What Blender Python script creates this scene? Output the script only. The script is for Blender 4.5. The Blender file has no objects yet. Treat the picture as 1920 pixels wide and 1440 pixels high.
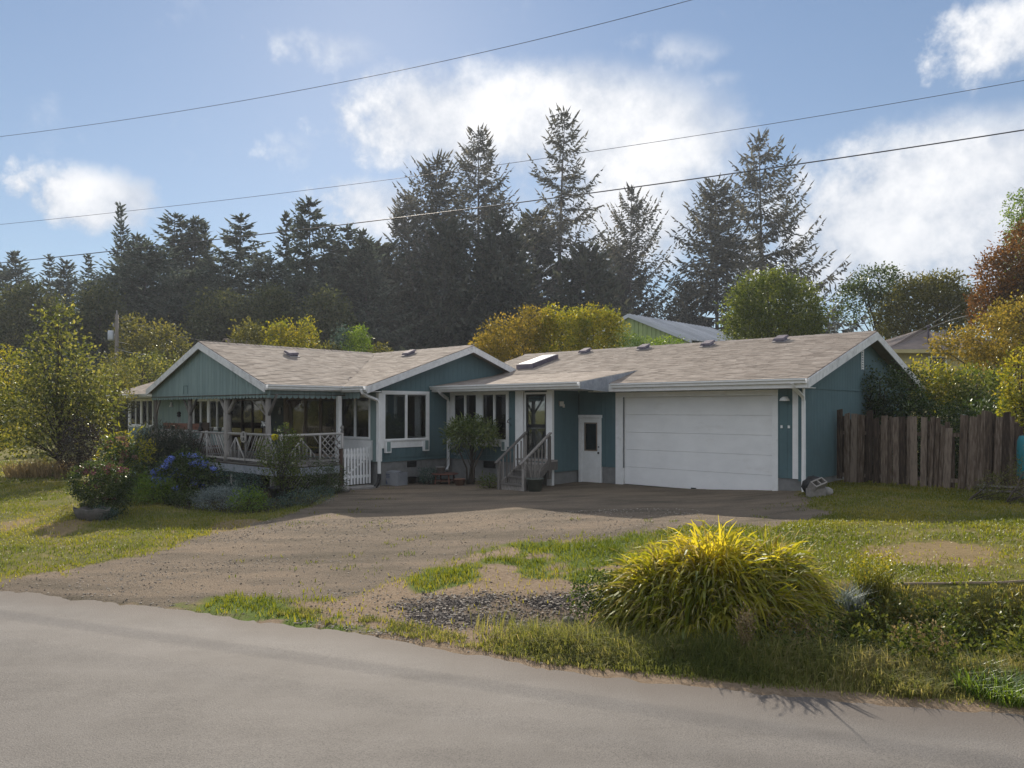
import bpy, math, random
import numpy as np
from mathutils import Vector, Matrix

scene = bpy.context.scene
COL = scene.collection
R = math.radians

# ------------------------------------------------------------------ camera
CAM_Z = 2.2
F_PX = 1400.0
cam_d = bpy.data.cameras.new('camera')
cam_d.sensor_width = 36.0
cam_d.lens = F_PX * 36.0 / 1920.0
cam_d.shift_y = 48.0 / 1920.0
cam_d.clip_start = 0.1
cam_d.clip_end = 6000.0
cam = bpy.data.objects.new('camera', cam_d)
cam.location = (0, 0, CAM_Z)
cam.rotation_euler = (R(90), 0, 0)
COL.objects.link(cam)
scene.camera = cam

# ------------------------------------------------------------------ light
SUN_EL, SUN_AZ = R(28.3), R(-10.4)            # azimuth measured from +Y towards +X
to_sun = Vector((math.sin(SUN_AZ) * math.cos(SUN_EL), math.cos(SUN_AZ) * math.cos(SUN_EL), math.sin(SUN_EL)))
sun_d = bpy.data.lights.new('sun', 'SUN')
sun_d.energy = 3.75
sun_d.angle = R(0.6)
sun_d.color = (1.0, 0.89, 0.74)
sun = bpy.data.objects.new('sun', sun_d)
sun.rotation_euler = (-to_sun).to_track_quat('-Z', 'Y').to_euler()
sun.location = (0, 40, 60)
COL.objects.link(sun)

world = bpy.data.worlds.new('World')
scene.world = world
world.use_nodes = True


def build_world():
    nt = world.node_tree
    nt.nodes.clear()
    N, L = nt.nodes, nt.links

    def node(t, **k):
        n = N.new(t)
        for a, b in k.items():
            setattr(n, a, b)
        return n

    def mth(op, a, b=None, c=None, clamp=False):
        n = node('ShaderNodeMath', operation=op, use_clamp=clamp)
        for i, v in enumerate((a, b, c)):
            if v is None:
                continue
            if isinstance(v, (int, float)):
                n.inputs[i].default_value = v
            else:
                L.new(v, n.inputs[i])
        return n.outputs[0]

    def smooth(v, a, b):
        n = node('ShaderNodeMapRange', interpolation_type='SMOOTHSTEP')
        L.new(v, n.inputs['Value'])
        n.inputs['From Min'].default_value = a
        n.inputs['From Max'].default_value = b
        return n.outputs['Result']

    def noise(vec, scale, detail, rough=0.55):
        n = node('ShaderNodeTexNoise')
        L.new(vec, n.inputs['Vector'])
        n.inputs['Scale'].default_value = scale
        n.inputs['Detail'].default_value = detail
        n.inputs['Roughness'].default_value = rough
        return n.outputs['Fac']

    sky = node('ShaderNodeTexSky', sky_type='NISHITA')
    sky.sun_disc = False
    sky.sun_elevation = SUN_EL
    sky.sun_rotation = SUN_AZ
    sky.altitude = 50
    sky.air_density = 1.0
    sky.dust_density = 0.15
    sky.ozone_density = 2.5
    tc = node('ShaderNodeTexCoord')
    dirv = tc.outputs['Generated']
    sep = node('ShaderNodeSeparateXYZ')
    L.new(dirv, sep.inputs[0])
    x, y, z = sep.outputs
    az = mth('ARCTAN2', x, y)
    el = mth('ARCSINE', z)
    n_big = noise(dirv, 7.0, 6, 0.6)
    n_fin = noise(dirv, 24.0, 6, 0.62)
    wob = mth('MULTIPLY', mth('SUBTRACT', n_big, 0.5), 0.16)
    wob2 = mth('MULTIPLY', mth('SUBTRACT', n_fin, 0.5), 0.16)
    azw = mth('ADD', az, wob2)
    elw = mth('ADD', el, mth('MULTIPLY', wob, 0.55))
    # clouds of this sky: azimuth, elevation, half width, half height (degrees)
    clouds = [(1.5, 20.8, 15.5, 4.6, 1.0), (9.0, 19.5, 10.0, 4.4, 1.0), (-6.5, 20.5, 8.0, 3.4, 1.0), (-10.5, 14.8, 5.5, 2.8, 0.65), (7, 13.8, 12, 4.6, 0.75),
              (30, 14.6, 11, 4.6, 1.0), (26, 12.0, 9, 4.6, 0.9), (35, 11.0, 9, 5.5, 1.0), (20, 9.5, 7.5, 3.4, 0.6), (-29.5, 14.0, 4.8, 2.4, 0.95),
              (-37.5, 14.2, 2.8, 1.2, 0.6), (34.5, 23.0, 6.0, 3.0, 0.75), (-13.5, 25.0, 8, 2.4, 0.22), (12, 25.0, 7, 2.4, 0.18), (16, 22.6, 4.0, 1.6, 0.2),
              (-16, 18.5, 5, 2.2, 0.12)]
    field = None
    for a, e, ra, re, wt in clouds:
        dx = mth('MULTIPLY', mth('SUBTRACT', azw, R(a)), 1.0 / R(ra))
        dy = mth('MULTIPLY', mth('SUBTRACT', elw, R(e)), 1.0 / R(re))
        d2 = mth('ADD', mth('MULTIPLY', dx, dx), mth('MULTIPLY', dy, dy))
        v = mth('SUBTRACT', wt, d2)
        v = mth('MAXIMUM', v, -1.0)
        field = v if field is None else mth('SMOOTH_MAX', field, v, 0.35)
    n_out = noise(dirv, 3.2, 7, 0.55)
    away = smooth(mth('ABSOLUTE', az), R(42), R(60))
    rest = mth('MULTIPLY', mth('MULTIPLY', smooth(el, R(4), R(12)), away), mth('SUBTRACT', mth('MULTIPLY', n_out, 5.0), 2.0))  # unseen clouds to the sides and rear, thickened to brighten the shaded walls
    rest = mth('ADD', rest, mth('SUBTRACT', away, 1.0))
    field = mth('MAXIMUM', field, rest)
    over = mth('MULTIPLY', smooth(el, R(38), R(55)), mth('SUBTRACT', mth('MULTIPLY', n_big, 3.2), 1.25))  # unseen overhead clouds, added for the same fill light
    field = mth('MAXIMUM', field, mth('SUBTRACT', over, 0.35))
    det = mth('MULTIPLY', mth('SUBTRACT', mth('ADD', mth('MULTIPLY', n_big, 0.68), mth('MULTIPLY', n_fin, 0.32)), 0.5), 2.6)
    mask = smooth(mth('ADD', field, det), -0.22, 0.80)
    thick = smooth(mth('ADD', field, mth('MULTIPLY', det, 0.9)), 0.0, 1.5)
    # cloud luminance: bright lit tops, greyer thick bases
    lum = mth('ADD', mth('MULTIPLY', smooth(mth('ADD', mth('MULTIPLY', n_big, 0.6), mth('MULTIPLY', n_fin, 0.4)), 0.34, 0.66), 0.20), mth('SUBTRACT', mth('MULTIPLY', thick, 0.10), mth('MULTIPLY', smooth(elw, R(21), R(9)), 0.10)))
    ramp = node('ShaderNodeValToRGB')
    cr = ramp.color_ramp
    cr.elements[0].position = 0.0
    cr.elements[0].color = (0.44, 0.475, 0.54, 1)
    cr.elements[1].position = 0.30
    cr.elements[1].color = (0.86, 0.845, 0.83, 1)
    L.new(lum, ramp.inputs[0])
    cloud_gain = node('ShaderNodeVectorMath', operation='SCALE')
    L.new(ramp.outputs[0], cloud_gain.inputs[0])
    cloud_gain.inputs['Scale'].default_value = CLOUD_GAIN
    # the glare of the air around the sun is compressed by the photograph: pull the sky towards one clear blue
    haze = node('ShaderNodeValToRGB')
    hr = haze.color_ramp
    hr.elements[0].position = 0.0
    hr.elements[0].color = (0.40, 0.50, 0.63, 1)
    hr.elements[1].position = 0.55
    hr.elements[1].color = (0.235, 0.362, 0.585, 1)
    L.new(mth('MULTIPLY', el, 1.0), haze.inputs[0])
    hg = node('ShaderNodeVectorMath', operation='SCALE')
    L.new(haze.outputs[0], hg.inputs[0])
    hg.inputs['Scale'].default_value = BLUE_GAIN
    mixs = node('ShaderNodeMix', data_type='RGBA')
    mixs.inputs['Factor'].default_value = 0.75
    L.new(sky.outputs[0], mixs.inputs['A'])
    L.new(hg.outputs[0], mixs.inputs['B'])
    mixc = node('ShaderNodeMix', data_type='RGBA')
    L.new(mth('MULTIPLY', mask, 0.93), mixc.inputs['Factor'])
    L.new(mixs.outputs['Result'], mixc.inputs['A'])
    L.new(cloud_gain.outputs[0], mixc.inputs['B'])
    bg = node('ShaderNodeBackground')
    bg.inputs['Strength'].default_value = SKY_STRENGTH
    L.new(mixc.outputs['Result'], bg.inputs['Color'])
    out = node('ShaderNodeOutputWorld')
    L.new(bg.outputs[0], out.inputs['Surface'])


SKY_STRENGTH = 0.13
CLOUD_GAIN = 5.5
BLUE_GAIN = 1.95
build_world()
vs = scene.view_settings
vs.view_transform = 'Standard'
vs.look = 'None'
vs.exposure = 1.0
vs.gamma = 1.0
vs.use_curve_mapping = False
scene.cycles.max_bounces = 8
scene.cycles.diffuse_bounces = 4
scene.cycles.transmission_bounces = 6
scene.cycles.transparent_max_bounces = 12
scene.cycles.caustics_reflective = False
scene.cycles.caustics_refractive = False
scene.cycles.sample_clamp_indirect = 4.0

# ------------------------------------------------------------------ frames
TH = R(42.6576)                       # the house stands turned by this angle
CT, ST = math.cos(TH), math.sin(TH)


def W(u, v, z=0.0):                   # house frame -> world
    return Vector((u * CT + v * ST, -u * ST + v * CT, z))


def ray(px, py):
    return ((px - 960.0) / F_PX, 1.0, (768.0 - py) / F_PX)


def at_y(px, py, dist):               # the point at a given distance along +Y
    r = ray(px, py)
    return Vector((r[0] * dist, dist, CAM_Z + r[2] * dist))


# ------------------------------------------------------------------ terrain
ROAD_PTS = np.array([(-60, 29.5), (-30, 18.8), (-7.26, 10.59), (-1.98, 8.67), (0.41, 7.35), (2.3, 6.72), (4.28, 6.2), (14, 4.6), (40, 2.0)])


def road_edge(x):
    return np.interp(x, ROAD_PTS[:, 0], ROAD_PTS[:, 1])


def sstep(v, a, b):
    t = np.clip((v - a) / (b - a), 0, 1)
    return t * t * (3 - 2 * t)


_rs = np.random.RandomState(5)
_lat = _rs.rand(64, 64)


def vnoise(x, y):                     # value noise, period 64
    xi, yi = np.floor(x).astype(int), np.floor(y).astype(int)
    fx, fy = x - xi, y - yi
    fx, fy = fx * fx * (3 - 2 * fx), fy * fy * (3 - 2 * fy)
    g = lambda a, b: _lat[a % 64, b % 64]
    return (g(xi, yi) * (1 - fx) + g(xi + 1, yi) * fx) * (1 - fy) + (g(xi, yi + 1) * (1 - fx) + g(xi + 1, yi + 1) * fx) * fy


def fnoise(x, y, s=1.0, o=4):
    x, y = np.asarray(x, float) * s, np.asarray(y, float) * s
    r, a, t = 0, 1.0, 0
    for i in range(o):
        r = r + a * vnoise(x * 2 ** i + 17.3 * i, y * 2 ** i + 9.1 * i)
        t += a
        a *= 0.5
    return r / t


ROAD_Z = -0.35


def height(x, y):
    x, y = np.asarray(x, float), np.asarray(y, float)
    s = y - road_edge(x)
    g = -0.15 + 0.15 * sstep(x, -4, 3.5) + 0.22 * sstep(x, 5.5, 9)
    h = ROAD_Z + (g - ROAD_Z) * sstep(s, 0.5, 10.5)
    # right-hand lawn stands level with the house pad, cut off by the ditch
    wr = sstep(x, 1.7, 3.3)
    lawn = 0.02 + 0.27 * sstep(x, 4.2, 8.6)
    ditch = ROAD_Z - 0.55 * sstep(s, 0.8, 1.7)
    ditch = ditch + (lawn - ROAD_Z + 0.55) * sstep(s, 1.8, 3.1)
    hr = np.where(s < 3.1, ditch, lawn)
    h = h * (1 - wr) + hr * wr
    # hollow in front of the culvert end
    h = h - 0.22 * np.exp(-((x - 0.9) / 1.1) ** 2 - ((s - 1.5) / 0.8) ** 2)
    h = np.where(s < 0.0, ROAD_Z - 0.03, h)
    h = h + 0.035 * (fnoise(x, y, 0.8) - 0.5) * sstep(s, 0.0, 1.0) + 0.02 * (fnoise(x, y, 4.0, 2) - 0.5) * sstep(s, 0, 0.6)
    far = sstep(y, 36, 60)
    return h * (1 - far) + far * 0.0


def hz(x, y):
    return float(height(np.array([x]), np.array([y]))[0])


def ground_at(px, py):                # where the line of sight through a photo point meets the ground
    r = ray(px, py)
    k = 6.0
    prev = None
    while k < 80:
        z = CAM_Z + r[2] * k
        d = z - hz(r[0] * k, k)
        if d <= 0:
            return Vector((r[0] * k, k, hz(r[0] * k, k)))
        k += max(0.02, d * 0.3)
    return Vector((r[0] * 80, 80, 0))


# ------------------------------------------------------------------ mesh builder
class MB:
    def __init__(self):
        self.v, self.f, self.t, self.n = [], [], [], 0

    def arr(self, V, F, tint=None):
        V = np.asarray(V, np.float32).reshape(-1, 3)
        F = np.asarray(F, np.int64)
        self.v.append(V)
        self.f.append(F + self.n)
        if tint is None:
            tint = np.full(len(F), random.random())
        self.t.append(np.broadcast_to(np.asarray(tint, np.float32), (len(F),)).copy())
        self.n += len(V)

    def poly(self, pts, tint=None):
        self.arr(pts, [list(range(len(pts)))], tint)

    def hexa(self, p8, tint=None):    # four bottom points, four top points
        self.arr(p8, [(3, 2, 1, 0), (4, 5, 6, 7), (0, 1, 5, 4), (1, 2, 6, 5), (2, 3, 7, 6), (3, 0, 4, 7)], tint)

    def box(self, a, b, tint=None):
        (x0, y0, z0), (x1, y1, z1) = [tuple(min(i, j) for i, j in zip(a, b)), tuple(max(i, j) for i, j in zip(a, b))]
        self.hexa([(x0, y0, z0), (x1, y0, z0), (x1, y1, z0), (x0, y1, z0), (x0, y0, z1), (x1, y0, z1), (x1, y1, z1), (x0, y1, z1)], tint)

    def beam(self, p, q, w, h, up=(0, 0, 1), tint=None):   # rectangular bar
        p, q = Vector(p), Vector(q)
        d = (q - p).normalized()
        s = d.cross(Vector(up))
        if s.length < 1e-4:
            s = d.cross(Vector((1, 0, 0)))
        s.normalize()
        t = s.cross(d)
        c = [(-1, -1), (1, -1), (1, 1), (-1, 1)]
        P = [p + s * (w / 2 * a) + t * (h / 2 * b) for a, b in c] + [q + s * (w / 2 * a) + t * (h / 2 * b) for a, b in c]
        self.hexa([tuple(i) for i in P], tint)

    def prism(self, pts, d, tint=None):                     # polygon pushed along d
        pts = [Vector(p) for p in pts]
        d = Vector(d)
        n = len(pts)
        V = [tuple(p) for p in pts] + [tuple(p + d) for p in pts]
        for F in ([list(range(n - 1, -1, -1)), list(range(n, 2 * n))],):
            self.arr(V, F, tint)
        base = self.n - 2 * n
        Q = np.array([(i, (i + 1) % n, n + (i + 1) % n, n + i) for i in range(n)]) + base
        self.f.append(Q)
        self.t.append(np.full(n, self.t[-1][0], np.float32))

    def tube(self, pts, rad, n=6, tint=None, cap=True):
        pts = np.array([tuple(p) for p in pts], float)
        m = len(pts)
        rad = np.broadcast_to(np.asarray(rad, float), (m,))
        tg = np.gradient(pts, axis=0)
        tg /= np.linalg.norm(tg, axis=1)[:, None] + 1e-9
        ref = np.array([0.31, 0.27, 0.91])
        a = np.cross(tg, ref)
        bad = np.linalg.norm(a, axis=1) < 0.12
        a[bad] = np.cross(tg[bad], [1.0, 0, 0])
        a /= np.linalg.norm(a, axis=1)[:, None]
        b = np.cross(tg, a)
        ang = np.arange(n) * 2 * math.pi / n
        V = pts[:, None, :] + rad[:, None, None] * (np.cos(ang)[None, :, None] * a[:, None, :] + np.sin(ang)[None, :, None] * b[:, None, :])
        i = np.arange(m - 1)[:, None] * n
        j = np.arange(n)[None, :]
        F = np.stack([i + j, i + (j + 1) % n, i + n + (j + 1) % n, i + n + j], -1).reshape(-1, 4)
        tint = random.random() if tint is None else tint
        self.arr(V.reshape(-1, 3), F, tint)
        if cap:
            base = self.n - m * n
            for idx in (list(range(n - 1, -1, -1)), [(m - 1) * n + k for k in range(n)]):
                self.f.append(np.array([idx]) + base)
                self.t.append(np.array([tint], np.float32))

    def lathe(self, prof, c=(0, 0, 0), n=14, tint=None):
        ang = np.arange(n) * 2 * math.pi / n
        V = np.array([[(c[0] + r * math.cos(t), c[1] + r * math.sin(t), c[2] + z) for t in ang] for r, z in prof])
        m = len(prof)
        i = np.arange(m - 1)[:, None] * n
        j = np.arange(n)[None, :]
        F = np.stack([i + j, i + (j + 1) % n, i + n + (j + 1) % n, i + n + j], -1).reshape(-1, 4)
        self.arr(V.reshape(-1, 3), F, tint)
        base = self.n - m * n
        for idx in (list(range(n - 1, -1, -1)), [(m - 1) * n + k for k in range(n)]):
            self.f.append(np.array([idx]) + base)
            self.t.append(np.array([self.t[-1][0]], np.float32))

    def mesh(self, name, mat=None, smooth=False, origin=(0, 0, 0)):
        me = bpy.data.meshes.new(name)
        if not self.v:
            return me
        V = np.concatenate(self.v).astype(np.float32) - np.asarray(origin, np.float32)
        me.vertices.add(len(V))
        me.vertices.foreach_set('co', V.ravel())
        loops = np.concatenate([f.ravel() for f in self.f]).astype(np.int32)
        sizes = np.concatenate([np.full(len(f), f.shape[1]) for f in self.f])
        starts = np.concatenate([[0], np.cumsum(sizes)[:-1]]).astype(np.int32)
        me.loops.add(len(loops))
        me.loops.foreach_set('vertex_index', loops)
        me.polygons.add(len(sizes))
        me.polygons.foreach_set('loop_start', starts)
        me.polygons.foreach_set('use_smooth', np.full(len(sizes), bool(smooth)))
        me.update(calc_edges=True)
        a = me.attributes.new('tint', 'FLOAT', 'FACE')
        a.data.foreach_set('value', np.concatenate(self.t).astype(np.float32))
        if mat:
            me.materials.append(mat)
        return me


def link(o, parent=None):
    COL.objects.link(o)
    if parent is not None:
        o.parent = parent
    return o


ROUND = {'rail_stick', 'rail_post', 'stems', 'canes', 'pot_body', 'barrel_body', 'ornament_body', 'bell', 'rock', 'transformer', 'insulator', 'hoop', 'chime_body', 'drain_boot', 'cable', 'power_cable', 'service_cable'}


def obj(name, mb, mat, parent=None, smooth=False, kind=None, label=None):
    """one mesh object; under a parent its vertices are given in the frame of the whole thing"""
    root = parent
    while root is not None and root.parent is not None:
        root = root.parent
    org = tuple(root['_org']) if root is not None and '_org' in root else (0, 0, 0)
    me = mb.mesh(name, mat, smooth or name in ROUND, org) if isinstance(mb, MB) else mb
    o = bpy.data.objects.new(name, me)
    if kind:
        o['kind'] = kind
    if label:
        o['label'] = label
    return link(o, parent)


def tag(o, label, cat, group=None, kind=None):
    if label:
        o['label'] = label
    if cat:
        o['category'] = cat
    if group:
        o['group'] = group
    if kind:
        o['kind'] = kind
    return o


ROOTS = []


def thing_uv(name, label, cat, org, group=None):
    """an Empty in the house's frame; its parts are given in (u, v, z)"""
    o = bpy.data.objects.new(name, None)
    o.empty_display_size = 0.3
    o.location = W(*org)
    o.rotation_euler = (0, 0, -TH)
    o['_org'] = org
    link(o)
    ROOTS.append(o)
    return tag(o, label, cat, group)


def thing(name, label, cat, loc, group=None, rz=0.0):
    """an Empty in world axes; its parts are given relative to it"""
    o = bpy.data.objects.new(name, None)
    o.empty_display_size = 0.3
    o.location = loc
    o.rotation_euler = (0, 0, rz)
    o['_org'] = (0.0, 0.0, 0.0)
    link(o)
    ROOTS.append(o)
    return tag(o, label, cat, group)


def copy_thing(root, loc, rz, scale=1.0, label=None, group=None, cat=None):
    c = root.copy()
    COL.objects.link(c)
    c.location = loc
    c.rotation_euler = (0, 0, rz)
    c.scale = (scale,) * 3 if not isinstance(scale, tuple) else scale
    for ch in list(root.children):
        d = ch.copy()
        COL.objects.link(d)
        d.parent = c
        for g in ch.children:
            e = g.copy()
            COL.objects.link(e)
            e.parent = d
    if label:
        c['label'] = label
    if group:
        c['group'] = group
    ROOTS.append(c)
    return c


# ------------------------------------------------------------------ materials
def new_mat(name):
    m = bpy.data.materials.new(name)
    m.use_nodes = True
    nt = m.node_tree
    nt.nodes.clear()
    return m, nt, nt.nodes, nt.links


def ramp_node(N, stops):
    r = N.new('ShaderNodeValToRGB')
    e = r.color_ramp.elements
    while len(e) < len(stops):
        e.new(0.5)
    for i, (p, c) in enumerate(stops):
        e[i].position = p
        e[i].color = (*c, 1)
    return r


def surf(name, cols, rough=0.7, scale=6.0, stretch=(1, 1, 1), bump=0.3, bump_scale=40.0, spec=0.3, tint=0.35, metal=0.0,
         bump_dist=0.01, stain=None, weave=0.5):
    """paint, wood, stone, metal: noise between colours, per-piece tint, fine relief"""
    m, nt, N, L = new_mat(name)
    out = N.new('ShaderNodeOutputMaterial')
    b = N.new('ShaderNodeBsdfPrincipled')
    b.inputs['Roughness'].default_value = rough
    b.inputs['Specular IOR Level'].default_value = spec
    b.inputs['Metallic'].default_value = metal
    tc = N.new('ShaderNodeTexCoord')
    mp = N.new('ShaderNodeMapping')
    mp.inputs['Scale'].default_value = stretch
    L.new(tc.outputs['Object'], mp.inputs[0])
    n1 = N.new('ShaderNodeTexNoise')
    n1.inputs['Scale'].default_value = scale
    n1.inputs['Detail'].default_value = 6
    n1.inputs['Roughness'].default_value = 0.62
    L.new(mp.outputs[0], n1.inputs['Vector'])
    at = N.new('ShaderNodeAttribute')
    at.attribute_name = 'tint'
    a = N.new('ShaderNodeMath')
    a.operation = 'MULTIPLY_ADD'
    L.new(at.outputs['Fac'], a.inputs[0])
    a.inputs[1].default_value = tint
    a.inputs[2].default_value = -tint / 2
    s = N.new('ShaderNodeMath')
    s.operation = 'ADD'
    L.new(n1.outputs['Fac'], s.inputs[0])
    L.new(a.outputs[0], s.inputs[1])
    k = len(cols)
    rp = ramp_node(N, [(0.3 + 0.4 * i / max(1, k - 1), c) for i, c in enumerate(cols)])
    L.new(s.outputs[0], rp.inputs[0])
    col = rp.outputs[0]
    if stain:
        sc, scol, lo, hi, sst = stain
        mp2 = N.new('ShaderNodeMapping')
        mp2.inputs['Scale'].default_value = sst
        L.new(tc.outputs['Object'], mp2.inputs[0])
        n3 = N.new('ShaderNodeTexNoise')
        n3.inputs['Scale'].default_value = sc
        n3.inputs['Detail'].default_value = 7
        n3.inputs['Roughness'].default_value = 0.7
        L.new(mp2.outputs[0], n3.inputs['Vector'])
        mr = N.new('ShaderNodeMapRange')
        mr.inputs['From Min'].default_value = lo
        mr.inputs['From Max'].default_value = hi
        L.new(n3.outputs['Fac'], mr.inputs['Value'])
        mx = N.new('ShaderNodeMix')
        mx.data_type = 'RGBA'
        L.new(mr.outputs[0], mx.inputs['Factor'])
        L.new(col, mx.inputs['A'])
        mx.inputs['B'].default_value = (*scol, 1)
        col = mx.outputs['Result']
    L.new(col, b.inputs['Base Color'])
    if bump:
        n2 = N.new('ShaderNodeTexNoise')
        n2.inputs['Scale'].default_value = bump_scale
        n2.inputs['Detail'].default_value = 4
        L.new(mp.outputs[0], n2.inputs['Vector'])
        bp = N.new('ShaderNodeBump')
        bp.inputs['Strength'].default_value = bump
        bp.inputs['Distance'].default_value = bump_dist
        L.new(n2.outputs['Fac'], bp.inputs['Height'])
        L.new(bp.outputs[0], b.inputs['Normal'])
    L.new(b.outputs[0], out.inputs[0])
    return m


def leaf_mat(name, cols, trans=0.45, rough=0.5, gloss=0.08, tcol=None, patch=0.35, patch_scale=0.7, gain=1.3):
    """foliage: per-leaf tint, patches through the crown, light shining through"""
    m, nt, N, L = new_mat(name)
    out = N.new('ShaderNodeOutputMaterial')
    at = N.new('ShaderNodeAttribute')
    at.attribute_name = 'tint'
    tc = N.new('ShaderNodeTexCoord')
    n1 = N.new('ShaderNodeTexNoise')
    n1.inputs['Scale'].default_value = patch_scale
    n1.inputs['Detail'].default_value = 3
    L.new(tc.outputs['Object'], n1.inputs['Vector'])
    a = N.new('ShaderNodeMath')
    a.operation = 'MULTIPLY_ADD'
    L.new(n1.outputs['Fac'], a.inputs[0])
    a.inputs[1].default_value = patch * 2
    a.inputs[2].default_value = -patch
    s = N.new('ShaderNodeMath')
    s.operation = 'ADD'
    s.use_clamp = True
    L.new(at.outputs['Fac'], s.inputs[0])
    L.new(a.outputs[0], s.inputs[1])
    k = len(cols)
    rp = ramp_node(N, [(i / max(1, k - 1), tuple(min(q * gain, .8) for q in c)) for i, c in enumerate(cols)])
    L.new(s.outputs[0], rp.inputs[0])
    d = N.new('ShaderNodeBsdfDiffuse')
    L.new(rp.outputs[0], d.inputs['Color'])
    t = N.new('ShaderNodeBsdfTranslucent')
    hs = N.new('ShaderNodeMix')
    hs.data_type = 'RGBA'
    hs.blend_type = 'MULTIPLY'
    hs.inputs['Factor'].default_value = 1.0
    L.new(rp.outputs[0], hs.inputs['A'])
    tcol = tcol or (1.9, 1.75, 0.7)
    hs.inputs['B'].default_value = (*tcol, 1)
    L.new(hs.outputs['Result'], t.inputs['Color'])
    mx = N.new('ShaderNodeMixShader')
    mx.inputs[0].default_value = trans
    L.new(d.outputs[0], mx.inputs[1])
    L.new(t.outputs[0], mx.inputs[2])
    g = N.new('ShaderNodeBsdfGlossy')
    g.inputs['Roughness'].default_value = rough
    g.inputs['Color'].default_value = (0.9, 0.95, 0.9, 1)
    fr = N.new('ShaderNodeFresnel')
    fr.inputs['IOR'].default_value = 1.35
    mlt = N.new('ShaderNodeMath')
    mlt.operation = 'MULTIPLY'
    L.new(fr.outputs[0], mlt.inputs[0])
    mlt.inputs[1].default_value = gloss * 2.6
    mx2 = N.new('ShaderNodeMixShader')
    L.new(mlt.outputs[0], mx2.inputs[0])
    L.new(mx.outputs[0], mx2.inputs[1])
    L.new(g.outputs[0], mx2.inputs[2])
    L.new(mx2.outputs[0], out.inputs[0])
    return m


def glass_mat(name, col=(0.9, 0.95, 0.95), refl=1.6):
    m, nt, N, L = new_mat(name)
    out = N.new('ShaderNodeOutputMaterial')
    tr = N.new('ShaderNodeBsdfTransparent')
    tr.inputs[0].default_value = (*col, 1)
    g = N.new('ShaderNodeBsdfGlossy')
    g.inputs['Roughness'].default_value = 0.02
    fr = N.new('ShaderNodeFresnel')
    fr.inputs['IOR'].default_value = 1.5
    ml = N.new('ShaderNodeMath')
    ml.operation = 'MULTIPLY'
    ml.use_clamp = True
    L.new(fr.outputs[0], ml.inputs[0])
    ml.inputs[1].default_value = refl
    mx = N.new('ShaderNodeMixShader')
    L.new(ml.outputs[0], mx.inputs[0])
    L.new(tr.outputs[0], mx.inputs[1])
    L.new(g.outputs[0], mx.inputs[2])
    L.new(mx.outputs[0], out.inputs[0])
    return m


M = {}
M['teal'] = surf('teal_paint', [(0.090, 0.155, 0.172), (0.104, 0.174, 0.190)], 0.75, 1.3, (1, 1, 0.8), 0.25, 60, tint=0.07,
                 stain=(0.9, (0.066, 0.108, 0.122), 0.45, 0.85, (1, 1, 0.6)))
M['lit_teal'] = surf('lit_teal_paint', [(0.175, 0.245, 0.245), (0.225, 0.305, 0.30)], 0.75, 4.0, (2, 2, 0.3), 0.25, 60, tint=0.25)  # the house teal, lightened in colour where the porch front has less shade
M['white'] = surf('white_trim_paint', [(0.76, 0.76, 0.75), (0.86, 0.86, 0.86)], 0.6, 5.0, (1, 1, 1), 0.12, 50, tint=0.15,
                  stain=(2.2, (0.36, 0.34, 0.31), 0.62, 0.95, (1, 1, 1)))
M['fascia'] = surf('weathered_fascia_paint', [(0.62, 0.62, 0.62), (0.80, 0.80, 0.80)], 0.65, 7.0, (1, 1, 1), 0.15, 50, tint=0.15,
                   stain=(3.0, (0.26, 0.26, 0.27), 0.52, 0.85, (1, 1, 1)))
M['cheek'] = surf('bare_grey_fascia', [(0.20, 0.22, 0.25), (0.36, 0.38, 0.42)], 0.7, 6.0, (1, 1, 1), 0.2, 40, tint=0.2)
M['door_white'] = surf('garage_door_paint', [(0.78, 0.78, 0.78), (0.87, 0.87, 0.87)], 0.5, 1.5, (1, 1, 1.5), 0.06, 80, tint=0.05,
                       stain=(1.6, (0.56, 0.54, 0.50), 0.58, 0.95, (0.5, 0.5, 1.5)))
M['shingle'] = surf('roof_shingle', [(0.235, 0.198, 0.170), (0.31, 0.265, 0.230), (0.38, 0.33, 0.29)], 0.92, 2.2, (1, 1, 1), 0.2, 160, tint=0.24, spec=0.15,
                    stain=(0.5, (0.265, 0.23, 0.20), 0.5, 0.95, (1, 1, 1)))
M['concrete'] = surf('foundation_concrete', [(0.17, 0.17, 0.17), (0.24, 0.24, 0.235)], 0.9, 5.0, (1, 1, 1), 0.4, 60, tint=0.3)
M['darkconc'] = surf('weathered_trough_stone', [(0.08, 0.075, 0.07), (0.15, 0.14, 0.13)], 0.95, 7.0, bump=0.5, bump_scale=40, tint=0.2)
M['block'] = surf('concrete_block', [(0.19, 0.175, 0.16), (0.28, 0.26, 0.24)], 0.9, 12.0, (1, 1, 1), 0.5, 90, tint=0.3)
M['greywood'] = surf('weathered_grey_wood', [(0.13, 0.12, 0.11), (0.24, 0.22, 0.20), (0.33, 0.305, 0.285)], 0.9, 5.0, (6, 6, 1.2), 0.5, 30, tint=0.55)
M['fencewood'] = surf('old_fence_wood', [(0.045, 0.031, 0.023), (0.118, 0.084, 0.062), (0.255, 0.200, 0.160)], 0.95, 4.0, (9, 9, 0.8), 0.7, 22, tint=0.42)
M['railwood'] = surf('silvered_rail_wood', [(0.20, 0.19, 0.18), (0.33, 0.315, 0.30), (0.45, 0.43, 0.41)], 0.9, 5.0, (6, 6, 1.2), 0.4, 30, tint=0.55)
M['darkwood'] = surf('dark_stained_wood', [(0.05, 0.035, 0.028), (0.10, 0.06, 0.045)], 0.8, 5.0, (4, 4, 4), 0.3, 40)
M['redwood'] = surf('red_brown_wood', [(0.13, 0.055, 0.040), (0.20, 0.09, 0.065)], 0.8, 5.0, (1, 1, 6), 0.3, 40)
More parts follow.
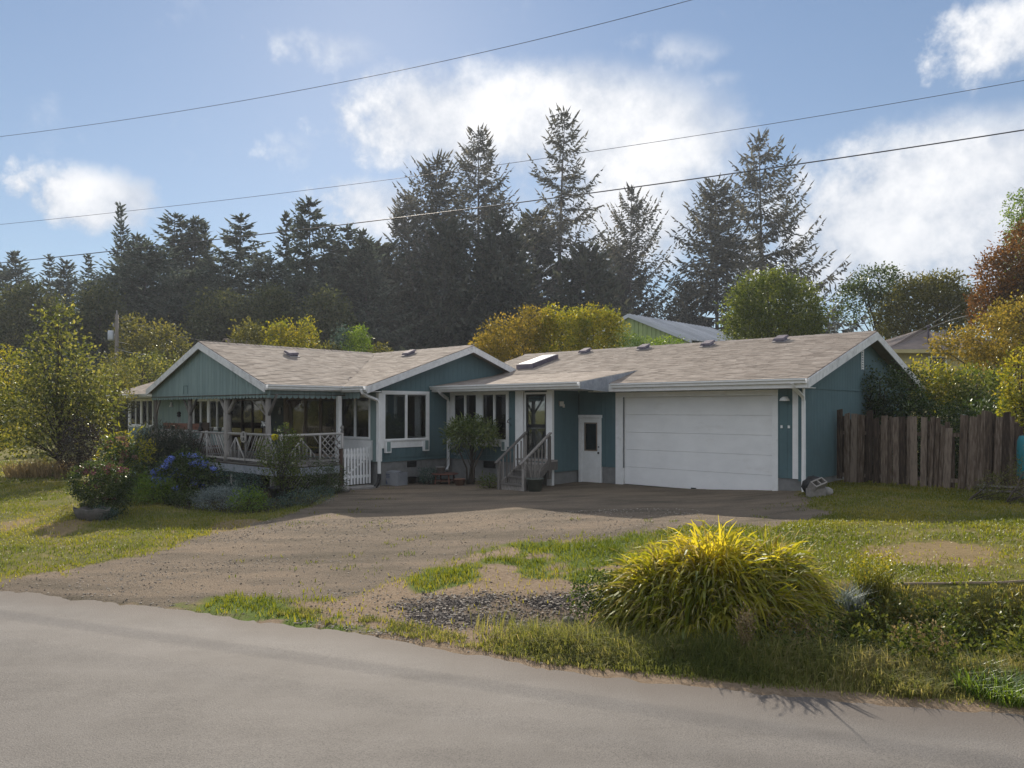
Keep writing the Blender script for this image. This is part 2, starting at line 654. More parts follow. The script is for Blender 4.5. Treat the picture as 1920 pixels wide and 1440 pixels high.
M['vent'] = surf('vent_metal', [(0.10, 0.085, 0.11), (0.19, 0.17, 0.20)], 0.8, 8.0, metal=0.0, bump=0.1, spec=.1)
M['ventcap'] = surf('vent_cap_metal', [(0.24, 0.23, 0.25), (0.34, 0.33, 0.35)], 0.85, 8.0, metal=0.0, spec=.1, bump=0.1)
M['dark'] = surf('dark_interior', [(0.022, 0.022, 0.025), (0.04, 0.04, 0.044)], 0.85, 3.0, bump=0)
M['black'] = surf('black_plastic', [(0.012, 0.012, 0.013), (0.03, 0.03, 0.03)], 0.5, 8.0, bump=0.1)
M['tan'] = surf('tan_curtain_cloth', [(0.27, 0.21, 0.155), (0.37, 0.30, 0.235)], 0.9, 2.0, (14, 14, 0.3), 0.4, 8, tint=0.2)
M['tanwood'] = surf('tan_door_trim', [(0.20, 0.15, 0.11), (0.28, 0.22, 0.17)], 0.8, 4.0, (3, 3, 0.5), 0.2, 40)
M['blind'] = surf('window_screen_cloth', [(0.20, 0.20, 0.19), (0.27, 0.27, 0.255)], 0.9, 3.0, (1, 1, 1), 0.2, 60)
M['darkscreen'] = surf('dark_window_screen', [(0.055, 0.065, 0.08), (0.075, 0.085, 0.10)], 0.85, 6.0, bump=0.1)
M['greendoor'] = surf('dark_green_door', [(0.018, 0.040, 0.042), (0.03, 0.055, 0.058)], 0.6, 3.0, bump=0.1)
M['terracotta'] = surf('terracotta', [(0.16, 0.09, 0.065), (0.25, 0.145, 0.105)], 0.85, 8.0, bump=0.2)
M['greypot'] = surf('grey_green_plastic', [(0.07, 0.085, 0.075), (0.11, 0.125, 0.11)], 0.6, 6.0, bump=0.1)
M['stone'] = surf('grey_stone', [(0.22, 0.21, 0.20), (0.38, 0.36, 0.33)], 0.9, 6.0, bump=0.6, bump_scale=25)
M['soil'] = surf('dark_soil', [(0.025, 0.02, 0.016), (0.06, 0.045, 0.035)], 1.0, 20.0, bump=0.8, bump_scale=60, spec=0.05)
M['cardboard'] = surf('white_cardboard', [(0.19, 0.20, 0.22), (0.27, 0.28, 0.30)], 0.85, 5.0, bump=0.1)
M['print'] = surf('blue_print', [(0.08, 0.10, 0.16), (0.13, 0.15, 0.22)], 0.8, 20.0, bump=0)
M['turquoise'] = surf('turquoise_plastic', [(0.015, 0.15, 0.18), (0.03, 0.21, 0.24)], 0.4, 4.0, bump=0.1)
M['metal'] = surf('galvanised_roof_sheet', [(0.42, 0.44, 0.47), (0.56, 0.58, 0.62)], 0.45, 1.0, (1, 1, 1), 0.05, 20, metal=0.55, tint=0.3)
M['greenwall'] = surf('pale_green_sheet_wall', [(0.30, 0.38, 0.17), (0.38, 0.46, 0.22)], 0.6, 2.0, bump=0.05, tint=0.3)
M['brownroof'] = surf('brown_far_roof', [(0.10, 0.075, 0.065), (0.17, 0.13, 0.11)], 0.95, 3.0, (1, 1, 1), 0.4, 60, tint=0.5)
M['neighroof'] = surf('grey_brown_roof', [(0.17, 0.14, 0.13), (0.24, 0.20, 0.185)], 0.95, 2.0, (1, 1, 1), 0.4, 60, tint=0.5)
M['yellowwall'] = surf('pale_yellow_siding', [(0.42, 0.36, 0.19), (0.52, 0.46, 0.26)], 0.8, 2.0, bump=0.1)
M['bark'] = surf('bark', [(0.035, 0.028, 0.022), (0.085, 0.07, 0.058)], 0.95, 5.0, (1, 1, 0.25), 0.8, 20)
M['greybark'] = surf('grey_conifer_bark', [(0.07, 0.06, 0.06), (0.14, 0.125, 0.12)], 0.95, 4.0, (1, 1, 0.3), 0.8, 16)
M['polewood'] = surf('utility_pole_wood', [(0.16, 0.14, 0.12), (0.27, 0.24, 0.21)], 0.9, 3.0, (4, 4, 0.5), 0.3, 20)
M['wire'] = surf('cable_sheath', [(0.07, 0.07, 0.075), (0.10, 0.10, 0.105)], 0.6, 2.0, bump=0)
M['palewire'] = surf('pale_service_cable', [(0.30, 0.29, 0.27), (0.40, 0.39, 0.37)], 0.6, 2.0, bump=0)
M['glass'] = glass_mat('window_glass', (0.85, 0.9, 0.9), 1.7)
M['lampglass'] = surf('frosted_lamp_glass', [(0.6, 0.58, 0.52), (0.7, 0.68, 0.62)], 0.3, 3.0, bump=0)
M['skyglass'] = surf('skylight_dome', [(0.62, 0.64, 0.68), (0.70, 0.72, 0.75)], 0.25, 1.0, bump=0, spec=0.6)

# ------------------------------------------------------------------ ground, driveway, road
def poly_sd(x, y, P):
    """signed distance to a polygon (positive inside), vectorised"""
    P = np.asarray(P, float)
    x, y = np.asarray(x, float), np.asarray(y, float)
    d = np.full(x.shape, 1e9)
    ins = np.zeros(x.shape, bool)
    n = len(P)
    for i in range(n):
        x0, y0 = P[i]
        x1, y1 = P[(i + 1) % n]
        ex, ey = x1 - x0, y1 - y0
        t = np.clip(((x - x0) * ex + (y - y0) * ey) / (ex * ex + ey * ey + 1e-12), 0, 1)
        d = np.minimum(d, np.hypot(x - x0 - t * ex, y - y0 - t * ey))
        c = ((y0 > y) != (y1 > y)) & (x < ex * (y - y0) / (ey + 1e-12) + x0)
        ins ^= c
    return np.where(ins, d, -d)


def gpoly(pts):
    return [tuple(ground_at(*p)[:2]) for p in pts]


G_DRIVE = gpoly([(-60, 1118), (0, 1088), (60, 1078), (130, 1064), (250, 1043), (330, 1022), (410, 1000), (480, 985), (540, 964), (600, 940), (650, 918), (690, 898),
                 (830, 888), (960, 895), (1090, 890), (1160, 892), (1300, 900), (1462, 912), (1500, 925), (1512, 948), (1560, 962), (1440, 985), (1320, 988), (1180, 1008),
                 (1040, 1014), (930, 1026), (860, 1052), (740, 1090), (680, 1118), (640, 1130), (560, 1126), (410, 1122), (350, 1150), (300, 1140), (150, 1125)])
G_DIRT = gpoly([(640, 1000), (960, 960), (1180, 1000), (1210, 1080), (1120, 1170), (900, 1215), (700, 1190), (560, 1180), (330, 1145), (430, 1120), (600, 1120)])
G_DARK = gpoly([(720, 1128), (800, 1112), (900, 1108), (1000, 1112), (1085, 1092), (1130, 1100), (1110, 1160), (1060, 1186), (950, 1190), (850, 1184), (740, 1168)])
G_GREEN = [gpoly(q) for q in ([(890, 1036), (935, 1022), (1010, 1013), (1100, 1020), (1180, 1006), (1230, 1010), (1200, 1085), (1090, 1090), (1080, 1060), (1040, 1062), (1030, 1085), (960, 1086), (945, 1060)],
                              [(770, 1080), (830, 1062), (890, 1056), (895, 1080), (850, 1104), (780, 1108)],
                              [(350, 1138), (390, 1122), (480, 1122), (560, 1132), (600, 1158), (520, 1166), (410, 1160)],
                              [(560, 1165), (620, 1160), (760, 1188), (860, 1196), (850, 1206), (700, 1192)])]
G_DRY = [gpoly(q) for q in ([(40, 992), (100, 978), (150, 975), (160, 990), (90, 1005)], [(1640, 1030), (1760, 1018), (1880, 1030), (1860, 1058), (1660, 1062)],
                            [(0, 985), (60, 975), (50, 990), (0, 1000)], [(380, 990), (440, 975), (500, 980), (420, 1002)])]
G_BED = gpoly([(240, 905), (330, 950), (440, 965), (520, 960), (600, 940), (650, 915), (560, 880), (380, 870), (260, 880)])


def masks(x, y):
    """weights of gravel, dark stones, bare dirt, lush green, dry grass, bed at ground points"""
    j = (fnoise(x, y, 0.9) - 0.5) * 0.9 + (fnoise(x, y, 5.0, 3) - 0.5) * 0.35
    s = y - road_edge(x)
    drive = sstep(poly_sd(x, y, G_DRIVE) + j * 0.8, -0.22, 0.22)
    dirt = sstep(poly_sd(x, y, G_DIRT) + j, -0.3, 0.3)
    dark = sstep(poly_sd(x, y, G_DARK) + j * 1.3, -0.35, 0.5) * (0.45 + 0.55 * sstep(fnoise(x, y, 2.6, 4), 0.38, 0.58))
    green = np.zeros_like(x)
    for p in G_GREEN:
        green = np.maximum(green, sstep(poly_sd(x, y, p) + j * 1.5, -0.45, 0.45))
    green = green * sstep(fnoise(x, y, 2.0, 4) + 0.10, 0.36, 0.60)
    dry = np.zeros_like(x)
    for p in G_DRY:
        dry = np.maximum(dry, sstep(poly_sd(x, y, p) + j * 1.2, -0.4, 0.3))
    bed = sstep(poly_sd(x, y, G_BED) + j * 0.6, -0.2, 0.2)
    edge = sstep(0.30 + j * 0.5 - s, -0.12, 0.12) * (s > -0.3)
    drive = np.maximum(drive * (1 - green), 0)
    bare = np.maximum(dirt * (1 - green), edge * (1 - green * 0.5)) * (1 - drive)
    return drive, dark * (1 - green), bare, green, dry, bed


def grow(a, b, step, ratio=1.35, far=1400.0):
    c = list(np.arange(a, b, step))
    s, v = step, c[-1]
    while v < far:
        s *= ratio
        v += s
        c.append(v)
    s, v = step, a
    lo = []
    while v > -far:
        s *= ratio
        v -= s
        lo.append(v)
    return np.array(lo[::-1] + c)


gx = grow(-24.0, 14.0, 0.13)
gy = grow(4.6, 24.5, 0.13)
GX, GY = np.meshgrid(gx, gy)
GZ = height(GX, GY)
md, mk, mb_, mg, my, me_ = masks(GX, GY)
nxg, nyg = len(gx), len(gy)
V = np.stack([GX, GY, GZ], -1).reshape(-1, 3)
ii = (np.arange(nyg - 1)[:, None] * nxg + np.arange(nxg - 1)[None, :]).ravel()
Fq = np.stack([ii, ii + 1, ii + nxg + 1, ii + nxg], -1)
fc = (md.ravel()[Fq].mean(1) + 0.0) > 0.5


def sub_mesh(name, faces, mat):
    used, inv = np.unique(faces.ravel(), return_inverse=True)
    m = MB()
    m.arr(V[used], inv.reshape(-1, 4), 0.5)
    me = m.mesh(name, mat, True)
    for nm, arr in (('gravel', md), ('stones', mk), ('bare', mb_), ('lush', mg), ('dry', my), ('bed', me_)):
        a = me.attributes.new(nm, 'FLOAT', 'POINT')
        a.data.foreach_set('value', arr.ravel()[used].astype(np.float32))
    return me


def ground_material():
    m, nt, N, L = new_mat('soil_grass_gravel')
    out = N.new('ShaderNodeOutputMaterial')
    b = N.new('ShaderNodeBsdfPrincipled')
    b.inputs['Roughness'].default_value = 1.0
    b.inputs['Specular IOR Level'].default_value = 0.1
    tc = N.new('ShaderNodeTexCoord')

    def noise(scale, detail=5, rough=0.6):
        n = N.new('ShaderNodeTexNoise')
        n.inputs['Scale'].default_value = scale
        n.inputs['Detail'].default_value = detail
        n.inputs['Roughness'].default_value = rough
        L.new(tc.outputs['Object'], n.inputs['Vector'])
        return n.outputs['Fac']

    def attr(nm):
        a = N.new('ShaderNodeAttribute')
        a.attribute_name = nm
        return a.outputs['Fac']

    def ramp(f, stops):
        r = ramp_node(N, stops)
        L.new(f, r.inputs[0])
        return r.outputs[0]

    def mix(f, a, c):
        n = N.new('ShaderNodeMix')
        n.data_type = 'RGBA'
        L.new(f, n.inputs['Factor'])
        L.new(a, n.inputs['A'])
        L.new(c, n.inputs['B'])
        return n.outputs['Result']

    def soft(f, other, k=0.5):            # break a weight up with noise
        a = N.new('ShaderNodeMath')
        a.operation = 'MULTIPLY_ADD'
        L.new(other, a.inputs[0])
        a.inputs[1].default_value = k
        a.inputs[2].default_value = -k / 2
        c = N.new('ShaderNodeMath')
        c.operation = 'ADD'
        L.new(f, c.inputs[0])
        L.new(a.outputs[0], c.inputs[1])
        r = N.new('ShaderNodeMapRange')
        r.inputs['From Min'].default_value = 0.3
        r.inputs['From Max'].default_value = 0.7
        L.new(c.outputs[0], r.inputs['Value'])
        return r.outputs[0]

    mpr = N.new('ShaderNodeMapping')
    mpr.inputs['Rotation'].default_value = (0, 0, R(-55))
    mpr.inputs['Scale'].default_value = (0.35, 1.3, 1.0)
    L.new(tc.outputs['Object'], mpr.inputs[0])
    n2_ = N.new('ShaderNodeTexNoise')
    n2_.inputs['Scale'].default_value = 1.1
    n2_.inputs['Detail'].default_value = 6
    n2_.inputs['Roughness'].default_value = 0.65
    L.new(mpr.outputs[0], n2_.inputs['Vector'])
    nb2 = n2_.outputs['Fac']
    nb, nm_, nf, nff = noise(0.35), noise(2.2), noise(14, 6, 0.7), noise(70, 4, 0.7)
    nmx = N.new('ShaderNodeMix')
    nmx.inputs['Factor'].default_value = 0.5
    L.new(nm_, nmx.inputs['A'])
    L.new(noise(0.8, 6, 0.65), nmx.inputs['B'])
    nmix = nmx.outputs['Result']
    grass = ramp(nmix, [(0.30, (0.060, 0.072, 0.018)), (0.48, (0.13, 0.128, 0.034)), (0.60, (0.20, 0.165, 0.065)), (0.72, (0.27, 0.205, 0.11))])
    lush = ramp(nf, [(0.3, (0.07, 0.11, 0.018)), (0.7, (0.12, 0.165, 0.028))])
    dry = ramp(nf, [(0.3, (0.17, 0.13, 0.065)), (0.7, (0.27, 0.20, 0.11))])
    bare = ramp(nf, [(0.25, (0.16, 0.115, 0.075)), (0.5, (0.235, 0.175, 0.12)), (0.75, (0.32, 0.25, 0.18))])
    grav = ramp(nff, [(0.30, (0.075, 0.062, 0.050)), (0.45, (0.165, 0.136, 0.106)), (0.58, (0.215, 0.178, 0.140)), (0.70, (0.36, 0.31, 0.25))])
    stones = ramp(nff, [(0.3, (0.03, 0.027, 0.026)), (0.6, (0.085, 0.075, 0.07)), (0.75, (0.17, 0.15, 0.135))])
    bed = ramp(nf, [(0.3, (0.02, 0.018, 0.012)), (0.7, (0.055, 0.05, 0.028))])
    gb = N.new('ShaderNodeMix')
    gb.data_type = 'RGBA'
    gb.blend_type = 'MULTIPLY'
    gb.inputs['Factor'].default_value = 1.0
    L.new(grav, gb.inputs['A'])
    L.new(ramp(nb2, [(0.34, (0.58, 0.59, 0.56)), (0.5, (0.92, 0.90, 0.87)), (0.64, (1.20, 1.13, 1.05))]), gb.inputs['B'])
    c = mix(soft(attr('bare'), nm_, 0.7), grass, bare)
    c = mix(soft(attr('dry'), nf, 0.8), c, dry)
    c = mix(soft(attr('gravel'), nf, 0.5), c, gb.outputs['Result'])
    c = mix(soft(attr('lush'), nf, 0.7), c, lush)
    c = mix(soft(attr('stones'), nf, 1.0), c, stones)
    c = mix(soft(attr('bed'), nf, 0.6), c, bed)
    L.new(c, b.inputs['Base Color'])
    h = N.new('ShaderNodeMath')
    h.operation = 'ADD'
    L.new(nf, h.inputs[0])
    L.new(nff, h.inputs[1])
    bp = N.new('ShaderNodeBump')
    bp.inputs['Strength'].default_value = 0.8
    bp.inputs['Distance'].default_value = 0.025
    L.new(h.outputs[0], bp.inputs['Height'])
    L.new(bp.outputs[0], b.inputs['Normal'])
    L.new(b.outputs[0], out.inputs[0])
    return m


M['ground'] = ground_material()
o = obj('ground', sub_mesh('ground', Fq[~fc], M['ground']), None)
o['kind'] = 'structure'
o = obj('driveway', sub_mesh('driveway', Fq[fc], M['ground']), None)
o['kind'] = 'structure'


def road_material():
    m, nt, N, L = new_mat('worn_asphalt')
    out = N.new('ShaderNodeOutputMaterial')
    b = N.new('ShaderNodeBsdfPrincipled')
    b.inputs['Roughness'].default_value = 0.85
    b.inputs['Specular IOR Level'].default_value = 0.25
    tc = N.new('ShaderNodeTexCoord')
    mp = N.new('ShaderNodeMapping')
    mp.inputs['Rotation'].default_value = (0, 0, R(22))
    mp.inputs['Scale'].default_value = (0.10, 1.0, 1.0)
    L.new(tc.outputs['Object'], mp.inputs[0])

    def noise(vec, scale, d=5, r=0.6):
        n = N.new('ShaderNodeTexNoise')
        n.inputs['Scale'].default_value = scale
        n.inputs['Detail'].default_value = d
        n.inputs['Roughness'].default_value = r
        L.new(vec, n.inputs['Vector'])
        return n.outputs['Fac']
    streak = noise(mp.outputs[0], 1.1, 4)
    patch = noise(tc.outputs['Object'], 1.1, 6, 0.7)
    fine = noise(tc.outputs['Object'], 90, 3, 0.7)
    vor = N.new('ShaderNodeTexVoronoi')
    vor.inputs['Scale'].default_value = 75
    L.new(tc.outputs['Object'], vor.inputs['Vector'])
    a = N.new('ShaderNodeMath')
    a.operation = 'MULTIPLY_ADD'
    L.new(streak, a.inputs[0])
    a.inputs[1].default_value = 1.0
    L.new(patch, a.inputs[2])
    rp = ramp_node(N, [(0.30, (0.088, 0.082, 0.078)), (0.45, (0.124, 0.116, 0.109)), (0.65, (0.160, 0.151, 0.143))])
    hf = N.new('ShaderNodeMath')
    hf.operation = 'MULTIPLY'
    L.new(a.outputs[0], hf.inputs[0])
    hf.inputs[1].default_value = 0.5
    L.new(hf.outputs[0], rp.inputs[0])
    ml = N.new('ShaderNodeMix')
    ml.data_type = 'RGBA'
    ml.blend_type = 'MULTIPLY'
    ml.inputs['Factor'].default_value = 0.9
    L.new(rp.outputs[0], ml.inputs['A'])
    r2 = ramp_node(N, [(0.28, (0.42, 0.41, 0.40)), (0.45, (1, 1, 1)), (0.66, (1.42, 1.40, 1.36))])
    L.new(fine, r2.inputs[0])
    L.new(r2.outputs[0], ml.inputs['B'])
    at = N.new('ShaderNodeAttribute')
    at.attribute_name = 'edge'
    mx = N.new('ShaderNodeMix')
    mx.data_type = 'RGBA'
    L.new(at.outputs['Fac'], mx.inputs['Factor'])
    L.new(ml.outputs['Result'], mx.inputs['A'])
    mx.inputs['B'].default_value = (0.105, 0.088, 0.076, 1)
    L.new(mx.outputs['Result'], b.inputs['Base Color'])
    bp = N.new('ShaderNodeBump')
    bp.inputs['Strength'].default_value = 0.3
    bp.inputs['Distance'].default_value = 0.008
    L.new(vor.outputs['Distance'], bp.inputs['Height'])
    L.new(bp.outputs[0], b.inputs['Normal'])
    L.new(b.outputs[0], out.inputs[0])
    return m


M['road'] = road_material()
rx = np.concatenate([np.arange(-60, -12, 0.5), np.arange(-12, 8, 0.06), np.arange(8, 41, 0.5)])
ro = np.array([0, 0.06, 0.12, 0.2, 0.3, 0.45, 0.65, 0.9, 1.3, 1.8, 2.4, 3.2, 4.2, 5.4, 7, 9, 11.5])
RX, RO = np.meshgrid(rx, ro)
rag = (fnoise(RX, RX * 0 + 3, 2.2, 5) - 0.5) * 0.34 + (fnoise(RX, RX * 0 + 8, 9.0, 3) - 0.5) * 0.12
RY = road_edge(RX) - 0.03 - RO + np.minimum(rag, 0.06) * np.exp(-RO * 1.2)
RZ = ROAD_Z + 0.004 + 0.01 * (fnoise(RX, RY, 0.5, 2) - 0.5) + 0.03 * sstep(RO, 0, 3.0)
m = MB()
i0 = (np.arange(len(ro) - 1)[:, None] * len(rx) + np.arange(len(rx) - 1)[None, :]).ravel()
m.arr(np.stack([RX, RY, RZ], -1).reshape(-1, 3), np.stack([i0, i0 + len(rx), i0 + len(rx) + 1, i0 + 1], -1), 0.5)
me = m.mesh('road', M['road'], True)
a = me.attributes.new('edge', 'FLOAT', 'POINT')
ev = np.clip(1.15 - RO / (0.30 + 0.5 * fnoise(RX, RO, 1.3, 3)), 0, 1) * 0.8
# wear lines along the wheel tracks
ev = np.maximum(ev, 0.30 * np.exp(-((RO - 1.15) / 0.12) ** 2) * sstep(fnoise(RX, RO, 0.5, 3), 0.40, 0.65))
a.data.foreach_set('value', ev.ravel().astype(np.float32))
o = obj('road', me, None)
o['kind'] = 'structure'

# ------------------------------------------------------------------ the house
HO = (-14.0, 17.0, 0.0)
house = thing_uv('house', 'low teal wooden house with white trim, grey shingled gables, porch and wide garage door', 'house', HO)


def spans(z0, z1, holes):
    out = [(z0, z1)]
    for a, b in holes:
        nxt = []
        for p, q in out:
            if b <= p or a >= q:
                nxt.append((p, q))
                continue
            if a > p:
                nxt.append((p, a))
            if b < q:
                nxt.append((b, q))
        out = nxt
    return out


def P3(plane, c, a, z):
    return (c, a, z) if plane == 'u' else (a, c, z)


def siding(plane, c, out, a0, a1, zb, top, holes=(), mat='teal', width=0.203, boards=True):
    """a wall with its vertical siding boards; openings stay open"""
    wall = MB()
    cuts = sorted(set([a0, a1] + [h[0] for h in holes] + [h[1] for h in holes]))
    cuts = [q for q in cuts if a0 - 1e-6 <= q <= a1 + 1e-6]
    grid = []
    k = a0
    while k < a1 - 0.03:
        grid.append(k)
        k += width
    edges = sorted(set([round(q, 4) for q in grid + cuts]))
    e2 = [edges[0]]
    for q in edges[1:]:
        if q - e2[-1] > 0.035:
            e2.append(q)
        elif q in [round(t, 4) for t in cuts]:
            e2[-1] = q
    edges = e2
    if edges[-1] < a1 - 0.01:
        edges.append(a1)
    cells = []
    for p, q in zip(edges[:-1], edges[1:]):
        mid = (p + q) / 2
        hh = [(h[2], h[3]) for h in holes if h[0] - 1e-4 <= mid <= h[1] + 1e-4]
        zt = min(top(p), top(q))
        for z0, z1 in spans(zb, max(zt, zb + 0.01), hh):
            full = abs(z1 - max(zt, zb + 0.01)) < 1e-6
            cells.append((p, q, z0, top(p) if full else z1, top(q) if full else z1))
    for p, q, z0, zp, zq in cells:
        for_pts = [P3(plane, c, p, z0), P3(plane, c, q, z0), P3(plane, c, q, zq), P3(plane, c, p, zp)]
        d = (-out * 0.07, 0, 0) if plane == 'u' else (0, -out * 0.07, 0)
        wall.prism(for_pts, d, 0.5)
    wo = obj('wall', wall, M[mat], house)
    if boards:
        for p, q, z0, zp, zq in cells:
            b = MB()
            g = 0.003
            if q - p < 3 * g:
                continue
            f = lambda t: zp + (zq - zp) * (t - p) / (q - p)
            b.prism([P3(plane, c, p + g, z0), P3(plane, c, q - g, z0), P3(plane, c, q - g, f(q - g)), P3(plane, c, p + g, f(p + g))],
                    (out * 0.009, 0, 0) if plane == 'u' else (0, out * 0.009, 0))
            obj('siding_board', b, M[mat], wo)
    return wo


MAIN_RIDGE_V, MAIN_Z, MAIN_S = 17.8, 4.37, 0.333
GAR_RIDGE_V, GAR_Z, GAR_S = 22.7, 4.42, 0.29
WING_U, WING_Z, WING_S = -23.6, 4.37, 0.35
main_top = lambda v: MAIN_Z - MAIN_S * abs(v - MAIN_RIDGE_V)
gar_top = lambda v: GAR_Z - GAR_S * abs(v - GAR_RIDGE_V)
wing_top = lambda u: WING_Z - WING_S * abs(u - WING_U)
porch_top = lambda v: 2.97 + 0.15 * (v - 16.3)

# openings
GD = (-12.37, -7.88, -1, 2.57)
MD = (-13.97, -13.13, -1, 2.03)
W2 = (-18.46, -15.78, 1.04, 2.79)
ED = (-15.12, -14.14, 0.74, 2.74)
MW = (14.23, 16.16, 1.0, 2.79)
siding('v', 18.2, -1, -14.0, -7.14, 0.5, lambda u: 2.98, [GD, MD])
siding('u', -7.14, 1, 18.13, 27.2, 0.45, lambda v: gar_top(v) - 0.15)
siding('v', 17.0, -1, -18.6, -14.0, 0.6, lambda u: 2.92, [W2, ED])
siding('u', -14.0, 1, 17.0, 18.2, 0.35, lambda v: 2.95)
siding('u', -18.6, 1, 14.18, 21.4, 0.6, lambda v: main_top(v) - 0.15, [MW])
RW = (-20.72, -19.08, 1.25, 2.66)
WM = (-31.55, -28.62, 1.36, 2.66)
WL = (-38.44, -35.62, 1.36, 2.72)
SL = (-28.3, -25.55, 0.62, 2.6)
GDR = (-25.1, -24.12, 0.62, 2.6)
BAY = (-23.75, -20.95, 0.62, 2.62)
siding('v', 14.18, -1, -38.5, -18.6, 0.58, lambda u: 2.9, [WL, WM, SL, GDR, BAY, RW], mat='lit_teal')

back = MB()
back.box((-38.5, 21.4, 0.5), (-20.0, 21.33, 2.95))
back.box((-38.5, 14.25, 0.5), (-38.43, 21.33, 2.95))
back.prism([(-38.5, 14.25, 2.95), (-38.5, 21.33, 2.95), (-38.5, 17.8, 4.2)], (0.07, 0, 0))
back.box((-20.0, 27.2, 0.4), (-7.22, 27.13, 2.95))
back.box((-20.0, 21.5, 0.4), (-19.93, 27.1, 2.95))
obj('rear_wall', back, M['teal'], house)

fnd = MB()
fnd.box((-38.42, 14.22, -0.5), (-18.64, 21.36, 0.578))
fnd.box((-18.62, 17.04, -0.5), (-14.05, 27.1, 0.598))
fnd.box((-14.04, 18.4, -0.5), (-7.2, 27.1, 0.02))
fnd.box((-7.86, 18.215, -0.4), (-7.17, 18.35, 0.498))
fnd.box((-13.11, 18.215, -0.4), (-12.39, 18.35, 0.498))
fnd.box((-7.30, 18.36, -0.4), (-7.16, 27.1, 0.448))
fnd.box((-18.63, 14.23, -0.5), (-18.605, 17.0, 0.598))
fo = obj('foundation', fnd, M['concrete'], house)
# block courses seen under the gable wall
for r_ in range(3):
    z0 = -0.02 + r_ * 0.2
    k = 14.25 + (0.2 if r_ % 2 else 0.0)
    while k < 16.95:
        b = MB()
        b.box((-18.605, k, z0), (-18.597, min(k + 0.395, 16.98), z0 + 0.196))
        obj('foundation_block', b, M['concrete'], fo)
        k += 0.4
for (v0, v1, z0, z1) in ((15.24, 15.62, 0.36, 0.55),):
    b = MB()
    b.box((-18.592, v0, z0), (-18.58, v1, z1))
    for q in range(4):
        b.box((-18.58, v0, z0 + 0.02 + q * 0.045), (-18.565, v1, z0 + 0.035 + q * 0.045))
    obj('foundation_vent', b, M['black'], house)
b = MB()
b.box((-16.9, 17.03, 0.34), (-16.4, 17.0, 0.56))
for q in range(4):
    b.box((-16.9, 16.985, 0.36 + q * 0.05), (-16.4, 17.0, 0.375 + q * 0.05))
obj('foundation_vent', b, M['black'], house)
# dropped belly band under the boards
for a_, b_ in (((-18.582, 14.18, 0.70), (-18.568, 16.99, 0.735)), ((-18.582, 14.18, 0.575), (-18.560, 16.99, 0.605)), ((-18.55, 16.975, 0.70), (-15.45, 16.962, 0.735)),
               ((-18.55, 16.975, 0.575), (-15.45, 16.958, 0.605)), ((-7.129, 18.2, 2.72), (-7.112, 27.0, 2.74))):
    b = MB()
    b.box(a_, b_)
    obj('siding_seam', b, M['teal'], house)


# ------------------------------------------------------------------ roofs
def roof_slab(corners, thick=0.13):
    b = MB()
    b.prism(corners, (0, 0, -thick))
    return b


def shingles(roof, p0, ea, eb, la, lb, keep=None, seed=1, butt=0.014):
    """courses of tabs on a slope: p0 eave corner, ea along the eave, eb up the slope"""
    rs = np.random.RandomState(seed)
    p0, ea, eb = np.array(p0, float), np.array(ea, float), np.array(eb, float)
    nn = np.cross(ea, eb)
    nn /= np.linalg.norm(nn)
    if nn[2] < 0:
        nn = -nn
    V, T = [], []
    exp = 0.142
    rows = int(lb / exp) + 1
    for r in range(rows):
        a = -rs.uniform(0, 0.3)
        while a < la:
            w = rs.uniform(0.2, 0.38)
            a0, a1 = max(a, 0), min(a + w - 0.006, la)
            a += w
            if a1 - a0 < 0.03:
                continue
            b0 = r * exp + rs.uniform(-0.006, 0.006)
            b1 = min((r + 1) * exp + 0.02, lb)
            if b0 >= b1:
                continue
            if keep is not None:
                c = p0 + ea * (a0 + a1) / 2 + eb * b0
                if not keep(*c):
                    continue
            h = butt * rs.uniform(.85, 1.35)
            q = [p0 + ea * a0 + eb * b0 + nn * h, p0 + ea * a1 + eb * b0 + nn * h, p0 + ea * a1 + eb * b1 + nn * 0.003, p0 + ea * a0 + eb * b1 + nn * 0.003,
                 p0 + ea * a0 + eb * b0, p0 + ea * a1 + eb * b0]
            V.append(q)
            T.append(rs.uniform(0, 1))
    n = len(V)
    base = np.arange(n)[:, None] * 6
    F = np.concatenate([base + [0, 1, 2, 3], base + [4, 5, 1, 0]], 0)
    m = MB()
    m.arr(np.array(V).reshape(-1, 3), F, np.concatenate([T, T]))
    return obj('shingles', m, M['shingle'], roof, kind='stuff')


def ridge_caps(roof, p, q, n_across):
    p, q = Vector(p), Vector(q)
    d = (q - p)
    ln = d.length
    d.normalize()
    m = MB()
    k = 0.0
    s = Vector(n_across)
    while k < ln:
        e = min(k + 0.32, ln)
        a0, a1 = p + d * k, p + d * e
        zu = 0.035 + random.uniform(0, 0.01)
        m.prism([a0 + s * 0.15 + Vector((0, 0, -0.038)), a0 + Vector((0, 0, zu)), a0 - s * 0.15 + Vector((0, 0, -0.038)), a0 + Vector((0, 0, zu - 0.03))], (a1 - a0) * 0.98 + Vector((0, 0, -0.012)))
        k += 0.16
    obj('ridge_cap', m, M['shingle'], roof, kind='stuff')


def slope_dir(run, rise):
    l = math.hypot(run, rise)
    return run / l, rise / l, l


def board_along(name, p, q, h, t, parent, mat, drop=0.0):
    """fascia: a board of height h under the line p-q, t thick"""
    m = MB()
    m.prism([Vector(p) + Vector((0, 0, -drop)), Vector(q) + Vector((0, 0, -drop)), Vector(q) + Vector((0, 0, -drop - h)), Vector(p) + Vector((0, 0, -drop - h))], t)
    return obj(name, m, mat, parent)


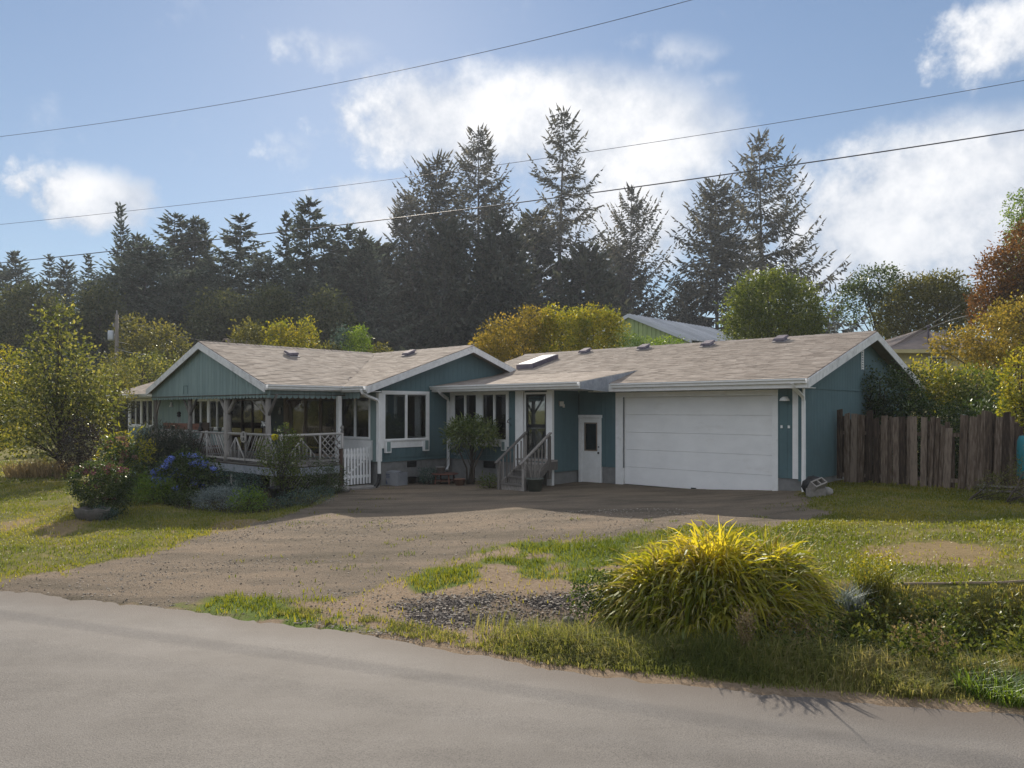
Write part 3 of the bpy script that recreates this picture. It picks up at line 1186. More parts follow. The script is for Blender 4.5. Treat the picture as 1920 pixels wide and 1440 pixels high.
def gutter(p, q, outv, parent):
    """K-profile gutter along p-q hanging outwards"""
    p, q, o_ = Vector(p), Vector(q), Vector(outv)
    Z = Vector((0, 0, 1))
    prof = [(0, 0), (0.0, -0.115), (0.075, -0.115), (0.082, -0.07), (0.115, -0.035), (0.115, 0.0), (0.103, 0.0), (0.103, -0.03), (0.07, -0.066), (0.066, -0.105), (0.01, -0.105), (0.01, 0)]
    m = MB()
    m.prism([p + o_ * a + Z * b for a, b in prof], q - p)
    return obj('gutter', m, M['white'], parent)


# main roof
U0, U1 = -38.95, -18.2
main_roof = obj('roof', roof_slab([(U0, 13.4, main_top(13.4)), (U1, 13.4, main_top(13.4)), (U1, 17.8, MAIN_Z), (U0, 17.8, MAIN_Z)]), M['shingle'], house)
b = roof_slab([(U1, 22.2, main_top(22.2)), (U0, 22.2, main_top(22.2)), (U0, 17.8, MAIN_Z), (U1, 17.8, MAIN_Z)])
main_back = obj('roof', b, M['shingle'], house)
cx, sx, l_ = slope_dir(4.4, 4.4 * MAIN_S)
keep_main = lambda u, v, z: not (wing_top(u) > z + 0.06 and abs(u - WING_U) < 4.2)
shingles(main_roof, (U0, 13.4, main_top(13.4)), (1, 0, 0), (0, cx, sx), U1 - U0, l_, keep_main, 3)
shingles(main_back, (U1, 22.2, main_top(22.2)), (-1, 0, 0), (0, -cx, sx), U1 - U0, l_, lambda u, v, z: u > -26, 4)
ridge_caps(main_roof, (U0, 17.8, MAIN_Z), (U1, 17.8, MAIN_Z), (0, 1, 0))
# gable boards of the main roof
for a_, b_ in (((U1, 13.38), (U1, 17.8)), ((U1, 17.8), (U1, 22.2))):
    board_along('fascia', (a_[0] + 0.003, a_[1], main_top(a_[1])), (b_[0] + 0.003, b_[1], main_top(b_[1])), 0.21, (0.03, 0, 0), main_roof, M['fascia'], 0.012)
    board_along('fascia', (U0 - 0.003, a_[1], main_top(a_[1])), (U0 - 0.003, b_[1], main_top(b_[1])), 0.21, (-0.03, 0, 0), main_roof, M['fascia'], 0.012)
for a_, b_ in ((-19.46, U1 - 0.003), (U0, -27.76)):
    board_along('fascia', (a_, 13.397, 2.905), (b_, 13.397, 2.905), 0.16, (0, -0.025, 0), main_roof, M['white'], 0.01)
    gutter((a_ + 0.02, 13.37, 2.90), (b_ - 0.02, 13.37, 2.90), (0, -1, 0), main_roof)
# soffits
m = MB()
m.box((U0 + 0.05, 13.42, 2.735), (U1 - 0.04, 14.16, 2.75))
obj('soffit', m, M['white'], main_roof)

# porch wing roof
VW = 10.8
WE = 4.15
for sgn in (1, -1):
    e = WING_U + sgn * WE
    ze = wing_top(e)
    cs = [(WING_U, VW, WING_Z), (WING_U, 17.7, WING_Z), (e, 13.5, ze), (e, VW, ze)]
    # the slope runs back until it dies into the main roof
    rf = obj('roof', roof_slab(cs if sgn > 0 else cs[::-1]), M['shingle'], house)
    cx, sx, l_ = slope_dir(WE, WE * WING_S)
    keep_w = lambda u, v, z: z > main_top(v) - 0.03 or v < 13.4
    shingles(rf, (e, VW, ze), (0, 1, 0), (-sgn * cx, 0, sx), 7.0, l_, keep_w, 10 + sgn)
    board_along('fascia', (e, VW - 0.003, ze), (WING_U, VW - 0.003, WING_Z), 0.21, (0, -0.03, 0), rf, M['fascia'], 0.012)
    board_along('fascia', (e + sgn * 0.003, VW, ze), (e + sgn * 0.003, 13.38, ze), 0.15, (sgn * 0.025, 0, 0), rf, M['white'], 0.01)
    gutter((e + sgn * 0.028, VW + 0.02, ze - 0.006), (e + sgn * 0.028, 13.36, ze - 0.006), (sgn, 0, 0), rf)
    if sgn > 0:
        wing_right = rf
ridge_caps(wing_right, (WING_U, VW, WING_Z), (WING_U, 17.6, WING_Z), (1, 0, 0))
m = MB()
m.box((WING_U - 4.0, VW + 0.1, 2.63), (WING_U + 4.05, 14.16, 2.65))
obj('porch_ceiling', m, M['darkwood'], house)


def scallop(name, parent, p, along, wd, z0, za, zb_, thick, mat):
    """a vertical board with a rounded lower end"""
    p, along = Vector(p), Vector(along)
    r = wd / 2
    pts = [p + Vector((0, 0, za)), ]
    arc = [(r - r * math.cos(t), -r * 0.75 * math.sin(t)) for t in np.linspace(0, math.pi, 8)]
    pts += [p + along * a + Vector((0, 0, z0 + r * 0.75 + dz)) for a, dz in arc]
    pts += [p + along * wd + Vector((0, 0, zb_))]
    m = MB()
    m.prism(pts, thick)
    return obj(name, m, mat, parent)


gw = obj('porch_gable', (lambda b: (b.prism([(WING_U - 3.95, VW + 0.16, 2.66), (WING_U + 3.95, VW + 0.16, 2.66), (WING_U + 3.95, VW + 0.16, wing_top(WING_U + 3.95) - 0.14), (WING_U, VW + 0.16, WING_Z - 0.14),
                                                  (WING_U - 3.95, VW + 0.16, wing_top(WING_U - 3.95) - 0.14)], (0, 0.03, 0)), b)[1])(MB()), M['lit_teal'], house)
k = WING_U - 4.03
while k < WING_U + 3.98:
    w_ = 0.2
    scallop('gable_board', gw, (k, VW + 0.155, 0), (1, 0, 0), w_ - 0.012, 2.53 + random.uniform(-0.008, 0.008), wing_top(k) - 0.135, wing_top(k + w_ - 0.012) - 0.135, (0, -0.022, 0), M['lit_teal'])
    k += w_
k = VW + 0.2
while k < 13.5:
    scallop('valance_board', gw, (WING_U + 4.0, k, 0), (0, 1, 0), 0.178, 2.53, 2.76, 2.76, (0.02, 0, 0), M['lit_teal'])
    k += 0.19
k = -19.5
while k < -18.75:
    scallop('valance_board', gw, (k, 13.55, 0), (1, 0, 0), 0.178, 2.53, 2.735, 2.735, (0, -0.02, 0), M['lit_teal'])
    k += 0.19
b = MB()
for a0, a1 in (((-25.0, 2.72), (-25.0, 2.99)), ((-24.7, 2.72), (-24.7, 2.99)), ((-25.0, 2.99), (-24.7, 2.99))):
    b.beam((a0[0], VW + 0.125, a0[1]), (a1[0], VW + 0.125, a1[1]), 0.02, 0.012, (0, 1, 0))
obj('hatch_outline', b, M['teal'], gw)

# garage roof
GU0, GU1 = -20.2, -6.78
gar_roof = obj('roof', roof_slab([(GU0, 19.2, gar_top(19.2)), (-12.6, 19.2, gar_top(19.2)), (-12.6, 17.6, gar_top(17.6)), (GU1, 17.6, gar_top(17.6)), (GU1, 22.7, GAR_Z), (GU0, 22.7, GAR_Z)]), M['shingle'], house)
gar_back = obj('roof', roof_slab([(GU1, 27.8, gar_top(27.8)), (GU0, 27.8, gar_top(27.8)), (GU0, 22.7, GAR_Z), (GU1, 22.7, GAR_Z)]), M['shingle'], house)
cx, sx, l_ = slope_dir(5.1, 5.1 * GAR_S)
shingles(gar_roof, (GU0, 17.6, gar_top(17.6)), (1, 0, 0), (0, cx, sx), GU1 - GU0, l_, lambda u, v, z: (v > 19.1 or u > -12.75) and (u > -18.7 or z > main_top(v) - 0.05), 21)
shingles(gar_back, (GU1, 27.8, gar_top(27.8)), (-1, 0, 0), (0, -cx, sx), GU1 - GU0, l_, lambda u, v, z: v < 24.0, 22)
ridge_caps(gar_roof, (GU0, 22.7, GAR_Z), (GU1, 22.7, GAR_Z), (0, 1, 0))
for a_, b_ in ((17.58, 22.7), (22.7, 27.8)):
    board_along('fascia', (GU1 + 0.003, a_, gar_top(a_)), (GU1 + 0.003, b_, gar_top(b_)), 0.22, (0.03, 0, 0), gar_roof, M['fascia'], 0.012)
    board_along('fascia', (GU0 - 0.003, max(a_, 19.2), gar_top(max(a_, 19.2))), (GU0 - 0.003, b_, gar_top(b_)), 0.2, (-0.03, 0, 0), gar_roof, M['fascia'], 0.012)
board_along('fascia', (-12.97, 17.597, gar_top(17.6)), (GU1, 17.597, gar_top(17.6)), 0.215, (0, -0.025, 0), gar_roof, M['white'], 0.01)
gutter((-12.3, 17.57, gar_top(17.6) - 0.005), (GU1 - 0.0, 17.57, gar_top(17.6) - 0.005), (0, -1, 0), gar_roof)
m = MB()
m.box((-13.2, 17.62, 2.715), (GU1 - 0.03, 18.19, 2.73))
obj('soffit', m, M['white'], gar_roof)

# breezeway roof, lower pitch, running out over the garage slope
PU0, PU1 = -18.58, -12.47
porch_roof = obj('roof', roof_slab([(PU0, 16.3, 2.97), (PU1, 16.3, 2.97), (PU1, 19.25, porch_top(19.25)), (PU0, 19.25, porch_top(19.25))], 0.10), M['shingle'], house)
cx, sx, l_ = slope_dir(2.95, 2.95 * 0.15)
shingles(porch_roof, (PU0 + 0.03, 16.3, 2.97), (1, 0, 0), (0, cx, sx), PU1 - PU0 - 0.03, l_, None, 31, 0.006)
m = MB()
m.prism([(PU1 + 0.003, 16.28, 2.965), (PU1 + 0.003, 19.24, porch_top(19.24) - 0.01), (PU1 + 0.003, 17.55, gar_top(17.55) - 0.22), (PU1 + 0.003, 16.28, 2.77)], (0.03, 0, 0))
obj('cheek_board', m, M['cheek'], porch_roof)
board_along('fascia', (PU0, 16.297, 2.97), (PU1, 16.297, 2.97), 0.18, (0, -0.025, 0), porch_roof, M['white'], 0.01)
gutter((PU0 + 0.01, 16.27, 2.965), (PU1 - 0.02, 16.27, 2.965), (0, -1, 0), porch_roof)
m = MB()
m.box((PU0 + 0.02, 16.33, 2.77), (PU1 - 0.02, 16.985, 2.785))
m.box((-13.98, 16.99, 2.77), (PU1 - 0.02, 18.18, 2.785))
obj('soffit', m, M['white'], porch_roof)


def on_plane(px, py, f, lo=12.0, hi=40.0):
    """meet a line of sight with a roof surface z = f(u, v)"""
    r = ray(px, py)
    best = None
    for k in np.linspace(lo, hi, 6000):
        x, y, z = r[0] * k, k, CAM_Z + r[2] * k
        u, v = x * CT - y * ST, x * ST + y * CT
        if z <= f(u, v):
            return u, v, f(u, v)
    return None


def roof_vent(px, py, f, fu, fv, parent):
    u, v, z = on_plane(px, py, f)
    m = MB()
    k = lambda a, b, h: (u + a, v + b, z + fu * a + fv * b + h)
    m.hexa([k(-.2, -.2, .02), k(.2, -.2, .02), k(.2, .2, .02), k(-.2, .2, .02), k(-.2, -.2, .035), k(.2, -.2, .035), k(.2, .2, .035), k(-.2, .2, .035)], 0.9)
    o1 = obj('roof_vent', m, M['ventcap'], parent)
    m = MB()
    m.hexa([k(-.13, -.1, .036), k(.13, -.1, .036), k(.13, .16, .036), k(-.13, .16, .036), k(-.13, -.1, .10), k(.13, -.1, .10), k(.13, .16, .10), k(-.13, .16, .10)], 0.1)
    m.hexa([k(-.18, -.2, .06), k(.18, -.2, .06), k(.18, .18, .1), k(-.18, .18, .1), k(-.15, -.18, .13), k(.15, -.18, .13), k(.15, .16, .16), k(-.15, .16, .16)], 0.7)
    obj('roof_vent_hood', m, M['vent'], o1)


GF = lambda u, v: gar_top(v) if v < 22.7 else -9
for px, py in ((1097, 662), (1207, 655), (1327, 649), (1464, 640)):
    roof_vent(px, py, GF, 0, GAR_S, house)
roof_vent(767, 666, lambda u, v: main_top(v) if v < 17.8 else -9, 0, MAIN_S, house)
roof_vent(547, 667, lambda u, v: wing_top(u) if v > VW and u > WING_U else -9, -WING_S, 0, house)

# skylight
c4 = [Vector(on_plane(px, py, GF)) for px, py in ((976, 692), (1001, 692), (1039, 674), (1014, 674))]
su0, su1 = (c4[0][0] + c4[3][0]) / 2, (c4[1][0] + c4[2][0]) / 2
sv0, sv1 = (c4[0][1] + c4[1][1]) / 2, (c4[2][1] + c4[3][1]) / 2
sk = lambda u, v, h: (u, v, gar_top(v) + h)
m = MB()
for a in ((su0, sv0, su1, sv0 + 0.07), (su0, sv1 - 0.07, su1, sv1), (su0, sv0 + 0.07, su0 + 0.07, sv1 - 0.07), (su1 - 0.07, sv0 + 0.07, su1, sv1 - 0.07)):
    m.hexa([sk(a[0], a[1], 0), sk(a[2], a[1], 0), sk(a[2], a[3], 0), sk(a[0], a[3], 0), sk(a[0], a[1], .17), sk(a[2], a[1], .17), sk(a[2], a[3], .17), sk(a[0], a[3], .17)])
so = obj('skylight', m, M['vent'], house)
m = MB()
m.hexa([sk(su0 + .05, sv0 + .05, .10), sk(su1 - .05, sv0 + .05, .10), sk(su1 - .05, sv1 - .05, .10), sk(su0 + .05, sv1 - .05, .10),
        sk(su0 + .05, sv0 + .05, .185), sk(su1 - .05, sv0 + .05, .185), sk(su1 - .05, sv1 - .05, .185), sk(su0 + .05, sv1 - .05, .185)])
obj('skylight_pane', m, M['skyglass'], so)


# ------------------------------------------------------------------ windows and doors
def bar(m, plane, c, out, a0, a1, z0, z1, d0, d1, tint=None):
    """box in a wall plane between depths d0 and d1 outwards"""
    A, B = P3(plane, c + out * d0, a0, z0), P3(plane, c + out * d1, a1, z1)
    m.box(A, B, tint)


def window(plane, c, out, a0, a1, z0, z1, lights, trim=0.11, head=0.09, apron=0.0, screens=(), wmat='white', back_cloth='darkscreen', sill=True):
    """lights: list of (a0, a1) glazed openings; trim boards round them, sashes inside"""
    m = MB()
    g0, g1 = z0 + trim + apron, z1 - head
    lights = sorted(lights)
    bar(m, plane, c, out, a0, a1, z1 - head, z1, -0.05, 0.034)
    bar(m, plane, c, out, a0, a1, z0, g0, -0.05, 0.034)
    e = [a0] + [q for l in lights for q in l] + [a1]
    for i in range(0, len(e), 2):
        if e[i + 1] - e[i] > 0.005:
            bar(m, plane, c, out, e[i], e[i + 1], g0, g1, -0.05, 0.034)
    w = obj('window', m, M[wmat], house)
    if sill:
        s = MB()
        bar(s, plane, c, out, lights[0][0] - 0.05, lights[-1][1] + 0.05, g0 - 0.035, g0 - 0.002, 0.035, 0.07)
        obj('sill', s, M[wmat], w)
    for i, (p, q) in enumerate(lights):
        f = MB()
        t = 0.026
        bar(f, plane, c, out, p, q, g0, g0 + t, -0.03, 0.012)
        bar(f, plane, c, out, p, q, g1 - t, g1, -0.03, 0.012)
        bar(f, plane, c, out, p, p + t, g0 + t, g1 - t, -0.03, 0.012)
        bar(f, plane, c, out, q - t, q, g0 + t, g1 - t, -0.03, 0.012)
        obj('sash', f, M[wmat], w)
        pn = MB()
        bar(pn, plane, c, out, p + t, q - t, g0 + t, g1 - t, -0.016, -0.010)
        obj('pane', pn, M['glass'], w)
        if i in screens:
            cl = MB()
            bar(cl, plane, c, out, p + t, q - t, g0 + t, g1 - t, -0.045, -0.040)
            obj('insect_screen', cl, M[back_cloth], w)
    return w


window('u', -18.6, 1, *MW, [(14.35, 15.19), (15.23, 16.06)], trim=0.10, apron=0.16, screens=(0,))
for v0 in (14.31, 15.86):
    m = MB()
    m.box((-18.566, v0, 0.86), (-18.47, v0 + 0.21, 1.21))
    br = obj('window_bracket', m, M['white'], house)
    m = MB()
    m.box((-18.47, v0 + 0.035, 0.90), (-18.462, v0 + 0.175, 1.20))
    obj('bracket_face', m, M['lit_teal'], br)
window('v', 17.0, -1, *W2, [(-18.28, -17.77), (-17.73, -17.22), (-16.95, -16.44), (-16.40, -15.89)], trim=0.10, apron=0.10, screens=(0, 2))
for u0 in (-18.36, -16.02):
    m = MB()
    m.box((u0, 16.966, 0.92), (u0 + 0.18, 16.88, 1.22))
    br = obj('window_bracket', m, M['white'], house)
    m = MB()
    m.box((u0 + 0.03, 16.88, 0.95), (u0 + 0.15, 16.872, 1.20))
    obj('bracket_face', m, M['lit_teal'], br)
window('v', 14.18, -1, *RW, [(-20.66, -19.92), (-19.87, -19.14)], trim=0.06, head=0.05, screens=(0,), sill=True)
m = MB()
m.box((-20.9, 14.16, 0.62), (-18.95, 14.10, 1.24))
obj('window_apron', m, M['white'], house)
window('v', 14.18, -1, *WM, [(-31.45, -30.83), (-30.79, -30.17), (-29.98, -29.36), (-29.32, -28.72)], trim=0.10, screens=(0, 2), back_cloth='blind')
window('v', 14.18, -1, *WL, [(-38.34, -37.73), (-37.69, -37.1), (-36.95, -36.34), (-36.30, -35.72)], trim=0.10, screens=(0, 2), back_cloth='blind')
window('v', 14.18, -1, *SL, [(-28.2, -27.3), (-27.26, -26.5), (-26.46, -25.6)], trim=0.05, head=0.05, wmat='darkwood', sill=False)
window('v', 14.18, -1, *BAY, [(-23.7, -22.84), (-22.76, -21.92), (-21.84, -21.0)], trim=0.06, head=0.06, wmat='tanwood', sill=False)
m = MB()
for q in range(8):
    a_ = -23.7 + q * 0.09
    m.prism([(a_, 14.26, 0.66), (a_ + 0.045, 14.30, 0.66), (a_ + 0.09, 14.26, 0.66), (a_ + 0.045, 14.31, 0.66)], (0, 0, 1.9))
obj('curtain', m, M['tan'], house)
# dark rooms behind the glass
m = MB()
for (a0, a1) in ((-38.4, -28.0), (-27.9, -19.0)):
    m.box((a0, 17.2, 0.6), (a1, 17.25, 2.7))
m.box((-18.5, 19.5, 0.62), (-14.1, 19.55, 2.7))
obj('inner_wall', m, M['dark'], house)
m = MB()
m.box((-27.0, 14.6, 0.6), (-26.3, 15.1, 1.5))
m.box((-22.6, 15.2, 0.6), (-21.6, 15.9, 1.35))
m.box((-25.9, 15.4, 0.6), (-25.6, 15.7, 2.0))
obj('indoor_furniture', m, M['darkwood'], house)

# green door on the porch and its trim
m = MB()
m.box((-25.08, 14.20, 0.62), (-24.14, 14.16, 2.59))
dr = obj('porch_door', m, M['greendoor'], house)
m = MB()
m.lathe([(0.0, -0.03), (0.03, -0.025), (0.035, 0), (0.03, 0.025), (0, 0.03)], (-24.25, 14.11, 1.6), 8)
obj('handle', m, M['ventcap'], dr)
m = MB()
for a0, a1 in ((-25.54, -25.12), (-24.10, -23.77)):
    m.box((a0, 14.155, 0.62), (a1, 14.10, 2.6))
obj('door_trim', m, M['tanwood'], house)

# garage door: five sections
gd = obj('garage_door', (lambda b: (b.box((-12.36, 18.36, 0.03), (-7.9, 18.40, 2.6)), b)[1])(MB()), M['door_white'], house)
zs = np.linspace(0.03, 2.56, 6)
for i in range(5):
    m = MB()
    z0, z1 = zs[i] + 0.002, zs[i + 1] - 0.002
    v0 = 18.285
    # section with a shallow bevelled lip at its foot and a faint field of four panels
    m.prism([(-12.36, v0 + 0.004, z0), (-12.36, v0, z0 + 0.006), (-12.36, v0, z1 - 0.003), (-12.36, v0 + 0.003, z1), (-12.36, v0 + 0.07, z1), (-12.36, v0 + 0.07, z0)], (4.46, 0, 0))
    so = obj('door_section', m, M['door_white'], gd)
m = MB()
m.box((-10.2, 18.26, 0.04), (-10.05, 18.283, 0.075))
obj('handle', m, M['black'], gd)
m = MB()
m.box((-12.36, 18.29, 0.0), (-7.9, 18.33, 0.028))
obj('rubber_seal', m, M['black'], gd)
m = MB()
m.box((-12.62, 18.18, -0.02), (-12.37, 18.355, 2.56))
m.box((-7.885, 18.18, -0.02), (-7.74, 18.355, 2.56))
m.box((-12.62, 18.18, 2.562), (-7.74, 18.355, 2.70))
obj('garage_door_trim', m, M['white'], house)

# side door of the garage
m = MB()
m.box((-13.985, 18.18, -0.02), (-13.90, 18.30, 1.95))
m.box((-13.20, 18.18, -0.02), (-13.13, 18.30, 1.95))
m.box((-14.0, 18.17, 1.952), (-13.10, 18.30, 2.04))
obj('door_trim', m, M['white'], house)
m = MB()
DZ0, DZ1 = 0.0, 1.945
m.box((-13.895, 18.225, DZ0), (-13.205, 18.27, 0.96))
m.box((-13.895, 18.225, 1.80), (-13.205, 18.27, DZ1))
m.box((-13.895, 18.225, 0.962), (-13.77, 18.27, 1.798))
m.box((-13.33, 18.225, 0.962), (-13.205, 18.27, 1.798))
sd = obj('side_door', m, M['white'], house)
m = MB()
for a in ((-13.79, -13.755, 0.95, 1.81), (-13.345, -13.31, 0.95, 1.81), (-13.755, -13.345, 0.95, 0.985), (-13.755, -13.345, 1.775, 1.81)):
    m.box((a[0], 18.212, a[2]), (a[1], 18.224, a[3]))
obj('pane_frame', m, M['tanwood'], sd)
m = MB()
m.box((-13.755, 18.24, 0.985), (-13.345, 18.246, 1.775))
obj('pane', m, M['glass'], sd)
m = MB()
m.lathe([(0, -0.03), (0.028, -0.02), (0.03, 0.02), (0, 0.03)], (-13.25, 18.19, 0.9), 8)
m.lathe([(0, -0.02), (0.02, -0.015), (0.02, 0.015), (0, 0.02)], (-13.25, 18.205, 1.08), 8)
obj('handle', m, M['black'], sd)
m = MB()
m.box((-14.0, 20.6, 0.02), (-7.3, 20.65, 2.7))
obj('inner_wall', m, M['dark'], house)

# breezeway door between two broad white boards
m = MB()
m.box((-15.44, 16.98, 0.35), (-15.12, 16.90, 2.77))
m.box((-14.16, 16.98, -0.1), (-13.96, 16.88, 2.77))
obj('corner_board', m, M['white'], house)
m = MB()
for a in ((-15.10, -15.04, 0.76, 2.72), (-14.24, -14.18, 0.76, 2.72), (-15.04, -14.24, 2.66, 2.72)):
    m.box((a[0], 16.985, a[2]), (a[1], 16.94, a[3]))
sdoor = obj('entry_door', m, M['white'], house)
m = MB()
for a in ((-15.04, -14.98, 0.78, 2.66), (-14.30, -14.24, 0.78, 2.66), (-14.98, -14.30, 2.60, 2.66), (-14.98, -14.30, 1.66, 1.76), (-14.98, -14.30, 0.78, 0.92)):
    m.box((a[0], 16.985, a[2]), (a[1], 16.955, a[3]))
obj('door_frame', m, M['black'], sdoor)
m = MB()
m.box((-14.98, 16.972, 1.76), (-14.30, 16.978, 2.60))
obj('pane', m, M['glass'], sdoor)
m = MB()
m.box((-14.98, 16.972, 0.92), (-14.30, 16.978, 1.66))
obj('pane', m, M['glass'], sdoor)
m = MB()
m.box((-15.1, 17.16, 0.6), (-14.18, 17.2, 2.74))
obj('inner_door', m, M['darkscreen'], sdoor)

# corner boards
m = MB()
m.box((-18.578, 14.10, 0.6), (-18.555, 14.22, 2.72))
m.box((-18.69, 14.155, 0.6), (-18.58, 14.10, 2.72))
m.box((-7.20, 18.18, 0.5), (-7.36, 18.15, 2.72))
m.box((-7.12, 18.15, 0.46), (-7.095, 18.27, 2.72))
m.box((-38.52, 14.155, 0.6), (-38.40, 14.12, 2.74))
obj('corner_board', m, M['white'], house)


def downspout(path, parent=house, r=0.052, foot=None):
    m = MB()
    m.tube(path, r, 4)
    d = obj('downspout', m, M['white'], parent)
    if foot:
        m = MB()
        m.tube(foot, r * 1.15, 6)
        obj('drain_boot', m, M['black'], d)
    return d


downspout([(-18.35, 13.30, 2.80), (-18.35, 13.34, 2.70), (-18.40, 13.55, 2.60), (-18.47, 13.95, 2.50), (-18.485, 14.05, 2.40), (-18.485, 14.06, 1.4), (-18.485, 14.06, 0.22)],
          foot=[(-18.485, 14.06, 0.24), (-18.485, 14.06, 0.06), (-18.40, 13.95, -0.06), (-18.2, 13.7, -0.12)])
downspout([(-18.2, 16.22, 2.86), (-18.2, 16.28, 2.76), (-18.28, 16.5, 2.66), (-18.44, 16.85, 2.56), (-18.47, 16.9, 2.44), (-18.47, 16.9, 1.2), (-18.47, 16.9, 0.35), (-18.42, 16.8, 0.2)])
downspout([(-7.1, 17.50, 2.84), (-7.1, 17.56, 2.74), (-7.07, 17.80, 2.62), (-7.06, 18.02, 2.52), (-7.06, 18.08, 2.40), (-7.06, 18.09, 1.2), (-7.06, 18.08, 0.30), (-7.02, 18.0, 0.12), (-6.96, 17.86, -0.02)])

# louvre at the top of the garage gable, two small boxes on the corner panel
m = MB()
m.box((-7.127, 22.46, 3.34), (-7.11, 22.49, 3.98))
m.box((-7.127, 22.63, 3.34), (-7.11, 22.66, 3.98))
for q in range(9):
    m.prism([(-7.125, 22.49, 3.36 + q * .07), (-7.10, 22.49, 3.36 + q * .07), (-7.12, 22.49, 3.40 + q * .07)], (0, .14, 0))
obj('gable_louvre', m, M['white'], house)
for uu in (-7.66, -7.48):
    m = MB()
    m.box((uu, 18.18, 1.74), (uu + .05, 18.15, 1.81))
    obj('outlet_box', m, M['white'], house)
# lamps, hook
m = MB()
m.lathe([(0.0, 0.10), (0.05, 0.095), (0.10, 0.05), (0.125, 0.0), (0.11, -0.005), (0.0, 0.0)], (-7.52, 18.06, 2.42), 12)
m.box((-7.56, 18.07, 2.46), (-7.48, 18.183, 2.52))
obj('wall_lamp', m, M['white'], house)
m = MB()
m.box((-13.982, 17.22, 2.33), (-13.93, 17.36, 2.45))
wl = obj('wall_lamp', m, M['tanwood'], house)
m = MB()
m.box((-13.93, 17.20, 2.30), (-13.86, 17.31, 2.44))
m.box((-13.93, 17.34, 2.26), (-13.88, 17.38, 2.36))
obj('lamp_glass', m, M['lampglass'], wl)
m = MB()
m.tube([(-15.66, 16.96, 1.92), (-15.62, 16.86, 1.93), (-15.52, 16.65, 1.86), (-15.5, 16.6, 1.80)], 0.012, 5)
m.tube([(-15.66, 16.96, 1.7), (-15.58, 16.8, 1.78), (-15.5, 16.62, 1.83)], 0.010, 5)
obj('plant_hook', m, M['black'], house)

# ------------------------------------------------------------------ porch
DKZ = 0.58
deck = MB()
deck.box((-28.0, 11.1, 0.40), (-19.07, 14.14, 0.55))
dk = obj('porch_deck', deck, M['darkwood'], house)
k = 11.06
while k < 14.1:
    m = MB()
    m.box((-28.05, k, 0.552), (-19.02, k + 0.135, 0.585))
    obj('deck_board', m, M['greywood'], dk)
    k += 0.142
for (a, b_) in (((-28.02, 11.03, 0.30), (-19.03, 11.065, 0.52)), ((-19.045, 11.07, 0.30), (-19.01, 13.1, 0.52))):
    m = MB()
    m.box(a, b_)
    obj('rim_board', m, M['cheek'], dk)
for uu in (-27.6, -25.0, -22.3, -19.9):
    m = MB()
    m.box((uu, 11.2, -0.3), (uu + 0.12, 11.32, 0.4))
    obj('deck_post', m, M['greywood'], dk)
m = MB()
for q in range(18):
    a0 = 11.1 + q * 0.12
    for sg in (1, -1):
        z0, z1 = -0.25, 0.29
        y1 = a0 + sg * (z1 - z0)
        lo, hi = 11.08, 13.05
        t0 = 0.0 if lo <= a0 <= hi else None
        pa, pb = Vector((-19.03 + 0.006 * sg, a0, z0)), Vector((-19.03 + 0.006 * sg, y1, z1))
        if not (lo - 0.6 < y1 < hi + 0.6):
            continue
        for _ in range(1):
            d = pb - pa
            ts = [0.0, 1.0]
            if pb.y > hi:
                ts[1] = (hi - pa.y) / d.y
            if pb.y < lo:
                ts[1] = (lo - pa.y) / d.y
            if ts[1] > 0.05:
                m.beam(pa, pa + d * ts[1], 0.010, 0.034, (1, 0, 0))
obj('skirt_lattice', m, M['greywood'], dk)


def natural_post(u, v, z0, z1, r, parent=house, braces=((1, 0), (-1, 0))):
    rs = random.Random(int(abs(u) * 100))
    n = 8
    pts = [(u + rs.uniform(-.015, .015), v + rs.uniform(-.015, .015), z0 + (z1 - z0) * i / n) for i in range(n + 1)]
    m = MB()
    m.tube(pts, [r * (1.1 - 0.2 * i / n + rs.uniform(-.06, .06)) for i in range(n + 1)], 8)
    p = obj('porch_post', m, M['greywood'], parent, smooth=True)
    for dx, dy in braces:
        m = MB()
        ln = rs.uniform(0.42, 0.6)
        m.tube([(u, v, z1 - 0.62), (u + dx * ln * 0.35, v + dy * ln * 0.35, z1 - 0.40), (u + dx * ln * 0.75, v + dy * ln * 0.75, z1 - 0.15), (u + dx * ln, v + dy * ln, z1 + 0.02)],
               [r * 0.55, r * 0.5, r * 0.48, r * 0.4], 6)
        obj('brace', m, M['greywood'], p, smooth=True)
    return p


for i, (u_, rr) in enumerate(((-27.75, 0.075), (-24.95, 0.08), (-22.3, 0.12), (-19.85, 0.085))):
    natural_post(u_, 11.12, 0.585, 2.62, rr, braces=((1, 0), (-1, 0)) if i not in (0,) else ((1, 0),))
m = MB()
m.box((-19.62, 13.28, 0.585), (-19.50, 13.40, 2.62))
obj('porch_post', m, M['white'], house)
m = MB()
m.tube([(-28.0, 11.12, 2.60), (-24, 11.13, 2.61), (-19.6, 11.12, 2.60)], 0.05, 6)
obj('porch_beam', m, M['greywood'], house)

rail_root = MB()
RTZ = 1.47
rail_root.tube([(-28.0, 11.08, RTZ), (-26, 11.07, RTZ + 0.01), (-23.5, 11.08, RTZ - 0.01), (-21, 11.07, RTZ), (-19.03, 11.08, RTZ - 0.01)], 0.036, 6)
rail_root.tube([(-19.03, 11.08, RTZ - 0.01), (-19.04, 12.2, RTZ), (-19.04, 13.1, RTZ + 0.01)], 0.036, 6)
rail_root.beam((-28.0, 11.08, 0.70), (-19.03, 11.08, 0.70), 0.05, 0.06)
rail_root.beam((-19.03, 11.08, 0.70), (-19.03, 13.1, 0.70), 0.05, 0.06)
railing = obj('porch_railing', rail_root, M['railwood'], house, smooth=False)
rs = random.Random(11)


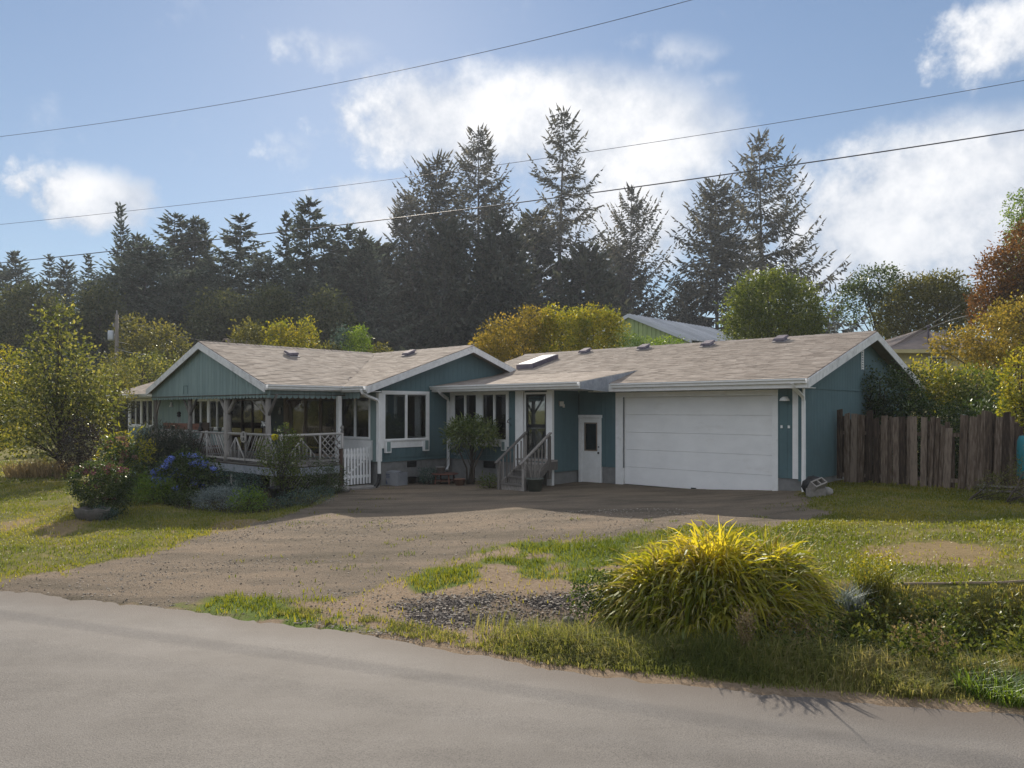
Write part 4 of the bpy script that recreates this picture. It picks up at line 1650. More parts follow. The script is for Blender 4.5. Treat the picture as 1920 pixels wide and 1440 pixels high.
def bay(p, q, style, z0=0.74, z1=1.44):
    """rustic sticks between two posts of the railing"""
    p, q = Vector(p), Vector(q)
    d = (q - p)
    ln = d.length
    d.normalize()
    out = Vector((d.y, -d.x, 0))
    H = z1 - z0
    segs = []

    def diag(off, slope):
        # line a = off + (z - z0) / slope clipped to the bay
        a0, a1 = off, off + H / slope
        t0, t1 = 0.0, 1.0
        for lo_hi in ((0.03, 1), (ln - 0.03, -1)):
            lim, sg = lo_hi
            f0, f1 = (a0 - lim) * sg, (a1 - lim) * sg
            if f0 < 0 and f1 < 0:
                return
            if f0 < 0:
                t0 = max(t0, f0 / (f0 - f1))
            elif f1 < 0:
                t1 = min(t1, f0 / (f0 - f1))
        if t1 - t0 > 0.12:
            segs.append((a0 + (a1 - a0) * t0, z0 + H * t0, a0 + (a1 - a0) * t1, z0 + H * t1))
    if style in ('/', '\\'):
        sl = 1.5 if style == '/' else -1.5
        k = -1.0
        while k < ln + 1.0:
            diag(k, sl * rs.uniform(0.9, 1.12))
            k += 0.15 * rs.uniform(0.85, 1.2)
    elif style == 'x':
        for sl in (1.0, -1.0):
            k = -1.0
            while k < ln + 1.0:
                diag(k, sl)
                k += 0.19
    elif style == 'A':
        segs.append((0.05, z0, ln * 0.5, z1 - 0.1))
        segs.append((ln * 0.5, z1 - 0.1, ln - 0.05, z0))
        k = 0.14
        while k < ln - 0.1:
            hgt = (H - 0.12) * (1 - abs(k - ln / 2) / (ln / 2))
            if hgt > 0.12:
                segs.append((k, z0, k, z0 + hgt))
            k += 0.125
        segs.append((0.02, z1 - 0.25, 0.18, z1))
        segs.append((ln - 0.2, z1, ln - 0.02, z1 - 0.25))
    for a0, s0, a1, s1 in segs:
        m = MB()
        jit = out * rs.uniform(-0.012, 0.012)
        m.tube([p + d * a0 + Vector((0, 0, s0)) + jit, p + d * (a0 + a1) * 0.5 + Vector((0, 0, (s0 + s1) / 2)) + jit + out * rs.uniform(-.012, .012), p + d * a1 + Vector((0, 0, s1)) + jit],
               rs.uniform(0.015, 0.026), 5)
        obj('rail_stick', m, M['railwood'], railing)


stops = [-28.0, -26.6, -24.95, -23.65, -22.3, -21.1, -19.85, -19.05]
for i, st in enumerate(('/', '\\', '/', '\\', 'A', '/', '\\')):
    bay((stops[i] + 0.04, 11.08, 0), (stops[i + 1] - 0.04, 11.08, 0), st)
for s_ in stops:
    m = MB()
    m.tube([(s_, 11.08, 0.58), (s_ + 0.01, 11.09, 1.0), (s_, 11.08, 1.52)], 0.038, 6)
    obj('rail_post', m, M['railwood'], railing)
bay((-19.04, 11.12, 0), (-19.04, 12.3, 0), 'A')
bay((-19.04, 12.36, 0), (-19.04, 13.05, 0), 'x')
for v_ in (12.33, 13.1):
    m = MB()
    m.tube([(-19.04, v_, 0.5), (-19.04, v_, 1.5)], 0.045 if v_ > 13 else 0.03, 6)
    if v_ > 13:
        m.lathe([(0.0, 0.0), (0.05, 0.01), (0.055, 0.05), (0.03, 0.09), (0.055, 0.13), (0.06, 0.17), (0.03, 0.22), (0, 0.225)], (-19.04, v_, 1.5), 8)
    obj('rail_post', m, M['railwood'], railing)

# ------------------------------------------------------------------ picket gate
def gz_uv(u, v):
    p = W(u, v)
    return hz(p.x, p.y)


gv0 = 13.1
gzz = gz_uv(-19.0, 13.6)
gate = thing_uv('picket_gate', 'small white picket gate between the porch corner and the white downspout', 'gate', (-19.0, gv0, gzz))
for i in range(9):
    m = MB()
    a0 = gv0 + 0.02 + i * 0.113
    t = 1.12 + 0.004 * i
    m.prism([(-18.975, a0, gzz + 0.07), (-18.975, a0 + 0.07, gzz + 0.07), (-18.975, a0 + 0.07, gzz + t), (-18.975, a0 + 0.035, gzz + t + 0.055), (-18.975, a0, gzz + t)], (0.02, 0, 0))
    obj('picket', m, M['white'], gate)
for z in (0.26, 0.92):
    m = MB()
    m.box((-19.0, gv0 + 0.01, gzz + z), (-18.977, gv0 + 1.0, gzz + z + 0.085))
    obj('gate_rail', m, M['white'], gate)
m = MB()
m.beam((-18.99, gv0 + 0.1, gzz + 0.34), (-18.99, gv0 + 0.92, gzz + 0.90), 0.022, 0.07, (1, 0, 0))
obj('gate_brace', m, M['white'], gate)
gp = thing_uv('gate_post', 'dark wooden post carrying the white picket gate beside the porch rail', 'post', (-19.0, 13.02, gzz))
m = MB()
m.box((-19.06, 12.99, gzz - 0.2), (-18.97, 13.07, gzz + 1.15))
obj('post', m, M['darkwood'], gp)
m = MB()
m.box((-19.07, 12.98, gzz + 1.15), (-18.96, 13.08, gzz + 1.18))
obj('post_cap', m, M['darkwood'], gp)
# stone slabs by the gate
st = thing_uv('stepping_slab', 'flat grey stone slab on the ground in front of the white gate', 'slab', (-18.6, 13.2, gz_uv(-18.6, 13.2)))
m = MB()
z = gz_uv(-18.55, 13.3)
m.prism([(-18.85, 12.95, z - .02), (-18.25, 12.9, z - .02), (-18.1, 13.5, z - .02), (-18.3, 13.95, z - .02), (-18.85, 13.9, z - .02)], (0, 0, 0.07))
obj('slab', m, M['stone'], st)

# ------------------------------------------------------------------ steps to the breezeway door
sz = gz_uv(-14.3, 15.5)
stairs = thing_uv('entry_steps', 'grey wooden steps with slatted handrails up to the breezeway door', 'steps', (-14.25, 15.4, sz))
SU0, SU1 = -14.72, -13.78
for i in range(4):
    z1 = sz + 0.17 + i * 0.185
    v0 = 15.45 + i * 0.27
    m = MB()
    m.box((SU0 + 0.03, v0 - 0.02, z1 - 0.04), (SU1 - 0.03, v0 + 0.29, z1))
    obj('tread', m, M['greywood'], stairs)
    m = MB()
    m.box((SU0 + 0.05, v0 + 0.01, z1 - 0.19), (SU1 - 0.05, v0 + 0.03, z1 - 0.042))
    obj('riser', m, M['greywood'], stairs)
m = MB()
m.box((-15.1, 16.55, 0.69), (-13.75, 16.88, 0.735))
obj('landing', m, M['greywood'], stairs)
for su in (SU0, SU1):
    m = MB()
    m.prism([(su - 0.02, 15.42, sz - 0.05), (su - 0.02, 15.42, sz + 0.16), (su - 0.02, 16.5, 0.74), (su - 0.02, 16.9, 0.74), (su - 0.02, 16.9, 0.45), (su - 0.02, 16.45, 0.45), (su - 0.02, 15.75, sz - 0.05)], (0.04, 0, 0))
    obj('stringer', m, M['greywood'], stairs)
    m = MB()
    m.box((su - 0.045, 15.40, sz - 0.1), (su + 0.045, 15.49, sz + 0.80))
    obj('newel_post', m, M['greywood'], stairs)
    m = MB()
    m.box((su - 0.04, 16.5, 0.2), (su + 0.04, 16.58, 1.45))
    obj('newel_post', m, M['greywood'], stairs)
    m = MB()
    m.beam((su, 15.28, sz + 0.74), (su, 16.60, 1.53), 0.09, 0.04)
    obj('handrail', m, M['greywood'], stairs)
    for q in range(6):
        v0 = 15.58 + q * 0.155
        f = (v0 - 15.42) / 1.08
        m = MB()
        m.box((su - 0.018, v0, sz + 0.12 + f * (0.72 - sz - 0.1)), (su + 0.018, v0 + 0.036, sz + 0.80 + (v0 - 15.4) * 0.60 - 0.02))
        obj('baluster', m, M['greywood'], stairs)

# ------------------------------------------------------------------ board fence
FV = 20.35
fz = lambda u: gz_uv(u, FV)
fence = thing_uv('board_fence', 'tall old brown board fence with leaning uneven planks beside the garage', 'fence', (-5.0, FV, 0.1))
rs = random.Random(3)
u = -7.06
i = 0
while u < -0.3:
    w_ = rs.choice([0.09, 0.14, 0.14, 0.16])
    gap = rs.choice([0.008, 0.012, 0.015, 0.02, 0.045])
    if -4.62 < u < -4.45 or -3.15 < u < -3.0:
        gap = 0.16
    h = 1.76 + rs.uniform(-0.03, 0.03) + (0.06 if u < -6 else 0)
    if rs.random() < 0.12:
        h -= rs.uniform(.08, .3)
    z0 = fz(u) - 0.03 + (rs.choice([0, 0, 0.05, 0.12]))
    lean = rs.uniform(-0.03, 0.03) + (0.05 if -4.9 < u < -3.2 else 0)
    off = rs.choice([0.0, 0.0, 0.0, 0.045]) + rs.uniform(-.008, .008)
    m = MB()
    sl = rs.uniform(-0.02, 0.02)
    V8 = []
    for dv in (0, 0.022):
        V8.append([(u, FV - 0.03 - off + dv, z0), (u + w_, FV - 0.03 - off + dv, z0), (u + w_ * rs.uniform(.95, 1.04) + lean, FV - 0.03 - off + dv + rs.uniform(-.02, .02), z0 + h + sl), (u + lean, FV - 0.03 - off + dv + rs.uniform(-.01, .01), z0 + h - sl)])
    a, b_ = V8
    m.hexa([a[0], a[1], b_[1], b_[0], a[3], a[2], b_[2], b_[3]])
    obj('plank', m, M['fencewood'], fence)
    if rs.random() < 0.6:        # second layer behind the gap
        m = MB()
        m.box((u + w_ - 0.04, FV + 0.05, z0 + 0.05), (u + w_ + 0.08, FV + 0.072, z0 + h - rs.uniform(0, 0.2)))
        obj('plank', m, M['fencewood'], fence)
    u += w_ + gap
for z in (0.35, 1.45):
    m = MB()
    m.box((-7.05, FV - 0.003, z + 0.1), (-0.2, FV + 0.045, z + 0.19))
    obj('fence_rail', m, M['fencewood'], fence)
for uu in (-6.9, -4.55, -2.2, -0.4):
    m = MB()
    m.box((uu, FV + 0.08, -0.3), (uu + 0.09, FV + 0.17, 1.9))
    obj('fence_post', m, M['fencewood'], fence)


# ------------------------------------------------------------------ small things round the house
def pot(name, label, cat, px, py, r, h, mat, soil=True, group=None, z=None, loc=None):
    p = ground_at(px, py) if loc is None else Vector(loc)
    t = thing(name, label, cat, p, group)
    m = MB()
    m.lathe([(r * 0.72, 0), (r * 0.98, h * 0.9), (r * 1.06, h * 0.9), (r * 1.06, h), (r * 0.94, h), (r * 0.90, h * 0.9)], (0, 0, 0), 14)
    obj('pot_body', m, M[mat], t)
    if soil:
        m = MB()
        m.lathe([(0.0, h * 0.86), (r * 0.9, h * 0.86), (0, h * 0.89)], (0, 0, 0), 12)
        obj('soil', m, M['soil'], t)
    return t


pot('plant_pot', 'large grey green plastic pot with dry stalks beside the entry steps', 'plant pot', 1003, 921, 0.24, 0.36, 'greypot')
t = ROOTS[-1]
m = MB()
rs = random.Random(8)
for i in range(38):
    a, l = rs.uniform(0, 6.28), rs.uniform(0.35, 0.7)
    q = rs.uniform(0.1, 0.45)
    m.tube([(0.1 * math.cos(a), 0.1 * math.sin(a), 0.3), (0.2 * q * math.cos(a) + .1 * math.cos(a), .2 * q * math.sin(a) + .1 * math.sin(a), 0.3 + l * 0.6), (q * math.cos(a), q * math.sin(a), 0.3 + l)], [0.006, 0.005, 0.003], 3)
obj('dry_stalks', m, M['greywood'], t, kind='stuff')

# printed box with an open flap
p = ground_at(742, 909)
t = thing('cardboard_box', 'white printed cardboard box with open flap against the foundation wall', 'box', p, rz=R(-38))
m = MB()
m.box((-0.30, -0.22, 0), (0.30, -0.20, 0.40))
m.box((-0.30, 0.20, 0), (0.30, 0.22, 0.40))
m.box((-0.30, -0.20, 0), (-0.28, 0.20, 0.40))
m.box((0.28, -0.20, 0), (0.30, 0.20, 0.40))
m.box((-0.28, -0.20, 0.001), (0.28, 0.20, 0.02))
obj('box_body', m, M['cardboard'], t)
m = MB()
m.prism([(-0.30, -0.21, 0.402), (0.30, -0.21, 0.402), (0.27, -0.02, 0.44), (-0.27, -0.02, 0.44)], (0, 0.0, 0.008))
obj('flap', m, M['cardboard'], t)
m = MB()
for z0, z1 in ((0.32, 0.35), (0.27, 0.295), (0.225, 0.245)):
    m.box((-0.27, -0.224, z0), (-0.03, -0.2215, z1))
m.prism([(-0.26, -0.2225, 0.03), (-0.12, -0.2225, 0.03), (-0.2, -0.2225, 0.19), (-0.26, -0.2225, 0.19)], (0, -0.002, 0))
obj('print', m, M['print'], t)

# low round table with pots
p = ground_at(834, 907)
t = thing('plant_table', 'low dark round table under the potted plant at the breezeway wall', 'table', p)
m = MB()
m.lathe([(0, 0.30), (0.42, 0.30), (0.44, 0.315), (0.42, 0.33), (0, 0.33)], (0, 0, 0), 18)
obj('table_top', m, M['redwood'], t)
for a in range(4):
    m = MB()
    q = a * math.pi / 2 + 0.5
    m.tube([(0.33 * math.cos(q), 0.33 * math.sin(q), 0), (0.30 * math.cos(q), 0.30 * math.sin(q), 0.30)], 0.022, 6)
    obj('leg', m, M['redwood'], t)
m = MB()
m.lathe([(0, 0.10), (0.30, 0.10), (0.30, 0.12), (0, 0.12)], (0, 0, 0), 16)
obj('shelf', m, M['redwood'], t)
pot('table_pot', 'pale square-sided pot standing on the low round table', 'plant pot', 0, 0, 0.13, 0.20, 'stone', loc=tuple(p + Vector((-0.12, -0.05, 0.335))))
pot('ground_pot', 'terracotta pot standing on the ground right of the round table', 'plant pot', 862, 910, 0.17, 0.20, 'terracotta')
pot('wall_pot', 'dark pot on the ground right of the white cardboard box', 'plant pot', 773, 906, 0.15, 0.20, 'black')
pot('bucket', 'small grey pot between the dark pot and the round table', 'plant pot', 790, 906, 0.14, 0.22, 'greypot')
# dark pot of the rose
p = ground_at(530, 934)
rose_base = Vector(p)
t = pot('rose_tub', 'black tub at the foot of the tall yellow rose', 'tub', 0, 0, 0.36, 0.30, 'black', loc=tuple(p))

# concrete blocks by the garage corner
bp_ = ground_at(1530, 931)
t = thing('concrete_block', 'upper concrete block with two cores tilted on the pile by the garage downspout', 'concrete block', bp_ + Vector((0.0, 0, 0.20)), rz=R(35))
t.rotation_euler = (R(38), R(-14), R(28))


def block_mesh():
    m = MB()
    L_, D_, H_ = 0.39, 0.19, 0.19
    xs = [-L_ / 2, -L_ / 2 + .035, -.017, .017, L_ / 2 - .035, L_ / 2]
    m.box((xs[0], -D_ / 2, 0), (xs[5], -D_ / 2 + .033, H_), 0.6)
    m.box((xs[0], D_ / 2 - .033, 0), (xs[5], D_ / 2, H_), 0.6)
    for a, b in ((0, 1), (2, 3), (4, 5)):
        m.box((xs[a], -D_ / 2 + .033, 0), (xs[b], D_ / 2 - .033, H_), 0.5)
    m.box((xs[1], -D_ / 2 + .033, 0.0), (xs[2], D_ / 2 - .033, 0.02), 0.1)
    m.box((xs[3], -D_ / 2 + .033, 0.0), (xs[4], D_ / 2 - .033, 0.02), 0.1)
    return m


obj('block_body', block_mesh(), M['block'], t)
t2 = thing('concrete_block', 'lower concrete block lying flat under the tilted one by the garage', 'concrete block', bp_ + Vector((-0.02, -0.05, 0.0)), rz=R(12))
obj('block_body', block_mesh(), M['block'], t2)
rk = random.Random(4)


def rock(name, label, loc, r, mat='stone', flat=0.7):
    m = MB()
    n, k = 10, 6
    rows = []
    for i in range(k + 1):
        th = math.pi * i / k
        rows.append([(r * math.sin(th) * math.cos(2 * math.pi * j / n) * rk.uniform(.85, 1.15), r * math.sin(th) * math.sin(2 * math.pi * j / n) * rk.uniform(.85, 1.15), r * flat * (1 - math.cos(th)) * rk.uniform(.95, 1.05) - 0.03) for j in range(n)])
    V = np.array(rows)
    i = np.arange(k)[:, None] * n
    j = np.arange(n)[None, :]
    m.arr(V.reshape(-1, 3), np.stack([i + j, i + (j + 1) % n, i + n + (j + 1) % n, i + n + j], -1).reshape(-1, 4))
    o = obj(name, m, M[mat])
    o.location = loc
    return tag(o, label, 'rock')


rock('rock', 'rounded grey boulder right of the concrete blocks at the fence', bp_ + Vector((0.28, 0.15, 0)), 0.17)
rock('rock', 'dark boulder behind the concrete blocks against the garage wall', bp_ + Vector((0.1, 0.42, -.04)), 0.25, 'black', 1.0)
rock('rock', 'pale stone at the left foot of the white gate', ground_at(627, 917), 0.13)
rock('rock', 'larger pale stone just left of the flat slab at the gate', ground_at(647, 922), 0.16)
rock('rock', 'pale grey stone half hidden in weeds below the dark gravel', ground_at(1068, 1174), 0.11, 'darkconc')
# dark bag leaning by the blocks
# pallet in front of the fence
t = thing_uv('wood_slat_rack', 'low pale slatted wooden rack lying in front of the board fence', 'rack', (-3.3, 19.7, 0.1))
for q in range(4):
    m = MB()
    m.box((-3.75 + 0.03 * q, 19.75 - 0.05 * q, 0.46 - q * 0.105), (-2.75 + 0.02 * q, 19.77 - 0.05 * q, 0.50 - q * 0.105))
    obj('slat', m, M['greywood'], t)
for uu in (-3.6, -2.85):
    m = MB()
    m.beam((uu, 19.80, 0.55), (uu, 19.55, 0.03), 0.05, 0.03)
    obj('crosspiece', m, M['greywood'], t)
p = W(-2.74, 19.98, 0.1)
t = thing('plastic_barrel', 'turquoise plastic barrel at the right end of the board fence', 'barrel', (p.x, p.y, hz(p.x, p.y) + 0.35))
m = MB()
m.lathe([(0.0, 0.35), (0.26, 0.36), (0.29, 0.45), (0.28, 0.7), (0.29, 0.95), (0.28, 1.2), (0.24, 1.32), (0, 1.34)], (0, 0, -0.35), 16)
obj('barrel_body', m, M['turquoise'], t)
m = MB()
for a in (0, 1, 2):
    q = a * 2.1
    m.box((0.15 * math.cos(q) - .05, 0.15 * math.sin(q) - .05, -0.36), (0.15 * math.cos(q) + .05, 0.15 * math.sin(q) + .05, 0.0))
obj('barrel_stand', m, M['fencewood'], t)

# stone planter trough on the lawn
p = ground_at(172, 975)
t = thing('stone_trough', 'oval grey stone trough on the lawn before the clipped shrub', 'planter', p, rz=R(-12))
m = MB()
prof = [(0.62, 0.0), (0.86, 0.10), (1.0, 0.25), (0.93, 0.26), (0.80, 0.15)]
n = 20
V = np.array([[(0.46 * r * math.cos(2 * math.pi * j / n), 0.22 * r * math.sin(2 * math.pi * j / n), z + 0.03 * math.sin(j * 1.9)) for j in range(n)] for r, z in prof])
i = np.arange(4)[:, None] * n
j = np.arange(n)[None, :]
m.arr(V.reshape(-1, 3), np.stack([i + j, i + (j + 1) % n, i + n + (j + 1) % n, i + n + j], -1).reshape(-1, 4))
obj('trough_body', m, M['darkconc'], t, smooth=True)
m = MB()
m.lathe([(0, 0.16), (0.2, 0.17), (0, 0.19)], (0, 0, 0), 12)
obj('soil', m, M['soil'], t)

# ------------------------------------------------------------------ things on the porch
def uvt(name, label, cat, u, v, z, group=None):
    return thing_uv(name, label, cat, (u, v, z), group)


t = uvt('porch_bench', 'long red brown wooden bench at the left end of the porch', 'bench', -29.0, 12.6, 0.1)
m = MB()
m.box((-31.3, 12.85, 1.42), (-27.9, 12.9, 1.66))
obj('backrest', m, M['redwood'], t)
m = MB()
m.box((-31.3, 12.4, 1.02), (-27.9, 12.85, 1.08))
obj('seat', m, M['redwood'], t)
for uu in (-31.2, -29.6, -28.05):
    m = MB()
    m.box((uu, 12.42, 0.0), (uu + 0.08, 12.9, 1.02))
    obj('leg', m, M['redwood'], t)
    m = MB()
    m.box((uu, 12.9, 1.0), (uu + 0.08, 12.95, 1.62))
    obj('leg', m, M['redwood'], t)
t = uvt('porch_chair', 'dark wooden chair with square back standing on the left of the porch', 'chair', -27.2, 12.4, DKZ)
m = MB()
m.box((-27.5, 12.7, 1.15), (-26.95, 12.74, 1.72))
obj('backrest', m, M['darkwood'], t)
m = MB()
m.box((-27.5, 12.25, 1.0), (-26.95, 12.7, 1.05))
obj('seat', m, M['darkwood'], t)
for a in (-27.48, -27.0):
    for b_ in (12.27, 12.66):
        m = MB()
        m.box((a, b_, DKZ), (a + 0.04, b_ + 0.04, 1.0))
        obj('leg', m, M['darkwood'], t)
# barrel planter between the rails
t = uvt('barrel_planter', 'half barrel planter with hoops standing behind the porch sticks', 'planter', -24.2, 11.5, DKZ)
m = MB()
m.lathe([(0.26, 0), (0.33, 0.2), (0.34, 0.42), (0.30, 0.42), (0.28, 0.36)], (-24.2, 11.5, DKZ), 14)
obj('barrel_body', m, M['redwood'], t)
m = MB()
m.lathe([(0.325, 0.14), (0.335, 0.14), (0.337, 0.18), (0.327, 0.18)], (-24.2, 11.5, DKZ), 14)
m.lathe([(0.345, 0.34), (0.352, 0.34), (0.352, 0.38), (0.345, 0.38)], (-24.2, 11.5, DKZ), 14)
obj('hoop', m, M['ventcap'], t)
# figure on the rail
t = uvt('rail_ornament', 'dark bottle-shaped ornament standing on the porch rail', 'ornament', -24.1, 11.08, 1.5)
m = MB()
m.lathe([(0.0, 0), (0.09, 0.0), (0.085, 0.05), (0.05, 0.13), (0.03, 0.17), (0.045, 0.20), (0.04, 0.25), (0.0, 0.29)], (-24.1, 11.08, 1.503), 10)
obj('ornament_body', m, M['black'], t)
for k_, (uu, r_, lab) in enumerate(((-26.2, 0.07, 'small dark pot on the rail near the porch chair'), (-23.3, 0.06, 'small pale pot on the rail right of the dark ornament'),
                                    (-22.75, 0.065, 'small dark pot on the rail left of the thick post'))):
    t = uvt('rail_pot', lab, 'plant pot', uu, 11.08, 1.5)
    m = MB()
    m.lathe([(r_ * .7, 0), (r_, .11), (r_ * 1.1, .11), (r_ * 1.1, .14), (0, .14)], (uu, 11.08, 1.503), 10)
    obj('pot_body', m, M[('black', 'stone', 'greypot')[k_]], t)
# hanging things
t = uvt('wind_chime', 'dark wind chime hanging between the two left porch posts', 'wind chime', -26.35, 11.35, 2.0)
m = MB()
m.tube([(-26.35, 11.35, 2.63), (-26.35, 11.35, 2.12)], 0.006, 4)
obj('cord', m, M['black'], t)
m = MB()
m.lathe([(0, 0.2), (0.05, 0.19), (0.08, 0.13), (0.05, 0.10), (0.075, 0.06), (0.03, 0.0), (0, 0)], (-26.35, 11.35, 1.93), 8)
obj('chime_body', m, M['black'], t)
m = MB()
for q in range(5):
    a = q * 1.256
    m.tube([(-26.35 + .05 * math.cos(a), 11.35 + .05 * math.sin(a), 1.95), (-26.35 + .05 * math.cos(a), 11.35 + .05 * math.sin(a), 1.78 - 0.02 * q)], 0.008, 4)
obj('chime_tube', m, M['ventcap'], t)
t = uvt('hanging_bell', 'pale bell ornament hanging by the leftmost porch post', 'ornament', -27.1, 11.4, 2.3)
m = MB()
m.tube([(-27.1, 11.4, 2.63), (-27.1, 11.4, 2.48)], 0.006, 4)
obj('cord', m, M['black'], t)
m = MB()
m.lathe([(0, 0.18), (0.03, 0.16), (0.035, 0.08), (0.075, 0.0), (0.06, 0.0), (0, 0.05)], (-27.1, 11.4, 2.30), 10)
obj('bell', m, M['white'], t)
t = uvt('hanging_basket', 'dark hanging basket with trailing stems under the porch eave', 'hanging basket', -20.9, 12.6, 2.3)
m = MB()
m.lathe([(0.05, 0.0), (0.19, 0.09), (0.22, 0.16), (0.2, 0.16), (0, 0.12)], (-20.9, 12.6, 2.32), 12)
obj('basket', m, M['darkwood'], t)
m = MB()
rs = random.Random(5)
for q in range(46):
    a, r_ = rs.uniform(0, 6.28), rs.uniform(0.05, 0.34)
    m.tube([(-20.9, 12.6, 2.46), (-20.9 + r_ * .7 * math.cos(a), 12.6 + r_ * .7 * math.sin(a), 2.50), (-20.9 + r_ * math.cos(a), 12.6 + r_ * math.sin(a), 2.46 - rs.uniform(0, .28))], [0.012, 0.012, 0.006], 3)
obj('stems', m, M['darkwood'], t)
m = MB()
for a in (0.3, 2.4, 4.5):
    m.tube([(-20.9 + .2 * math.cos(a), 12.6 + .2 * math.sin(a), 2.47), (-20.9, 12.6, 2.64)], 0.006, 3)
obj('chain', m, M['black'], t)
t = uvt('door_ornament', 'small pale ornament hanging on the dark green porch door', 'ornament', -24.35, 14.13, 2.2)
m = MB()
m.lathe([(0, 0), (0.04, .03), (0.05, .12), (0.02, .2), (0.035, .24), (0, .29)], (-24.38, 14.12, 2.02), 8)
obj('ornament_body', m, M['white'], t)
# shelf bracket hanging from the corner post
t = uvt('corner_shelf', 'thin wooden shelf arm with slanting strut beside the right porch post', 'shelf', -20.6, 11.3, 2.3)
m = MB()
m.beam((-21.2, 11.2, 2.50), (-19.95, 11.2, 2.51), 0.14, 0.03)
obj('shelf_board', m, M['greywood'], t)
m = MB()
m.tube([(-20.95, 11.2, 2.49), (-20.0, 11.15, 2.02), (-19.95, 11.14, 1.75)], 0.022, 5)
obj('strut', m, M['greywood'], t)


def lettering(body, size, loc, rot, mat, parent, name='lettering', depth=0.004):
    cu = bpy.data.curves.new(name, 'FONT')
    cu.body = body
    cu.size = size
    cu.align_x = 'CENTER'
    cu.align_y = 'CENTER'
    cu.extrude = depth
    cu.materials.append(mat)
    o = bpy.data.objects.new(name, cu)
    o.location = loc
    o.rotation_euler = rot
    return link(o, parent)


t = uvt('number_sign', 'small dark sign with pale characters hanging beside the right porch post', 'sign', -20.62, 11.45, 1.7)
m = MB()
m.box((-20.88, 11.45, 1.66), (-20.38, 11.47, 1.86))
obj('sign_board', m, M['black'], t)
lettering('7604', 0.2, (-0.02, -0.005, 0.06), (R(90), 0, 0), M['white'], t)
m = MB()
m.tube([(-20.8, 11.46, 1.86), (-20.62, 11.46, 2.08), (-20.45, 11.46, 1.86)], 0.006, 3)
obj('cord', m, M['black'], t)
t = uvt('round_plaque', 'round pale plaque with dark letters hanging from the front porch rail', 'plaque', -21.1, 11.0, 1.42)
m = MB()
n = 20
m.prism([(-21.1 + .17 * math.cos(2 * math.pi * k / n), 11.02, 1.38 + .17 * math.sin(2 * math.pi * k / n)) for k in range(n)], (0, -0.02, 0))
obj('disc', m, M['stone'], t)
lettering('B', 0.15, (0.03, -0.003, 0.03), (R(90), 0, 0), M['black'], t)
lettering('UR', 0.15, (0.0, -0.003, -0.11), (R(90), 0, 0), M['black'], t)

# ------------------------------------------------------------------ foliage
LM = {}
LM['spruce'] = leaf_mat('spruce_needles', [(0.040, 0.045, 0.042), (0.075, 0.078, 0.070), (0.14, 0.13, 0.112)], 0.32, 0.6, 0.04, (1.2, 1.15, 0.9), 0.3, 0.25)
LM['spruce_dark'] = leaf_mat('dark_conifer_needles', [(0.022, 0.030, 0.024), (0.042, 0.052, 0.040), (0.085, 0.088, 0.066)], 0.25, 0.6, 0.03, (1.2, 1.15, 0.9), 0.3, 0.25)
LM['cypress'] = leaf_mat('far_conifer_needles', [(0.034, 0.048, 0.040), (0.064, 0.082, 0.066), (0.12, 0.135, 0.11)], 0.32, 0.6, 0.03, (1.15, 1.15, 1.0), 0.3, 0.2)
LM['mid'] = leaf_mat('green_leaves', [(0.030, 0.050, 0.012), (0.065, 0.090, 0.024), (0.13, 0.15, 0.045)], 0.42, 0.4, 0.06)
LM['gloss'] = leaf_mat('glossy_pale_leaves', [(0.030, 0.044, 0.014), (0.085, 0.100, 0.032), (0.22, 0.215, 0.09)], 0.42, 0.4, 0.055)
LM['yellow'] = leaf_mat('yellow_green_leaves', [(0.075, 0.095, 0.014), (0.15, 0.155, 0.022), (0.24, 0.20, 0.03)], 0.48, 0.45, 0.05)
LM['gold'] = leaf_mat('golden_leaves', [(0.080, 0.076, 0.016), (0.165, 0.146, 0.028), (0.29, 0.225, 0.055)], 0.42, 0.45, 0.04, (1.6, 1.35, 0.7))
LM['rust'] = leaf_mat('rusty_orange_leaves', [(0.050, 0.033, 0.012), (0.115, 0.068, 0.019), (0.20, 0.112, 0.028)], 0.36, 0.5, 0.04, (1.6, 1.1, 0.6))
LM['olive'] = leaf_mat('olive_leaves', [(0.040, 0.046, 0.016), (0.080, 0.084, 0.028), (0.14, 0.13, 0.05)], 0.40, 0.45, 0.06)
LM['dark'] = leaf_mat('dark_green_leaves', [(0.014, 0.027, 0.011), (0.034, 0.056, 0.020), (0.085, 0.115, 0.042)], 0.34, 0.4, 0.08)
LM['purple'] = leaf_mat('dark_purple_leaves', [(0.018, 0.014, 0.016), (0.035, 0.028, 0.030), (0.06, 0.055, 0.045)], 0.3, 0.35, 0.12, (1.4, 1.0, 1.0))
LM['bluegreen'] = leaf_mat('blue_green_leaves', [(0.03, 0.055, 0.045), (0.055, 0.09, 0.075), (0.10, 0.14, 0.12)], 0.3, 0.45, 0.06, (1.3, 1.3, 1.1))
LM['rhodo'] = leaf_mat('long_evergreen_leaves', [(0.040, 0.062, 0.016), (0.095, 0.13, 0.040), (0.21, 0.24, 0.10)], 0.35, 0.35, 0.12)
LM['silver'] = leaf_mat('silver_leaves', [(0.10, 0.13, 0.13), (0.16, 0.19, 0.19), (0.24, 0.27, 0.27)], 0.25, 0.6, 0.03, (1.2, 1.2, 1.1))
LM['bright'] = leaf_mat('bright_green_leaves', [(0.045, 0.085, 0.015), (0.085, 0.14, 0.024), (0.14, 0.19, 0.04)], 0.45, 0.45, 0.05)
LM['reed'] = leaf_mat('ornamental_grass_blades', [(0.075, 0.105, 0.014), (0.20, 0.205, 0.026), (0.40, 0.345, 0.055)], 0.55, 0.5, 0.02, (1.75, 1.6, 0.6), 0.2, 1.5)
